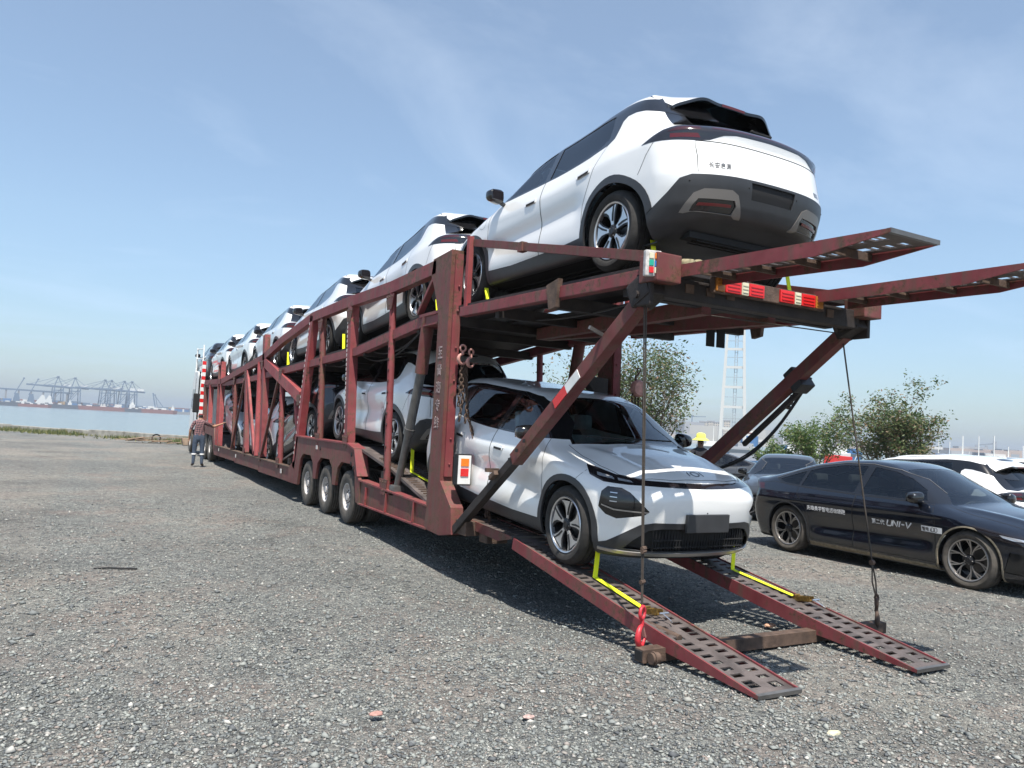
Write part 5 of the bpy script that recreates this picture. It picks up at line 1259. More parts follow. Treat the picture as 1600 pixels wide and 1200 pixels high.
tps('hanging_plate', bm, 'matte_black')
bm = B(); box(bm, (4.95, 4.62, 2.90), (1.30, 0.05, 0.13), None, 0.006); lb = tp('light_bar', bm, 'rust')
def lens(parent, x, w, mat, nm):
    bm = B(); box(bm, (x, 4.588, 2.90), (w, 0.022, 0.105), None, 0.006)
    for i in range(3): box(bm, (x, 4.575, 2.872+0.028*i), (w*0.8, 0.006, 0.010), None, 0.0)
    o = obj(nm, bm, M[mat], parent); return o
for x, w, mt, nm in ((4.36, 0.09, 'amber_lens', 'turn_light'), (4.50, 0.17, 'bright_red_lens', 'tail_light'), (4.63, 0.075, 'cream_lens', 'reversing_light'), (4.76, 0.17, 'bright_red_lens', 'tail_light'), (5.12, 0.17, 'bright_red_lens', 'tail_light'), (5.25, 0.075, 'cream_lens', 'reversing_light'), (5.38, 0.17, 'bright_red_lens', 'tail_light'), (5.52, 0.09, 'amber_lens', 'turn_light')): lens(lb, x, w, mt, nm)
# corner lamps
bm = B(); box(bm, (XL-0.03, 4.60, 2.97), (0.13, 0.05, 0.20), Euler((0, 0, R(-14))), 0.012); cl = tp('corner_lamp', bm, 'white_mark')
for i, (mt, dx, dz) in enumerate((('orange_lens', 0.022, 0.055), ('cream_lens', -0.022, 0.055), ('green_lens', -0.022, 0.0), ('blue_lens', 0.022, -0.005), ('bright_red_lens', -0.022, -0.055), ('cream_lens', 0.022, -0.055))):
    bm = B(); box(bm, (XL-0.032+dx, 4.572-dx*0.25, 2.97+dz), (0.038, 0.012, 0.045), Euler((0, 0, R(-14))), 0.004); obj('lamp_segment', bm, M[mt], cl)
bm = B(); box(bm, (XR+0.05, 4.66, 2.97), (0.10, 0.10, 0.20), None, 0.012); tp('corner_lamp', bm, 'cream_lens')
bm = B(); box(bm, (XL+0.12, 8.10, 1.16), (0.19, 0.10, 0.36), None, 0.01); pl_ = tp('post_lamp', bm, 'matte_black')
bm = B(); box(bm, (XL+0.12, 8.045, 1.16), (0.16, 0.012, 0.33), None, 0.004); obj('lamp_plate', bm, M['white_paint'], pl_)
bm = B(); box(bm, (XL+0.12, 8.035, 1.245), (0.10, 0.012, 0.09), None, 0.004); obj('turn_light', bm, M['orange_lens'], pl_)
bm = B(); box(bm, (XL+0.12, 8.035, 1.13), (0.10, 0.012, 0.09), None, 0.004); obj('tail_light', bm, M['bright_red_lens'], pl_)
# lower deck
ys_l = [8.0, 8.6, 10.4, 12, 14.6, 15.4, 18.6, 26.5, 29, 32]
for x0, x1 in ((XL+0.10, XL+0.75), (XR-0.75, XR-0.10)): plates('lower_wheel_track', x0, x1, ys_l, lo_d, 'tread_plate', 0.04, 0.0)
plates('lower_deck_plate', XL+0.77, XR-0.77, ys_l, lo_d, 'grime', 0.03, -0.06)
bm = B()
for i in range(34):
    y = 8.15+i*0.09; z = lo_d(y)
    for x in (XL+0.22, XL+0.42, XL+0.62, XR-0.22, XR-0.42, XR-0.62): box(bm, (x, y, z+0.006), (0.12, 0.022, 0.014))
tag(tp('tread_cleats', bm, 'rust'), kind='stuff')
bm = B()
for y in [8.3+1.2*i for i in range(17)]: box(bm, (5.0, y, max(lo_d(y)-0.16, 0.40)), (2.46, 0.10, 0.12))
tps('floor_bearer', bm, 'grime')
for x in (4.45, 5.55):
    bm = B(); prism(bm, [(8.2, 0.42), (11.0, 0.42), (12, 0.62), (15.2, 0.62), (15.8, 0.36), (27.4, 0.34), (27.4, 0.5), (15.9, 0.55), (15.2, 0.85), (12, 0.85), (8.2, 0.55)], 'x', x-0.06, x+0.06); tp('chassis_beam', bm, 'grime')
bm = B()   # coil of rope and tools lying between fender and cylinder
pts = [(XL+0.42+0.20*math.cos(a)*(1-0.01*a), 11.0+0.22*math.sin(a)*(1-0.01*a), 0.95+0.004*a) for a in [i*0.4 for i in range(90)]]
tube(bm, pts, 0.014, 6); ro = obj('rope_coil', bm, M['cable'], None, 40); tag(ro, 'coil of dirty rope lying on the lower deck behind the axle fender', 'rope')
bm = B(); beam(bm, (XL+0.10, 10.55, 0.78), (XL+0.55, 10.95, 0.86), 0.16, 0.04, (0, 0, 1), 0.01); beam(bm, (XL+0.10, 10.55, 0.84), (XL+0.5, 11.0, 0.95), 0.05, 0.03, (0, 0, 1), 0.01); o = obj('wheel_chock', bm, M['hook_red']); tag(o, 'red folded steel wheel chock lying beside the lift cylinder', 'wheel chock')
# wheels of the trailer
def truck_wheel(parent, x, y, sgn, r=0.425, nm='trailer_wheel', dual=True):
    e = empty(nm, (x-TO.x, y-TO.y, r)) if parent is TR else empty(nm, (x, y, r)); e.parent = parent
    for i, dx in enumerate((0, 0.29) if dual else (0,)):
        bm = B(); w = 0.235; hw = w/2; rr_ = 0.215
        prof = [(rr_, -hw+0.02), (rr_+0.03, -hw), (r-0.06, -hw-0.006), (r-0.015, -hw+0.012)]
        for g in (-0.06, -0.02, 0.02, 0.06): prof += [(r, g-0.014), (r-0.012, g-0.005), (r-0.012, g+0.005), (r, g+0.014)]
        prof += [(r-0.015, hw-0.012), (r-0.06, hw+0.006), (rr_+0.03, hw), (rr_, hw-0.02)]
        lathe(bm, prof, 'x', 40); o = obj('tyre', bm, M['tyre_dusty'], e, 35); o.location.x = -sgn*dx
    bm = B(); hw = 0.1175
    lathe(bm, [(0.0001, sgn*(hw-0.02)), (0.055, sgn*(hw-0.02)), (0.06, sgn*(hw-0.05)), (0.12, sgn*(hw-0.055)), (0.135, sgn*(hw-0.095)), (0.19, sgn*(hw-0.10)), (0.205, sgn*(hw-0.05)), (0.205, sgn*(hw-0.015)), (0.222, sgn*(hw-0.012)), (0.222, sgn*(hw-0.03))], 'x', 32)
    obj('wheel_rim', bm, M['white_mark'], e, 40)
    bm = B()
    for k in range(8):
        a = 2*math.pi*k/8; ball(bm, (sgn*(hw-0.045), 0.095*math.cos(a), 0.095*math.sin(a)), 0.014, 1)
    tag(obj('wheel_nuts', bm, M['rust'], e), kind='stuff')
    return e
for y in (12.28, 13.58, 14.88):
    for s in (-1, 1): truck_wheel(TR, sx(s, 0.15), y, s)
    bm = B(); tube(bm, [(XL+0.2, y, 0.425), (XR-0.2, y, 0.425)], 0.06, 12); tp('axle', bm, 'grime')
for k, (y0, y1, dx, sg_) in enumerate(((9.6, 11.9, 0.16, 0.16), (9.9, 12.6, 0.22, 0.22), (12.8, 14.4, 0.18, 0.12), (5.2, 7.9, 0.5, 0.08))):
    bm = B(); tube(bm, catenary_((XL+dx, y0, up_d(y0)-0.10), (XL+dx+0.05, y1, up_d(y1)-0.10), sg_), 0.012, 6); tp('hydraulic_hose', bm, 'hose', None, 40)
# far rear post extras: bracket funnel
bm = B(); prism(bm, [(XR-0.62, 2.42), (XR-0.22, 2.40), (XR-0.22, 1.95)], 'y', 8.45, 8.60); tp('post_bracket', bm, 'grime')
# hose along the far brace
bm = B(); pts = []
for i in range(25):
    f = i/24; y = 5.35+f*1.45; z = 2.33-f*1.05-0.30*math.sin(math.pi*f)*(1-0.3*f); pts.append((XR+0.05, y, z))
tube(bm, pts, 0.016, 8); tube(bm, [(p[0]+0.01, p[1], p[2]+0.035*math.sin(math.pi*i/24)) for i, p in enumerate(pts)], 0.008, 6); tp('hydraulic_hose', bm, 'hose', None, 40)
bm = B(); box(bm, (XR-0.04, 5.42, 2.30), (0.20, 0.14, 0.24), Euler((R(-38), 0, 0)), 0.02)
for k in range(6): tube(bm, [(XR+0.065, 5.50+0.03*k, 2.28-0.045*k), (XR+0.10, 5.52+0.03*k, 2.26-0.045*k)], 0.028, 8)
tp('hose_clamp', bm, 'hose')
bm = B(); beam(bm, (XR-0.03, 6.15, 1.62), (XR-0.03, 5.4, 2.20), 0.05, 0.04, (1, 0, 0), 0.005); tp('brace_strut', bm, 'grime')
# loading ramps ------------------------------------------------------------
def perforated(bm, L_, W, rows, pitch, hl, hw_, th, y_off=0.05, jag=0.0):
    """flat plate in local (x across, y along, z up) with rows of real slots"""
    n = int((L_-2*y_off)/pitch); xs = [-W/2]
    cell = W/rows
    for z in (0, -th):
        pass
    def quad(a, b, c, d): bm.faces.new([bm.verts.new(p) for p in (a, b, c, d)])
    def slab(x0, x1, y0, y1):
        if x1-x0 < 1e-5 or y1-y0 < 1e-5: return
        box2(bm, (x0, y0, -th), (x1, y1, 0))
    slab(-W/2, W/2, 0, y_off); slab(-W/2, W/2, y_off+n*pitch, L_)
    for r_ in range(rows):
        x0 = -W/2+r_*cell; st = (pitch/2 if r_ % 2 else 0)
        m0, m1 = x0+(cell-hl)/2, x0+(cell+hl)/2
        slab(x0, m0, y_off, y_off+n*pitch); slab(m1, x0+cell, y_off, y_off+n*pitch)
        y = y_off
        for k in range(n):
            yy = y_off+k*pitch+(pitch-hw_)/2+ (st if k < n-1 else 0)
            big = 1.9 if (k % 9 == 4 and r_ == 0) else 1.0
            slab(m0, m1, y, yy); y = yy+hw_*big
        slab(m0, m1, y, y_off+n*pitch)
def ramp_part(name, a, b, W, parent, flange=0.12, side_mat='red', taper=0.5, up=True):
    """a: upper/hinge point, b: tip (centre line)"""
    a = Vector(a); b = Vector(b); L_ = (b-a).length; d = (b-a)/L_; xa = Vector((0, 0, 1)).cross(d)*-1; xa = d.cross(Vector((0, 0, 1))).normalized(); za = xa.cross(d)
    mt = Matrix((xa, d, za)).transposed().to_4x4(); mt.translation = a
    def fin(nm, bm, mat, par=None):
        bmesh.ops.transform(bm, matrix=mt, verts=bm.verts); return tp(nm, bm, mat) if par is None else obj(nm, bm, M[mat], par)
    bm = B(); perforated(bm, L_, W-0.03, 2, 0.100, 0.095, 0.048, 0.010); r = fin(name, bm, 'tread_plate')
    for sg in (-1, 1):
        bm = B(); y1 = L_*0.72; lo = -flange
        prof = [(0, 0.012), (L_, 0.012), (L_, -0.012), (y1, lo), (0, lo)]
        prism(bm, prof, 'x', sg*(W/2-0.012), sg*(W/2+0.002)); f = fin('ramp_flange', bm, side_mat, r)
    bm = B()
    for k in range(int(L_/0.4)): box(bm, (0, 0.2+k*0.4, -0.04), (W-0.05, 0.02, 0.05))
    bmesh.ops.transform(bm, matrix=mt, verts=bm.verts); islands('ramp_rung', bm, M['rust'], r)
    bm = B(); box(bm, (0, L_-0.01, 0.0), (W, 0.03, 0.028)); fin('ramp_tip', bm, 'steel', r)
    return r
# lowered pair, each in two lengths
for x, nm in ((4.07, 'near'), (5.70, 'far')):
    ramp_part('loading_ramp', (x, 8.0, 0.60), (x, 6.93, 0.545), 0.40, TR, 0.09, 'red_worn', 1)
    ramp_part('loading_ramp', (x, 6.90, 0.54), (x, 3.60, 0.022), 0.40, TR, 0.105, 'red')
# raised pair sticking out behind the upper deck
for x, zt in ((4.15, 2.90), (5.72, 2.95)): ramp_part('upper_ramp', (x, 4.62, 2.985), (x, 2.78, zt), 0.46, TR, 0.085, 'red')
# cross bar lying on the gravel under the ramp tips
bm = B(); prism(bm, [(4.50, 0.0), (4.60, 0.0), (4.60, 0.095), (4.50, 0.095)], 'x', 3.66, 6.42, 0.006); cb = obj('ramp_crossbar', bm, M['rust']); tag(cb, 'rusty square steel bar lying on gravel beneath both lowered ramps', 'steel bar')
bm = B(); box(bm, (3.655, 4.55, 0.048), (0.012, 0.075, 0.07)); obj('bar_opening', bm, M['matte_black'], cb)
bm = B(); tube(bm, [(3.69, 4.455, 0.045), (3.76, 4.455, 0.045)], 0.042, 16); lathe(bm, [(0.050, 3.71), (0.050, 3.725), (0.04, 3.725), (0.04, 3.71)], 'x', 16, (0, 4.455, 0.045), True); obj('bar_roller', bm, M['rust'], cb, 40)
bm = B(); tube(bm, [(4.0, 4.50, 0.15), (3.92, 4.95, 0.20)], 0.03, 12); obj('bar_lug', bm, M['rust'], cb, 40)

# ------------------------------------------------------------------ wires, hooks, chains, straps
def link_bm(bm, c, d, up, s=0.034, r=0.008):
    """one chain link round centre c, long axis d"""
    d = Vector(d).normalized(); up = Vector(up); up = (up-d*up.dot(d)).normalized(); pts = []
    for k in range(9):
        a = 2*math.pi*k/8; pts.append(Vector(c)+d*math.cos(a)*s+up*math.sin(a)*s*0.55)
    tube(bm, pts, r, 5, False)
def chain(bm, pts, pitch=0.045, s=0.034, r=0.008):
    pts = [Vector(p) for p in pts]; acc = 0; k = 0
    for a, b in zip(pts, pts[1:]):
        L_ = (b-a).length; n = max(1, int(L_/pitch)); d = (b-a).normalized()
        for i in range(n):
            c = a.lerp(b, (i+0.5)/n); u = Vector((1, 0.3, 0)) if k % 2 else Vector((0, 1, 0.2)); link_bm(bm, c, d, u, s, r); k += 1
def catenary(a, b, sag, n=14): return [Vector(a).lerp(Vector(b), i/n)+Vector((0, 0, -sag*4*(i/n)*(1-i/n))) for i in range(n+1)]
def hook_bm(bm, c, s, ax=(1, 0, 0), r=0.016):
    """open lifting hook below an eye at c"""
    ax = Vector(ax); c = Vector(c); pts = []
    for k in range(13):
        a = 2*math.pi*k/12; pts.append(c+ax*math.cos(a)*s*0.28+Vector((0, 0, 1))*math.sin(a)*s*0.28)
    tube(bm, pts, r*0.8, 8, False)
    pts = [c+Vector((0, 0, -s*0.30)), c+Vector((0, 0, -s*0.55))]; rs = [r, r*1.1]
    for k in range(11):
        a = math.pi/2+math.radians(250)*k/10
        pts.append(c+Vector((0, 0, -s*1.0))+ax*math.cos(a)*s*0.42+Vector((0, 0, 1))*math.sin(a)*s*0.45); rs.append(r*(1.5-0.9*abs(k-4)/6))
    tube(bm, pts, r, 8, True, rs)
wr = empty('winch_wire', (3.75, 4.80, 2.85)); tag(wr, 'left winch wire rope hanging from the upper deck to the red hook', 'wire rope')
def wp(name, bm, mat, par, sm=False): 
    o = obj(name, bm, M[mat], par, sm); o.location = -par.location; return o
bm = B(); tube(bm, [(3.765, 4.80, 2.80), (3.745, 4.66, 0.55), (3.74, 4.64, 0.35)], 0.0065, 6); tube(bm, [(3.785, 4.80, 2.80), (3.757, 4.66, 0.55), (3.745, 4.64, 0.35)], 0.0065, 6)
wp('wire', bm, 'cable', wr); bm = B()
for z in (0.80, 0.78, 0.55): tube(bm, [(3.735, 4.66, z), (3.775, 4.67, z+0.004)], 0.018, 8)
tag(wp('wire_clamp', bm, 'rust', wr), kind='stuff')
hk = empty('lifting_hook', (3.74, 4.63, 0.32)); tag(hk, 'bright red steel lifting hook at the end of the left wire', 'hook')
bm = B(); hook_bm(bm, (3.74, 4.63, 0.33), 0.17, (0.85, 0.5, 0), 0.017); wp('hook_body', bm, 'hook_red', hk, 50)
bm = B(); beam(bm, (3.74, 4.63, 0.245), (3.80, 4.665, 0.14), 0.012, 0.03, (0, 1, 0)); wp('hook_latch', bm, 'hook_pink', hk)
wr = empty('winch_wire', (6.3, 4.88, 2.8)); tag(wr, 'right winch wire rope running from the deck corner to the ground beside the sedan', 'wire rope')
bm = B(); tube(bm, [(6.22, 4.90, 2.76), (6.31, 4.58, 0.62)], 0.008, 6); tube(bm, [(6.31, 4.58, 0.62), (6.29, 4.56, 0.45), (6.33, 4.54, 0.30)], 0.007, 6); tube(bm, [(6.31, 4.58, 0.62), (6.34, 4.56, 0.45), (6.33, 4.54, 0.30)], 0.007, 6); tube(bm, [(4.62, 4.96, 2.72), (6.22, 4.96, 2.74)], 0.006, 6)
wp('wire', bm, 'cable', wr); bm = B(); tube(bm, [(6.295, 4.58, 0.62), (6.325, 4.58, 0.62)], 0.024, 8); wp('wire_clamp', bm, 'rust', wr)
bm = B(); hook_bm(bm, (6.33, 4.54, 0.27), 0.15, (0.7, 0.7, 0), 0.016); chain(bm, [(6.33, 4.54, 0.34), (6.33, 4.54, 0.28)], 0.045, 0.035, 0.008); wp('hook_body', bm, 'rust', wr, 50)
bm = B(); lathe(bm, [(0.05, -0.02), (0.035, 0), (0.05, 0.02), (0.0001, 0.02), (0.0001, -0.02)], 'x', 18, (6.22, 4.90, 2.78)); box(bm, (6.22, 4.90, 2.80), (0.09, 0.10, 0.14), None, 0.02); wp('pulley', bm, 'grime', wr)
# chains with pale hooks on the near rear post
ch = empty('hanging_chain', (3.8, 8.2, 2.4)); tag(ch, 'rusty chains with pale pink hooks hanging on the near rear post', 'chain')
bm = B(); chain(bm, [(3.84, 8.24, 2.42), (3.90, 8.20, 1.8), (4.02, 8.05, 1.25), (4.05, 7.90, 0.95), (4.04, 7.80, 0.70), (4.02, 7.70, 0.52)], 0.042)
chain(bm, [(3.82, 8.24, 2.40), (3.83, 8.22, 2.0), (3.80, 8.22, 1.72)], 0.042); chain(bm, [(3.86, 8.24, 2.40), (3.88, 8.2, 1.95), (3.86, 8.18, 1.70)], 0.042); chain(bm, [(3.80, 8.24, 2.36), (3.79, 8.24, 1.9)], 0.042)
chain(bm, [(3.92, 8.16, 1.68), (4.0, 8.02, 1.28), (4.07, 7.9, 0.92), (4.0, 7.78, 0.66)], 0.042)
tag(wp('chain_links', bm, 'chain', ch, 60), kind='stuff'); bm = B()
hook_bm(bm, (3.80, 8.22, 2.58), 0.13, (1, 0, 0), 0.016); wp('hook_body', bm, 'hook_pink', ch, 50)
bm = B(); hook_bm(bm, (3.90, 8.20, 2.54), 0.12, (1, 0.3, 0), 0.016); wp('hook_body', bm, 'hook_pink', ch, 50)
bm = B(); box(bm, (4.02, 7.62, 0.44), (0.26, 0.20, 0.10), None, 0.02); wp('chain_anchor', bm, 'rust', ch)
# chain hoist on the far rear post
ch = empty('chain_hoist', (6.2, 8.2, 2.3)); tag(ch, 'round rusty chain hoist with hanging chains on the far rear post', 'chain hoist')
bm = B(); lathe(bm, [(0.0001, -0.06), (0.09, -0.055), (0.115, -0.02), (0.115, 0.02), (0.09, 0.055), (0.0001, 0.06)], 'y', 24, (6.33, 8.12, 2.28)); wp('hoist_body', bm, 'hook_pink', ch, 40)
bm = B(); hook_bm(bm, (6.33, 8.12, 2.52), 0.11, (1, 0, 0), 0.012); wp('hook_body', bm, 'rust', ch, 50)
bm = B()
for x in (6.24, 6.29, 6.34, 6.42): chain(bm, [(x, 8.12, 2.24), (x+0.02, 8.10, 1.30)], 0.045, 0.03, 0.007)
tag(wp('chain_links', bm, 'chain', ch, 60), kind='stuff')
# yellow wheel straps
def strap(pts, w, label, across=(1, 0, 0), ratchet=None):
    e = empty('wheel_strap', pts[0]); tag(e, label, 'strap', 'yellow tie-down straps')
    bm = B(); pts = [Vector(p) for p in pts]; ax = Vector(across)
    rows = [(bm.verts.new(p-ax*w/2), bm.verts.new(p+ax*w/2), bm.verts.new(p-ax*w/2+Vector((0, 0.004, -0.004))), bm.verts.new(p+ax*w/2+Vector((0, 0.004, -0.004)))) for p in pts]
    for a, b in zip(rows, rows[1:]):
        bm.faces.new((a[0], a[1], b[1], b[0])); bm.faces.new((a[2], b[2], b[3], a[3])); bm.faces.new((a[0], b[0], b[2], a[2])); bm.faces.new((a[1], a[3], b[3], b[1]))
    wp('webbing', bm, 'strap', e)
    if ratchet:
        c = Vector(ratchet); ry = Euler((R(-9), 0, 0)); bm = B()
        for x in (-0.028, 0.028): box(bm, c+Vector((x, 0.0, 0.02)), (0.006, 0.19, 0.045), ry, 0.002)
        for yy in (-0.07, -0.02, 0.03, 0.075): tube(bm, [c+Vector((-0.034, yy, 0.025+yy*0.15)), c+Vector((0.034, yy, 0.025+yy*0.15))], 0.011, 8)
        wp('ratchet', bm, 'ratchet', e); bm = B(); tube(bm, [c+Vector((-0.035, -0.13, 0.035)), c+Vector((0.05, -0.13, 0.035))], 0.009, 8); tube(bm, [c+Vector((0, -0.13, 0.03)), c+Vector((0.02, -0.20, -0.005)), c+Vector((0.0, -0.24, -0.008))], 0.005, 6); wp('ratchet_handle', bm, 'rim_bright', e)
rz = lambda y: 0.022+(y-3.60)*0.518/3.30
strap([(4.10, 5.73, 0.66), (4.07, 5.72, rz(5.72)+0.02), (4.05, 4.98, rz(4.98)+0.02)], 0.05, 'yellow strap with ratchet from the near front wheel along the near lowered ramp', ratchet=(4.06, 4.90, rz(4.9)+0.012))
strap([(5.76, 5.73, 0.62), (5.74, 5.72, rz(5.72)+0.02), (5.80, 4.98, rz(4.98)+0.02)], 0.05, 'yellow strap with ratchet from the far front wheel along the far lowered ramp', ratchet=(5.80, 4.90, rz(4.9)+0.012))
strap([(4.13, 5.18, 3.34), (4.12, 5.10, 3.00)], 0.05, 'short yellow strap behind the near rear wheel of the rearmost upper SUV')
strap([(5.76, 5.18, 3.34), (5.74, 5.06, 2.88)], 0.05, 'short yellow strap behind the far rear wheel of the rearmost upper SUV')
strap([(5.90, 4.70, 3.02), (5.92, 4.55, 3.04)], 0.06, 'yellow strap end lying at the root of the far raised ramp')
strap([(3.98, 8.05, 3.30), (3.97, 7.95, 3.06)], 0.05, 'short yellow strap behind the near front wheel of the rearmost upper SUV')
strap([(3.99, 9.55, 3.35), (3.98, 9.45, 3.08)], 0.05, 'short yellow strap behind the rear wheel of the second upper SUV')
strap([(3.99, 13.9, 3.25), (3.98, 13.8, 2.90)], 0.05, 'short yellow strap behind the rear wheel of the third upper SUV')
strap([(3.99, 18.4, 3.2), (3.98, 18.3, 2.82)], 0.06, 'short yellow strap behind the rear wheel of the fourth upper SUV')
strap([(4.08, 10.35, 1.36), (4.06, 10.28, 0.98), (4.10, 9.55, 0.87), (4.14, 9.25, 0.80)], 0.05, 'yellow strap with ratchet behind the near wheel of the second lower SUV', ratchet=(4.15, 9.12, 0.785))
bm = B(); box(bm, (4.05, 4.60, 3.02), (0.16, 0.10, 0.05), Euler((0.1, 0.1, 0.5)), 0.02); box(bm, (4.13, 4.57, 3.035), (0.10, 0.06, 0.035), Euler((0.1, 0.2, 0.2)), 0.015); o = obj('glove', bm, simple('dirty_cloth', (0.33, 0.28, 0.17), 0.9, var=0.4, scale=30), None, 60); tag(o, 'crumpled dirty work glove lying at the root of the near raised ramp', 'glove')
# ------------------------------------------------------------------ the vehicles
SC = 1.045
def place_car(root, yr, zr, yf, zf, x=4.885, face=1):
    """rear axle at (yr, zr), front axle at (yf, zf) on the driving surface"""
    root.location = (x, (yr+yf)/2, (zr+zf)/2); root.rotation_euler = (math.atan2(zf-zr, abs(yf-yr)), 0, 0 if face > 0 else math.pi); root.scale = (SC, SC, SC)
def repaint(root, old, new):
    for c in [root]+list(root.children_recursive):
        if c.type == 'MESH':
            for s_ in c.material_slots:
                if s_.material == old:
                    s_.link = 'OBJECT'; s_.material = new
GU = 'new compact SUVs strapped on the upper deck'; GLW = 'new compact SUVs on the lower deck'
suv = empty('suv'); build_suv(suv, M['white'])
tag(suv, 'rearmost white SUV on the upper deck, its tail with smoked light band towards the viewer', 'car', GU)
z = lambda y: up_d(y)+0.065
place_car(suv, 5.56, z(5.56)+0.055, 8.42, z(8.42)+0.02)
names = ['white SUV on the upper deck just ahead of the rearmost one, above the lift cylinder', 'white SUV third from the rear on the upper deck, behind the truss uprights',
         'white SUV fourth from the rear on the upper deck, above the big diagonal beam', 'white SUV fifth from the rear on the upper deck', 'small-looking white SUV sixth from the rear on the upper deck']
for i, (yr, nm) in enumerate(zip((10.22, 14.95, 19.6, 24.1, 28.5), names)):
    c = copy_tree(suv); c['label'] = nm; place_car(c, yr, z(yr), yr+2.86, z(yr+2.86))
c = copy_tree(suv); c['label'] = 'black SUV at the front end of the upper deck, over the cab'; place_car(c, 33.2, z(32), 36.05, z(32)+0.12)
repaint(c, M['white'], M['black_paint'])
low = [('white SUV nose-down on the loading ramps, front bumper towards the viewer', 8.96, 0.605, 6.10, 0.425, -1, None),
       ('silver-white SUV over the trailer axles on the lower deck, tail to the viewer', 10.95, 1.10, 13.69, 1.28, 1, None),
       ('black SUV on the lower deck between the leaning upright and the fender', 15.65, 1.12, 18.37, 0.56, 1, 'black_paint'),
       ('white SUV in the middle of the lower deck, below the big diagonal', 19.9, 0.50, 22.63, 0.50, 1, None),
       ('silver SUV leaning nose-up on the forward part of the lower deck', 27.3, 1.10, 24.7, 0.58, -1, 'silver')]
for nm, yr, zr, yf, zf, fc, pm in low:
    c = copy_tree(suv); c['label'] = nm; c['group'] = GLW; place_car(c, yr, zr, yf, zf, face=fc)
    if pm: repaint(c, M['white'], M[pm])
GP = 'parked cars on the gravel right of the trailer'
sed = empty('sedan'); build_sedan(sed, M['navy'], True)
tag(sed, 'dark blue-black fastback sedan with white lettering on its doors, parked right of the ramps', 'car', GP)
sed.location = (10.62, 7.08, -0.02); sed.rotation_euler = (0, 0, math.pi-R(2.5)); sed.scale = (1.06, 1.06, 1.06)
c = copy_tree(sed); c['label'] = 'dark grey sedan parked nose-left behind the lettered sedan'; c.location = (14.6, 12.9, -0.02); c.rotation_euler = (0, 0, R(128)); c.scale = (1, 1, 1)
for ch in list(c.children):
    if ch.name.split('.')[0] in ('door_lettering', 'lettering_panel', 'panel_lettering'): bpy.data.objects.remove(ch)
repaint(c, M['navy'], M['grey_paint'])
c = copy_tree(c); c['label'] = 'dark grey car furthest back, half hidden by the white bonnet and the far brace'; c.location = (15.2, 17.2, -0.02); c.rotation_euler = (0, 0, R(70)); repaint(c, M['grey_paint'], M['grey_paint'])
for nm, x, y, rz_ in (('white SUV parked directly behind the lettered sedan, side windows visible over its bonnet', 13.5, 8.95, 2), ('white SUV at the right edge of the photo, tail and roof spoiler visible', 17.2, 10.0, 8), ('white SUV further back whose flat roof shows above the lettered sedan', 20.0, 13.2, 5)):
    c = copy_tree(suv); c['label'] = nm; c['group'] = GP; c.location = (x, y, -0.02); c.rotation_euler = (0, 0, R(rz_)); c.scale = (1, 1, 1)

# the tractor pulling the trailer
tk = empty('tractor_truck', (5.0, 33.5, 0)); tag(tk, 'white tractor truck at the far end of the trailer, black mirror, dusty wheels', 'truck')
def kp(name, bm, mat, par=None, sm=False):
    o = obj(name, bm, M[mat], par or tk, sm)
    if par is None: o.location = (-5.0, -33.5, 0)
    return o
bm = B(); prism(bm, [(33.6, 1.0), (33.6, 3.05), (33.9, 3.35), (35.3, 3.45), (35.75, 2.6), (35.85, 1.7), (35.85, 0.6), (34.9, 0.6), (34.7, 1.0)], 'x', 3.78, 6.22, 0.05); kp('cab', bm, 'white_paint')
bm = B(); prism(bm, [(34.5, 1.9), (34.5, 2.65), (35.35, 2.65), (35.62, 1.9)], 'x', 3.765, 3.79); kp('cab_window', bm, 'gloss_black')
bm = B(); prism(bm, [(34.45, 0.9), (34.45, 3.1), (34.48, 3.1), (34.48, 0.9)], 'x', 3.77, 3.785); kp('door_gap', bm, 'seam')
bm = B(); box(bm, (5.0, 35.74, 2.2), (2.2, 0.05, 0.9), Euler((R(10), 0, 0))); kp('windscreen', bm, 'gloss_black')
bm = B(); prism(bm, [(33.6, 3.35), (35.3, 3.45), (34.9, 3.95), (33.7, 4.0)], 'x', 3.95, 6.05, 0.05); kp('roof_fairing', bm, 'white_paint')
bm = B(); box(bm, (5.0, 31.8, 0.85), (0.9, 7.2, 0.28)); kp('truck_chassis', bm, 'grime')
bm = B(); tube(bm, [(3.70, 32.6, 1.4), (3.70, 32.6, 3.3)], 0.03, 8); box(bm, (3.62, 32.5, 2.05), (0.24, 0.10, 0.75), None, 0.04); kp('side_mirror', bm, 'matte_black')
bm = B(); prism(bm, [(28.2, 0.98), (30.4, 0.98), (30.4, 1.05), (28.2, 1.05)], 'x', 3.8, 4.4); prism(bm, [(28.2, 0.6), (28.24, 0.6), (28.24, 1.05), (28.2, 1.05)], 'x', 3.8, 4.4); kp('mudguard', bm, 'rust')
bm = B(); tube(bm, [(4.0, 31.0, 0.7), (4.0, 32.6, 0.7)], 0.33, 20); kp('fuel_tank', bm, 'steel', None, 40)
for y in (28.85, 30.15, 34.9):
    for s in (-1, 1):
        e = truck_wheel(tk, (XL+0.17 if s < 0 else XR-0.17)-5.0, y-33.5, s, 0.50, 'truck_wheel', y < 34); e.location.z = 0.5
sp_ = empty('striped_post', (3.72, 31.7, 0)); sp_.parent = TR; sp_.location = (3.72-TO.x, 31.7-TO.y, 0)
for k in range(22):
    bm = B(); box(bm, (0, 0, 0.55+k*0.145), (0.13, 0.10, 0.145)); obj('post_band', bm, M['bright_red_lens' if k % 2 else 'white_paint'], sp_)
bm = B()
for y in (32.3, 34.4): tube(bm, [(3.74, y, 3.2 if y < 33 else 3.4), (3.74, y, 4.35)], 0.03, 8)
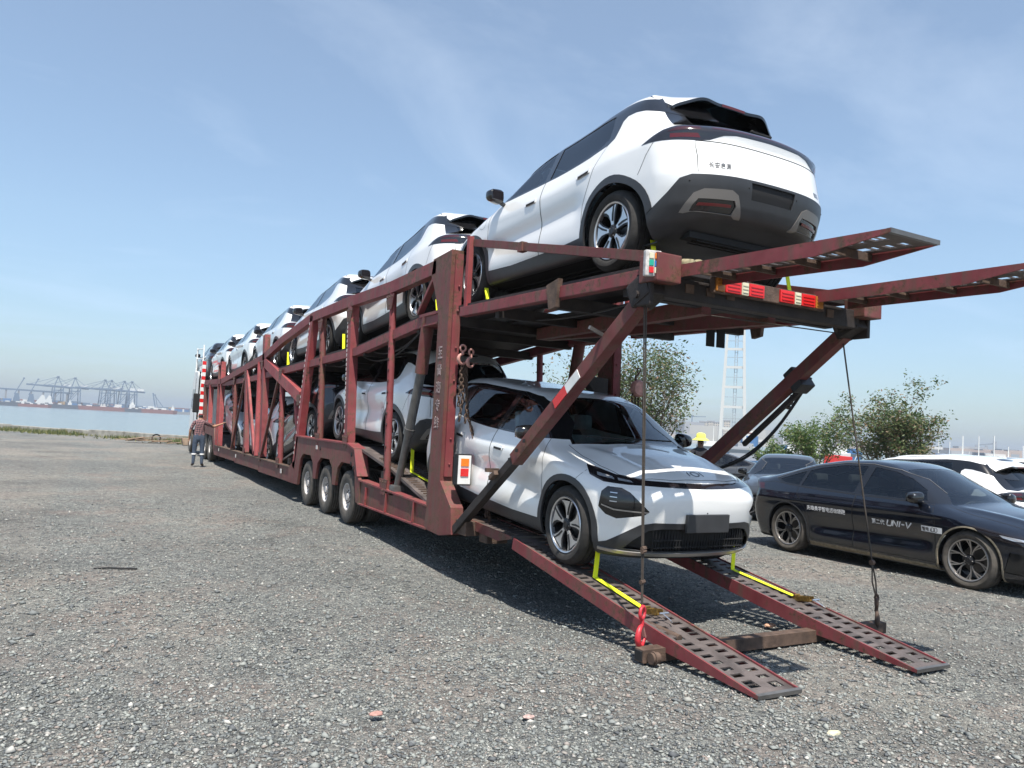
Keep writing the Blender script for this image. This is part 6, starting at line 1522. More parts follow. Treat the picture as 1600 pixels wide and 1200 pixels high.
tube(bm, [(3.74, 32.3, 4.2), (3.74, 34.4, 4.3)], 0.02, 6); tube(bm, [(3.74, 32.3, 3.8), (3.74, 34.4, 3.9)], 0.02, 6); kp('roof_railing', bm, 'white_paint')

# ------------------------------------------------------------------ people
def person(name, loc, rot, joints, mats, label):
    """one skinned body mesh; joints: dict name -> (pos, radius, parent)"""
    root = empty(name, loc, (0, 0, rot)); tag(root, label, 'person')
    nm = list(joints); me = bpy.data.meshes.new('body')
    me.from_pydata([joints[k][0] for k in nm], [(nm.index(joints[k][2]), nm.index(k)) for k in nm if joints[k][2]], [])
    o = bpy.data.objects.new('body', me); COL.objects.link(o)
    md = o.modifiers.new('skin', 'SKIN'); md.use_smooth_shade = True
    for i, k in enumerate(nm):
        r_ = joints[k][1]; me.skin_vertices[0].data[i].radius = r_ if isinstance(r_, tuple) else (r_, r_)
        me.skin_vertices[0].data[i].use_root = (joints[k][2] is None)
    o.modifiers.new('sub', 'SUBSURF').levels = 2
    dg = bpy.context.evaluated_depsgraph_get(); dg.update(); m2 = bpy.data.meshes.new_from_object(o.evaluated_get(dg)); bpy.data.objects.remove(o)
    m2.materials.clear()
    for m_ in mats['list']: m2.materials.append(m_)
    for p in m2.polygons: p.material_index = mats['f'](p.center); p.use_smooth = True
    b = bpy.data.objects.new('body', m2); COL.objects.link(b); b.parent = root
    return root
skin = simple('tanned_skin', (0.36, 0.19, 0.12), 0.6); jeans = simple('dark_jeans', (0.05, 0.07, 0.105), 0.85, var=0.25, scale=20); boots = simple('brown_boots', (0.06, 0.04, 0.03), 0.7); hair = simple('black_hair', (0.012, 0.010, 0.010), 0.7)
shirt, stt, stb = new_mat('checked_red_shirt'); tcs = stt.nodes.new('ShaderNodeTexCoord'); mps = stt.nodes.new('ShaderNodeMapping'); mps.inputs['Rotation'].default_value = (0, R(40), R(10)); mps.inputs['Scale'].default_value = (22, 22, 22); stt.links.new(tcs.outputs['Object'], mps.inputs[0])
wv = stt.nodes.new('ShaderNodeTexChecker'); wv.inputs['Scale'].default_value = 1.0; wv.inputs['Color1'].default_value = (0.045, 0.03, 0.04, 1); wv.inputs['Color2'].default_value = (0.25, 0.13, 0.13, 1); stt.links.new(mps.outputs[0], wv.inputs['Vector']); stt.links.new(wv.outputs[0], stb.inputs['Base Color']); stb.inputs['Roughness'].default_value = 0.9
def man_joints(ra, la, wide=1.0):
    j = {'pelvis': ((0, 0, 0.93), (0.155*wide, 0.115), None), 'waist': ((0, 0.01, 1.08), (0.15*wide, 0.11), 'pelvis'), 'chest': ((0, 0.0, 1.27), (0.17*wide, 0.12), 'waist'), 'neck0': ((0, 0, 1.42), (0.09, 0.085), 'chest'), 'neck': ((0, 0.01, 1.49), 0.055, 'neck0'),
         'head0': ((0, 0.02, 1.56), (0.075, 0.085), 'neck'), 'head': ((0, 0.02, 1.65), (0.078, 0.095), 'head0')}
    for s, nm in ((-1, 'l'), (1, 'r')):
        j['hip'+nm] = ((s*0.10, 0, 0.86), 0.10, 'pelvis'); j['knee'+nm] = ((s*0.115, 0.02, 0.48), 0.068, 'hip'+nm); j['calf'+nm] = ((s*0.12, 0.0, 0.33), 0.062, 'knee'+nm); j['ankle'+nm] = ((s*0.125, -0.02, 0.09), 0.045, 'calf'+nm); j['toe'+nm] = ((s*0.16, 0.16, 0.045), 0.04, 'ankle'+nm)
        arm = ra if s > 0 else la
        j['sh'+nm] = ((s*0.175, 0, 1.375), 0.068, 'neck0'); j['el'+nm] = (arm[0], 0.046, 'sh'+nm); j['wr'+nm] = (arm[1], 0.028, 'el'+nm); j['pa'+nm] = (arm[2], (0.036, 0.02), 'wr'+nm)
        d = Vector(arm[2])-Vector(arm[1]); d.normalize(); sd = Vector((0, 1, 0)) if abs(d.y) < 0.8 else Vector((0, 0, 1)); sd = (sd-d*sd.dot(d)).normalized(); pb = Vector(arm[2])
        for f in range(4):
            o = sd*(0.018*(f-1.5)); L_ = 0.045+0.008*(1.5-abs(f-1.5)); m = pb+o+d*0.03; t = m+d*L_+Vector((0, 0, -0.012))
            j['f%d%s' % (f, nm)] = (tuple(m), 0.0085, 'pa'+nm); j['g%d%s' % (f, nm)] = (tuple(t), 0.007, 'f%d%s' % (f, nm))
        t = pb-sd*0.035-d*0.02; j['t0'+nm] = (tuple(t), 0.010, 'pa'+nm); j['t1'+nm] = (tuple(t-sd*0.012+d*0.04), 0.008, 't0'+nm)
    return j
def man_mat(c):
    if c.z > 1.60 or (c.z > 1.53 and c.y < 0.0): return 3
    if c.z > 1.475: return 0
    if c.z < 0.09: return 4
    if c.z < 0.99: return 2 if not (abs(c.x) > 0.24) else 0
    if abs(c.x) > 0.36 or (c.x < -0.22 and c.z < 1.14): return 0
    return 1
p1 = person('person', (3.05, 25.9, -0.02), R(-8), man_joints([(0.38, 0.20, 1.26), (0.62, 0.36, 1.36), (0.70, 0.40, 1.40)], [(-0.27, -0.02, 1.12), (-0.29, 0.06, 0.88), (-0.29, 0.08, 0.80)], 1.05),
       {'list': [skin, shirt, jeans, hair, boots], 'f': man_mat}, 'man seen from behind in checked shirt and jeans, right hand resting on the trailer')
bm = B()
for s in (-1, 1): ball(bm, (s*0.085, 0.02, 1.585), 0.022, 2, (0.5, 0.8, 1.3))
islands('ear', bm, skin, p1)
bm = B()
for s in (-1, 1): ball(bm, (s*0.03, 0.105, 1.60), 0.010, 1); 
islands('eye', bm, hair, p1); bm = B(); ball(bm, (0, 0.115, 1.565), 0.016, 2, (0.8, 1, 1.4)); obj('nose', bm, skin, p1, 60)
for s in (-1, 1):
    bm = B(); lathe(bm, [(0.070, 0.37), (0.073, 0.38), (0.073, 0.405), (0.069, 0.415)], 'z', 16, (s*0.12, 0.0, 0)); obj('trouser_band', bm, M['white_paint'], p1, 60)
darkshirt = simple('dark_work_shirt', (0.02, 0.02, 0.026), 0.9)
p2 = person('person', (11.68, 12.72, 0.0), R(150), man_joints([(0.27, 0.05, 1.12), (0.25, 0.25, 1.0), (0.24, 0.32, 0.98)], [(-0.27, 0.05, 1.12), (-0.25, 0.25, 1.0), (-0.24, 0.32, 0.98)]),
       {'list': [simple('dark_skin_shade', (0.16, 0.09, 0.06), 0.6), darkshirt, jeans, hair, boots], 'f': man_mat}, 'worker in a bright yellow sun hat and dark shirt beyond the white bonnet')
bm = B(); lathe(bm, [(0.0001, 1.80), (0.06, 1.795), (0.095, 1.77), (0.105, 1.69), (0.13, 1.675), (0.185, 1.635), (0.182, 1.628), (0.125, 1.662), (0.10, 1.665)], 'z', 28, (0, 0.02, 0)); obj('sun_hat', bm, simple('yellow_cloth', (0.75, 0.72, 0.12), 0.85), p2, 50)
bm = B()
for s in (-1, 1): ball(bm, (s*0.03, 0.105, 1.60), 0.010, 1)
ball(bm, (0, 0.115, 1.565), 0.016, 2, (0.8, 1, 1.4)); obj('face_features', bm, hair, p2)

# ------------------------------------------------------------------ trees and shrubs
def leaf_mat(name, cols):
    m, t, b = new_mat(name); g = t.nodes.new('ShaderNodeNewGeometry'); r_ = ramp(t.nodes, cols); t.links.new(g.outputs['Random Per Island'], r_.inputs[0]); t.links.new(r_.outputs[0], b.inputs['Base Color'])
    b.inputs['Roughness'].default_value = 0.6; tr = t.nodes.new('ShaderNodeBsdfTranslucent'); t.links.new(r_.outputs[0], tr.inputs[0]); mxs = t.nodes.new('ShaderNodeMixShader'); mxs.inputs[0].default_value = 0.35
    out = t.nodes['Material Output']; t.links.new(b.outputs[0], mxs.inputs[1]); t.links.new(tr.outputs[0], mxs.inputs[2]); t.links.new(mxs.outputs[0], out.inputs[0]); return m
LM = leaf_mat('feathery_green_leaves', [(0, (0.045, 0.10, 0.025)), (0.5, (0.10, 0.175, 0.045)), (0.85, (0.17, 0.23, 0.07)), (1.0, (0.24, 0.20, 0.09))])
LM2 = leaf_mat('green_and_brown_leaves', [(0, (0.04, 0.08, 0.028)), (0.45, (0.09, 0.14, 0.05)), (0.78, (0.16, 0.17, 0.07)), (1.0, (0.26, 0.15, 0.10))])
bark = simple('grey_brown_bark', (0.14, 0.11, 0.08), 0.9, var=0.3, scale=12)
def tree(name, loc, h, w, seed, lm, label, cat='tree', stems=4, leaves=9000, ls=0.085, low_=0.25, group=None, skew=(0, 0)):
    rg = random.Random(seed); root = empty(name, loc); tag(root, label, cat, group)
    tips = []; bmb = B()
    def grow(p, d, L_, r_, lev):
        n = 4; pts = [p]; rs = [r_]
        for i in range(n):
            d = (d+Vector((rg.uniform(-1, 1), rg.uniform(-1, 1), rg.uniform(-0.3, 0.7)))*0.16).normalized(); pts.append(pts[-1]+d*L_/n); rs.append(r_*(1-0.55*(i+1)/n))
            if lev < 3 and i >= 1:
                for _ in range(2 if lev < 2 else 1):
                    sd = Vector((rg.uniform(-1, 1), rg.uniform(-1, 1), rg.uniform(-0.1, 0.8))).normalized(); grow(pts[-1], (d*0.55+sd*0.75).normalized(), L_*rg.uniform(0.42, 0.68), rs[-1]*0.6, lev+1)
        tube(bmb, pts, r_, 5 if lev else 7, False, rs)
        if lev >= 1: tips.extend([(q, lev) for q in pts[2:]])
    for k in range(stems):
        a = 6.28*k/stems+rg.uniform(-0.5, 0.5); t = rg.uniform(0.15, 0.55)
        d = Vector((math.cos(a)*t*w/h+skew[0], math.sin(a)*t*w/h+skew[1], 1)).normalized(); grow(Vector((math.cos(a)*0.12, math.sin(a)*0.12, 0)), d, h*rg.uniform(0.55, 0.72), 0.022*h**0.8, 0)
    obj('trunk', bmb, bark, root, 'all')
    tips = [t for t in tips if t[0].z > h*low_] or tips
    V, Fc = [], []
    # leaf clumps of uneven density round the twig ends
    wts = [rg.random()**1.5+0.05 for _ in tips]
    for q, lv in rg.choices(tips, wts, k=leaves):
        s_ = 0.20*h/5; c = q+Vector((rg.gauss(0, s_), rg.gauss(0, s_), rg.gauss(0, s_*0.8)))
        a = Vector((rg.uniform(-1, 1), rg.uniform(-1, 1), rg.uniform(-0.8, 0.5))).normalized(); b = a.cross(Vector((rg.uniform(-1, 1), rg.uniform(-1, 1), rg.uniform(-1, 1)))).normalized(); l_ = ls*rg.uniform(0.6, 1.5)
        i = len(V); V += [c, c+a*l_*0.5+b*l_*0.22, c+a*l_, c+a*l_*0.5-b*l_*0.22]; Fc.append((i, i+1, i+2, i+3))
    me = bpy.data.meshes.new('crown'); me.from_pydata([tuple(v) for v in V], [], Fc); link('crown', me, lm, root)
    return root
def at(bd, dist, z=0.0): return (math.sin(R(bd))*dist, math.cos(R(bd))*dist, z)
GT = 'small trees along the shore'
tree('tree', at(55.0, 30), 3.05, 2.3, 11, LM2, 'largest feathery green tree with browning top, right of the lattice tower', 'tree', 6, 11500, 0.105, 0.16, GT, (0.05, -0.04))
tree('tree', at(50.3, 33), 2.35, 1.5, 5, LM, 'light green young tree standing left of the largest tree', 'tree', 4, 6500, 0.10, 0.2, GT)
tree('bush', at(47.9, 33), 1.45, 1.9, 8, LM, 'low round green bush right of the tower foot', 'bush', 5, 5000, 0.10, 0.1)
tree('tree', at(34.8, 26), 3.7, 2.4, 21, LM2, 'tall open-crowned tree seen through the trailer between the braces', 'tree', 6, 7500, 0.10, 0.3, GT)
tree('tree', at(38.8, 25), 3.7, 1.0, 31, LM2, 'tree with reddish leaf tips behind the far rear post', 'tree', 3, 6500, 0.10, 0.3, GT)
tree('tree', at(26.6, 31), 3.3, 1.8, 41, LM, 'thin pale tree seen between the near rear post and the SUV roofs', 'tree', 4, 7000, 0.10, 0.2, GT)

# ------------------------------------------------------------------ shore
conc = simple('weathered_concrete', (0.26, 0.25, 0.22), 0.9, var=0.3, scale=3)
bm = B()
t = -75.0
rg = random.Random(4)
sw = empty('seawall', SH0); tag(sw, 'low broken concrete seawall along the water edge', 'wall')
while t < 60:
    L_ = rg.uniform(2.2, 3.2); a = SH0+SHD*t; b_ = SH0+SHD*(t+L_-0.03); bm = B(); hh = rg.uniform(0.27, 0.36)
    beam(bm, (a.x, a.y, hh/2-1.4), (b_.x, b_.y, hh/2-1.4+rg.uniform(-0.02, 0.02)), 0.55, 2.8+hh, (0, 0, 1), 0.03); o = obj('concrete_block', bm, conc, sw); o.location = -SH0; t += L_
gm = leaf_mat('weed_leaves', [(0, (0.06, 0.085, 0.03)), (0.5, (0.13, 0.16, 0.05)), (1.0, (0.28, 0.25, 0.10))])
V, Fc = [], []
for _ in range(26000):
    t = rg.uniform(-60, 34); dens = 0.5+0.5*math.sin(t*0.9)*math.sin(t*0.37+1)
    if rg.random() > dens: continue
    off = -abs(rg.gauss(0.4, 0.9)); c = SH0+SHD*t+SHN*off; hgt = rg.uniform(0.06, 0.26)*(0.5+dens); a = rg.uniform(0, 6.28); lx, ly = math.cos(a)*0.03, math.sin(a)*0.03
    i = len(V); V += [(c.x-lx, c.y-ly, -0.03), (c.x+lx, c.y+ly, -0.03), (c.x+rg.uniform(-0.15, 0.15), c.y+rg.uniform(-0.15, 0.15), hgt)]; Fc.append((i, i+1, i+2))
me = bpy.data.meshes.new('weeds'); me.from_pydata(V, [], Fc); tag(link('weeds', me, gm), kind='stuff')
# timber scraps with an old tyre
wood = simple('weathered_timber', (0.28, 0.20, 0.14), 0.85, var=0.3, scale=6)
pl = empty('timber_heap', (3.3, 44.0, 0)); tag(pl, 'heap of broken brown boards lying near the seawall', 'timber')
for k in range(14):
    bm = B(); a = rg.uniform(-0.5, 0.5); c = Vector((rg.uniform(-1.5, 1.2), rg.uniform(-0.4, 0.4), 0.05+0.03*k*rg.random())); d = Vector((math.cos(a), math.sin(a), rg.uniform(-0.1, 0.15)))*rg.uniform(0.4, 0.9)
    beam(bm, c-d, c+d, 0.14, 0.03, (0, 0, 1)); obj('board', bm, wood, pl)
bm = B(); lathe(bm, [(0.22, -0.05), (0.235, 0), (0.22, 0.05), (0.17, 0.04), (0.16, 0), (0.17, -0.04)], 'y', 28, (3.2, 45.4, 0.20), True); o = obj('old_tyre', bm, M['tyre'], None, 40); tag(o, 'old tyre standing upright behind the heap of boards', 'tyre')
bm = B(); prism(bm, [(-0.35, 0), (0.35, 0), (0.45, 0.35), (-0.45, 0.35)], 'y', -0.3, 0.3); o = obj('broken_crate', bm, wood); o.location = (4.6, 42.5, 0); tag(o, 'small broken wooden crate right of the old tyre', 'crate')
bm = B(); tube(bm, [(-3.9, 28.6, 0), (-3.95, 28.5, 0.42)], 0.03, 6); o = obj('rusty_stake', bm, M['matte_black']); tag(o, 'thin dark stake standing in the gravel at far left', 'stake')
bm = B(); tube(bm, [(0.15, 9.05, 0.0), (0.28, 9.0, 0.012), (0.42, 8.93, 0.01), (0.55, 8.95, 0.0)], 0.009, 6); o = obj('bent_wire', bm, M['matte_black']); tag(o, 'short bent dark wire lying on open gravel left of the trailer', 'wire')
for nm, x, y, sz_, col, lb in (('brick_chip', 1.55, 4.25, 0.032, (0.34, 0.19, 0.16), 'small red brick chip on the gravel, bottom left of centre'), ('brick_chip', 2.35, 3.9, 0.03, (0.38, 0.27, 0.24), 'pale pink brick chip on the gravel, bottom centre'), ('litter_scrap', 3.9, 3.05, 0.04, (0.45, 0.42, 0.30), 'flattened pale scrap on the gravel below the ramp tips'), ('stone', 5.55, 5.05, 0.05, (0.5, 0.28, 0.18), 'orange-brown stone lying between the two ramps')):
    bm = B(); ball(bm, (x, y, 0.0), sz_, 2, (1.3, 0.8, 0.35)); 
    for v in bm.verts: v.co += Vector((rg.uniform(-1, 1), rg.uniform(-1, 1), rg.uniform(-1, 1)))*sz_*0.12
    o = obj(nm, bm, simple(nm+'_surface', col, 0.9, var=0.3, scale=40)); tag(o, lb, 'stone' if 'chip' in nm or nm == 'stone' else 'litter')

# ------------------------------------------------------------------ lattice tower standing in the water
tw = empty('lattice_tower', at(44.75, 240, -2.6)); tw.rotation_euler = (0, 0, R(-44.75)); tw.scale = (0.84, 0.84, 1.0); tag(tw, 'tall white two-legged pylon tower with grey ladder rising beyond the cars', 'tower')
wp_ = simple('tower_white_paint', (0.52, 0.52, 0.50), 0.6); gp_ = simple('tower_grey_steel', (0.30, 0.33, 0.36), 0.6)
def tx(zz, s): f = zz/41.5; return s*(4.4-1.7*f)
for s in (-1, 1):
    bm = B(); beam(bm, (tx(0, s), 0, 0), (tx(41.5, s), 0, 41.5), 1.25, 1.4, (0, 1, 0), w2=0.85, h2=1.0); obj('tower_leg', bm, wp_, tw)
for k, zz in enumerate((8, 14.5, 20.5, 26.5, 32, 37, 40.8)):
    bm = B(); beam(bm, (tx(zz, -1), 0, zz), (tx(zz, 1), 0, zz), 0.3, 0.75 if k < 6 else 0.5, (0, 0, 1)); obj('cross_beam', bm, wp_, tw)
for zz in (11, 17.5, 23.5, 29.5, 34.5):
    bm = B(); beam(bm, (tx(zz, -1), 0, zz), (tx(zz, 1), 0, zz), 0.15, 0.15, (0, 0, 1)); obj('tie_rod', bm, gp_, tw)
bm = B()
for x in (-0.15, 0.75): beam(bm, (x, 0.6, 0), (x+0.2, 0.6, 46), 0.22, 0.22, (0, 1, 0))
for k in range(46): beam(bm, (-0.15, 0.6, k), (0.9, 0.6, k), 0.10, 0.10, (0, 0, 1))
beam(bm, (0.3, 0.6, 46), (0.3, 0.6, 50), 0.15, 0.15, (0, 1, 0)); ball(bm, (0.4, 0.6, 48), 0.5, 1); obj('tower_ladder', bm, gp_, tw)
bm = B(); box(bm, (0, 0, 41.6), (6.4, 3, 0.25)); 
for k in range(9): beam(bm, (-3+0.75*k, -1.4, 41.6), (-3+0.75*k, -1.4, 42.7), 0.08, 0.08, (0, 1, 0))
beam(bm, (-3.1, -1.4, 42.7), (3.1, -1.4, 42.7), 0.08, 0.08, (0, 0, 1)); obj('tower_platform', bm, wp_, tw)

# ------------------------------------------------------------------ port across the water
steel_b = simple('crane_blue_steel', (0.10, 0.15, 0.22), 0.6); hull_r = simple('ship_red_hull', (0.20, 0.075, 0.06), 0.6); hull_d = simple('ship_dark_hull', (0.06, 0.07, 0.09), 0.6); ship_w = simple('ship_white', (0.65, 0.65, 0.62), 0.6)
quay = simple('quay_concrete', (0.22, 0.22, 0.22), 0.9)
def frame(name, bd, dist, label, cat, group=None, rot=0.0, z0=-2.6):
    e = empty(name, at(bd, dist, z0), (0, 0, R(-bd+rot))); return tag(e, label, cat, group)
DP = 1750.0
bm = B()
for bd0 in range(-16, 12, 4):
    a = Vector(at(bd0, DP+60, 0)); b = Vector(at(bd0+4.02, DP+60, 0)); beam(bm, a, b, 260, 5.5, (0, 0, 1))
tag(obj('port_quay', bm, quay), kind='structure')
CR = 'quay cranes across the water'
crl = ['leftmost tall blue quay crane with its boom lowered', 'second tall blue quay crane from the left', 'blue quay crane at the left end of the cluster of four', 'second crane of the cluster of four quay cranes', 'third crane of the cluster of four quay cranes', 'rightmost crane of the cluster of four quay cranes']
for bd, lb in zip((-1.94, -0.98, 0.75, 1.12, 1.88, 2.34), crl):
    e = frame('quay_crane', bd, DP-40, lb, 'crane', CR, rot=10)
    bm = B()
    for x in (-9, 9):
        for y in (-11, 11): beam(bm, (x, y, 2), (x*0.8, y, 40), 1.7, 1.7, (0, 1, 0))
    for y in (-11, 11): beam(bm, (-9, y, 14), (9, y, 14), 1.6, 1.6, (0, 0, 1)); beam(bm, (-8, y, 34), (8, y, 34), 1.4, 1.4, (0, 0, 1)); beam(bm, (-8.6, y, 15), (7.5, y, 38), 0.9, 0.9, (0, 1, 0))
    for x in (-9, 9): beam(bm, (x, -11, 14), (x, 11, 14), 1.4, 1.4, (0, 0, 1))
    obj('portal_legs', bm, steel_b, e)
    bm = B(); beam(bm, (-52, 0, 42), (24, 0, 40), 3.5, 2.8, (0, 0, 1)); obj('boom', bm, steel_b, e)
    bm = B(); beam(bm, (-6, 0, 41), (-1, 0, 60), 1.4, 1.4, (0, 1, 0)); beam(bm, (8, 0, 41), (-1, 0, 60), 1.2, 1.2, (0, 1, 0)); beam(bm, (-1, 0, 60), (-46, 0, 43), 0.7, 0.7, (0, 0, 1)); beam(bm, (-1, 0, 60), (-24, 0, 43), 0.7, 0.7, (0, 0, 1)); beam(bm, (-1, 0, 60), (22, 0, 42), 0.7, 0.7, (0, 0, 1)); box(bm, (-1, 0, 60), (4, 3, 2)); obj('mast_stays', bm, steel_b, e)
    bm = B(); box(bm, (15, 0, 44.5), (12, 6, 5)); obj('machine_house', bm, ship_w, e)
e = frame('conveyor_bridge', -4.2, DP-20, 'long raised bridge on many piers at the far left of the port', 'bridge')
bm = B(); beam(bm, (-260, 0, 34), (95, 0, 30), 5, 3.0, (0, 0, 1)); obj('bridge_deck', bm, steel_b, e)
for k in range(18): bm = B(); beam(bm, (-255+20*k, 0, 0), (-255+20*k, 0, 31), 3.0, 3.0, (0, 1, 0)); obj('bridge_pier', bm, quay, e)
for bd, lb in ((-4.12, 'slim jib crane above the long bridge, further left'), (-3.35, 'slim jib crane above the long bridge, further right')):
    e = frame('jib_crane', bd, DP-60, lb, 'crane'); bm = B()
    prism(bm, [(-8, 0), (8, 0), (3, 24), (-3, 24)], 'y', -4, 4); obj('crane_base', bm, steel_b, e); bm = B(); beam(bm, (-4, 0, 22), (9, 0, 52), 1.6, 1.6, (0, 1, 0)); box(bm, (9, 0, 52), (3, 2, 3)); obj('crane_jib', bm, steel_b, e)
e = frame('luffing_crane', 3.9, DP-150, 'dark luffing crane with raised jib standing apart to the right', 'crane'); bm = B()
beam(bm, (0, 0, 0), (-8, 0, 38), 2.2, 2.2, (0, 1, 0)); beam(bm, (-8, 0, 38), (16, 0, 6), 1.2, 1.2, (0, 1, 0)); beam(bm, (4, 0, 0), (-4, 0, 36), 1.2, 1.2, (0, 1, 0)); obj('crane_jib', bm, steel_b, e); bm = B(); box(bm, (6, 0, 6), (22, 8, 9)); obj('crane_base', bm, ship_w, e)
def ship(bd, dist, L_, h, hm, label, house=1, rot=0, grp='ships moored across the water'):
    e = frame('cargo_ship', bd, dist, label, 'ship', grp, rot); bm = B()
    w = L_*0.07; out = [(-L_/2, -w), (L_*0.38, -w), (L_*0.5, 0), (L_*0.38, w), (-L_/2, w)]
    bmv = [[bm.verts.new((x*(1 if z_ else 0.96), y, z_*h)) for x, y in out] for z_ in (0, 1)]
    bm.faces.new(bmv[0][::-1]); bm.faces.new(bmv[1])
    for i in range(5): bm.faces.new((bmv[0][i], bmv[0][(i+1) % 5], bmv[1][(i+1) % 5], bmv[1][i]))
    obj('hull', bm, hm, e)
    bm = B(); sx_ = (L_*0.36 if house > 0 else -L_*0.36); box(bm, (sx_, 0, h+L_*0.035), (L_*0.09, w*1.5, L_*0.07)); box(bm, (sx_, 0, h+L_*0.085), (L_*0.05, w*1.2, L_*0.035)); beam(bm, (sx_, 0, h+L_*0.10), (sx_, 0, h+L_*0.16), 0.8, 0.8, (0, 1, 0)); obj('deckhouse', bm, ship_w, e)
    for k in range(5): bm = B(); box(bm, (-sx_*0.9+sx_*0.30*k, 0, h+0.8), (L_*0.09, w*1.3, 2.2)); obj('hatch_cover', bm, ship_w if k % 2 == 0 else hull_d, e)
ship(1.1, DP-190, 100, 7, hull_r, 'long bulk ship with red hull and white hatches below the cranes', 1)
ship(-4.3, DP-170, 72, 7, hull_d, 'dark barge with pale deckhouse at the left edge of the water', -1)
ship(-3.1, DP-200, 50, 5, hull_r, 'small red-bottomed barge right of the leftmost dark barge', -1)
ship(-2.0, DP-180, 60, 7, hull_d, 'dark blue coaster below the leftmost quay crane', 1)
ship(-0.4, DP-180, 60, 7, hull_d, 'dark coaster between the two groups of quay cranes', -1)
ship(4.1, DP-220, 60, 7, hull_r, 'ship with bright red deck at the right end of the port', 1)
ship(2.9, DP-200, 50, 6, hull_d, 'short dark barge between the red bulk ship and the luffing crane', 1)
for bd, w_, lb in ((-2.85, 26, 'left one of two white pitched sheds on the quay'), (-2.45, 20, 'right one of two white pitched sheds on the quay')):
    e = frame('white_shed', bd, DP-60, lb, 'shed'); bm = B(); prism(bm, [(-w_/2, 0), (w_/2, 0), (w_*0.25, 22), (w_*0.1, 24)], 'y', -6, 6); obj('shed_body', bm, ship_w, e)
rg = random.Random(12); bm = B(); mats_c = [ship_w, hull_r, steel_b, simple('container_blue', (0.05, 0.14, 0.30), 0.6), simple('container_ochre', (0.35, 0.22, 0.08), 0.6)]
for _ in range(420):
    bd = rg.uniform(-9, 8); p = at(bd, DP+rg.uniform(-60, 100)); st = len(bm.faces); hh = rg.choice((2.6, 5.2, 7.8, 10.4)); box(bm, (p[0], p[1], hh/2+0.2), (12.2*rg.choice((1, 1, 2)), 10, hh)); mat_idx(bm, st, rg.randrange(5))
tag(obj('container_stacks', bm, mats_c), kind='stuff')
# city and industry along the far right shore
bm = B(); cm = [simple('far_wall_%d' % i, c, 0.8) for i, c in enumerate(((0.42, 0.41, 0.38), (0.30, 0.31, 0.33), (0.55, 0.54, 0.52), (0.22, 0.25, 0.28), (0.36, 0.30, 0.27)))]
for _ in range(760):
    bd = rg.uniform(24, 72); ds = rg.uniform(950, 1700); p = at(bd, ds); st = len(bm.faces); hh = rg.uniform(3, 10) if rg.random() < 0.88 else rg.uniform(10, 26 if bd < 47 else 13); wd = rg.uniform(12, 45); box(bm, (p[0], p[1], hh/2-1), (wd, rg.uniform(12, 30), hh), Euler((0, 0, rg.random()*3))); mat_idx(bm, st, rg.randrange(5))
for bd0 in range(20, 76, 4): beam(bm, at(bd0, 1200, -2), at(bd0+4.02, 1200, -2), 700, 2.5, (0, 0, 1)); 
tag(obj('far_city', bm, cm), kind='stuff')
win_d = simple('far_window', (0.10, 0.12, 0.14), 0.3)
def block(bd, dist, w_, h, mat, label, floors=10, cols=6, gi_=None):
    e = frame('apartment_block', bd, dist, label, 'building', gi_); bm = B(); box(bm, (0, 0, h/2), (w_, 14, h)); obj('wall', bm, mat, e); bm = B(); box(bm, (0, 0, h+0.6), (w_+1, 15, 1.2)); obj('roof', bm, cm[1], e)
    for i in range(floors):
        bm = B()
        for k in range(cols): box(bm, (-w_/2+w_*(k+0.5)/cols, -7.05, h*(i+0.5)/floors), (w_/cols*0.5, 0.3, h/floors*0.5))
        obj('window_row', bm, win_d, e)
beige = simple('beige_render', (0.52, 0.47, 0.40), 0.8)
GB = 'pale apartment blocks beyond the tower'
for bd, w_, h, lb in ((42.75, 13, 30, 'beige apartment block furthest left of the row beyond the tower'), (43.25, 10, 31, 'second beige block from the left in the row beyond the tower'), (43.7, 12, 30, 'middle beige block of the row just left of the tower'), (44.35, 9, 33, 'grey-beige block seen between the tower legs')): block(bd, 1150, w_, h, beige, lb, 10, 4, GB)
for bd, lb in ((41.3, 'faint tower crane left of the beige blocks'), (41.9, 'faint tower crane nearest the beige blocks'), (40.2, 'faint tower crane furthest left over the white SUV bonnet')):
    e = frame('tower_crane', bd, 1300, lb, 'crane'); bm = B(); beam(bm, (0, 0, 0), (0, 0, 44), 1.5, 1.5, (0, 1, 0)); beam(bm, (-10, 0, 41), (22, 0, 42), 1.0, 1.0, (0, 0, 1)); obj('crane_mast', bm, steel_b, e)
# grain elevator far right
e = frame('grain_elevator', 60.6, 1750, 'grey elevator tower with conveyor bridge on the right horizon', 'building'); bm = B(); box(bm, (8, 0, 15), (7, 8, 30)); box(bm, (-22, 0, 11), (6, 8, 22)); box(bm, (-6, 0, 11), (5, 8, 22)); obj('wall', bm, cm[1], e); bm = B(); beam(bm, (-25, 0, 21), (8, 0, 26), 3, 2, (0, 0, 1)); obj('conveyor', bm, cm[3], e)
for k, bd in enumerate((45.75, 46.1)):
    e = frame('storage_tank', bd, 420, ('left' if k == 0 else 'right')+' one of two blue and white tanks with a red rim, right of the tower', 'tank', None); bm = B(); lathe(bm, [(3.1, 0), (3.1, 9), (0.001, 9.8)], 'z', 20); obj('tank_shell', bm, ship_w, e); bm = B(); lathe(bm, [(3.15, 2), (3.15, 7.5)], 'z', 20); obj('tank_band', bm, mats_c[3], e); bm = B(); lathe(bm, [(3.2, 8.6), (3.2, 9.3)], 'z', 20); obj('tank_rim', bm, hull_r, e)
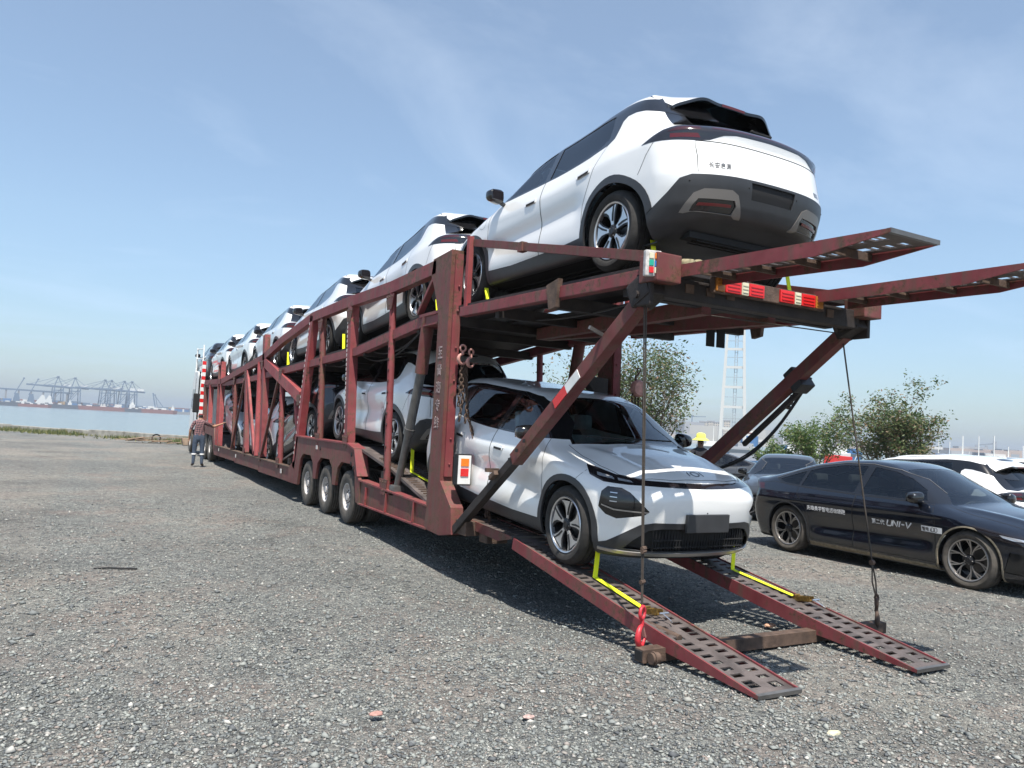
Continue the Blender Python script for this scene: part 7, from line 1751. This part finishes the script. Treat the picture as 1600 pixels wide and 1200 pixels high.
# boats lying just off the shore
GBt = 'work boats moored beyond the parked cars'
cab_lb = {0: 'white', 1: 'blue', 2: 'grey'}
spots = [(44.0, 150, 0), (46.3, 120, 2), (48.6, 140, 1), (49.6, 110, 0), (51.2, 130, 2), (52.4, 105, 0), (53.3, 150, 1), (57.2, 120, 0), (58.2, 150, 2), (59.0, 110, 1), (59.8, 95, 0), (60.6, 130, 0), (61.4, 100, 2), (62.2, 120, 0), (63.0, 100, 1)]
for i, (bd, ds, ty) in enumerate(spots):
    near = ['behind the tower foot', 'right of the tower foot', 'below the low bush', 'left of the young tree', 'below the young tree', 'left of the largest tree', 'at the left foot of the largest tree', 'just right of the largest tree', 'over the lettered sedan windscreen', 'over the white SUV roof, left', 'over the white SUV roof, middle', 'over the white SUV roof, right', 'between the two white SUV roofs', 'at the right edge of the photo', 'beyond the right edge of the photo'][i]
    e = frame('work_boat', bd, ds, 'moored %s work boat with mast, %s' % (cab_lb[ty], near), 'boat', GBt, rot=rg.uniform(-25, 25)); L_ = rg.uniform(10, 15); w = 1.8
    bm = B(); out = [(-L_/2, -w), (L_*0.3, -w), (L_*0.5, 0), (L_*0.3, w), (-L_/2, w)]; bv = [[bm.verts.new((x*(0.93 if z_ == 0 else 1), y*(0.8 if z_ == 0 else 1), z_*1.5+(0.5 if x > L_*0.4 and z_ else 0))) for x, y in out] for z_ in (0, 1)]
    bm.faces.new(bv[0][::-1]); bm.faces.new(bv[1])
    for q in range(5): bm.faces.new((bv[0][q], bv[0][(q+1) % 5], bv[1][(q+1) % 5], bv[1][q]))
    obj('hull', bm, [hull_d, mats_c[3], hull_r][i % 3], e)
    bm = B(); box(bm, (-L_*0.15, 0, 2.5), (L_*0.28, 2.6, 2.0), None, 0.08); box(bm, (-L_*0.12, 0, 3.7), (L_*0.16, 2.2, 0.7), None, 0.05); obj('wheelhouse', bm, [ship_w, mats_c[3], cm[1]][ty], e)
    bm = B(); box(bm, (-L_*0.15, 0, 2.85), (L_*0.285, 2.64, 0.5)); obj('cabin_window', bm, win_d, e)
    bm = B(); tube(bm, [(-L_*0.1, 0, 4), (-L_*0.1, 0, rg.uniform(5.0, 7.5))], 0.07, 5); tube(bm, [(L_*0.25, 0, 1.5), (L_*0.3, 0, rg.uniform(3.2, 5))], 0.06, 5); obj('mast', bm, ship_w, e)
e = frame('red_boat_bow', 51.65, 60, 'bright red box-shaped boat superstructure left of the largest tree', 'boat'); e.location.z = -0.9; e.scale = (0.55, 0.55, 0.55); bm = B(); prism(bm, [(-1.7, 0.5), (-1.3, 3.6), (1.9, 3.4), (1.9, 0.6)], 'y', -1.5, 1.5, 0.05); obj('hull', bm, simple('bright_red_hull', (0.55, 0.03, 0.03), 0.5), e); bm = B(); prism(bm, [(1.9, 2.4), (2.6, 2.4), (2.6, 0.6), (1.9, 0.6)], 'y', -1.3, 1.3); obj('hull_step', bm, ship_w, e)
# pale pontoon / breakwater behind the parked cars
bm = B(); beam(bm, at(40, 62, -0.9), at(66, 70, -0.9), 6, 1.6, (0, 0, 1), 0.05); o = obj('pontoon', bm, conc); tag(o, 'long pale concrete pontoon on the water behind the parked cars', 'pontoon')

# ------------------------------------------------------------------ air
hm = bpy.data.materials.new('haze_air'); hm.use_nodes = True; hn = hm.node_tree.nodes; hn.clear(); ho = hn.new('ShaderNodeOutputMaterial'); pv = hn.new('ShaderNodeVolumePrincipled')
pv.inputs['Color'].default_value = (0.86, 0.92, 1.0, 1); pv.inputs['Density'].default_value = 0.00031; pv.inputs['Anisotropy'].default_value = 0.35
hm.node_tree.links.new(pv.outputs[0], ho.inputs['Volume'])
bm = B(); box2(bm, (-6200, -6200, -8.5), (6200, 6200, 75)); hz = obj('haze', bm, hm); tag(hz, kind='stuff')
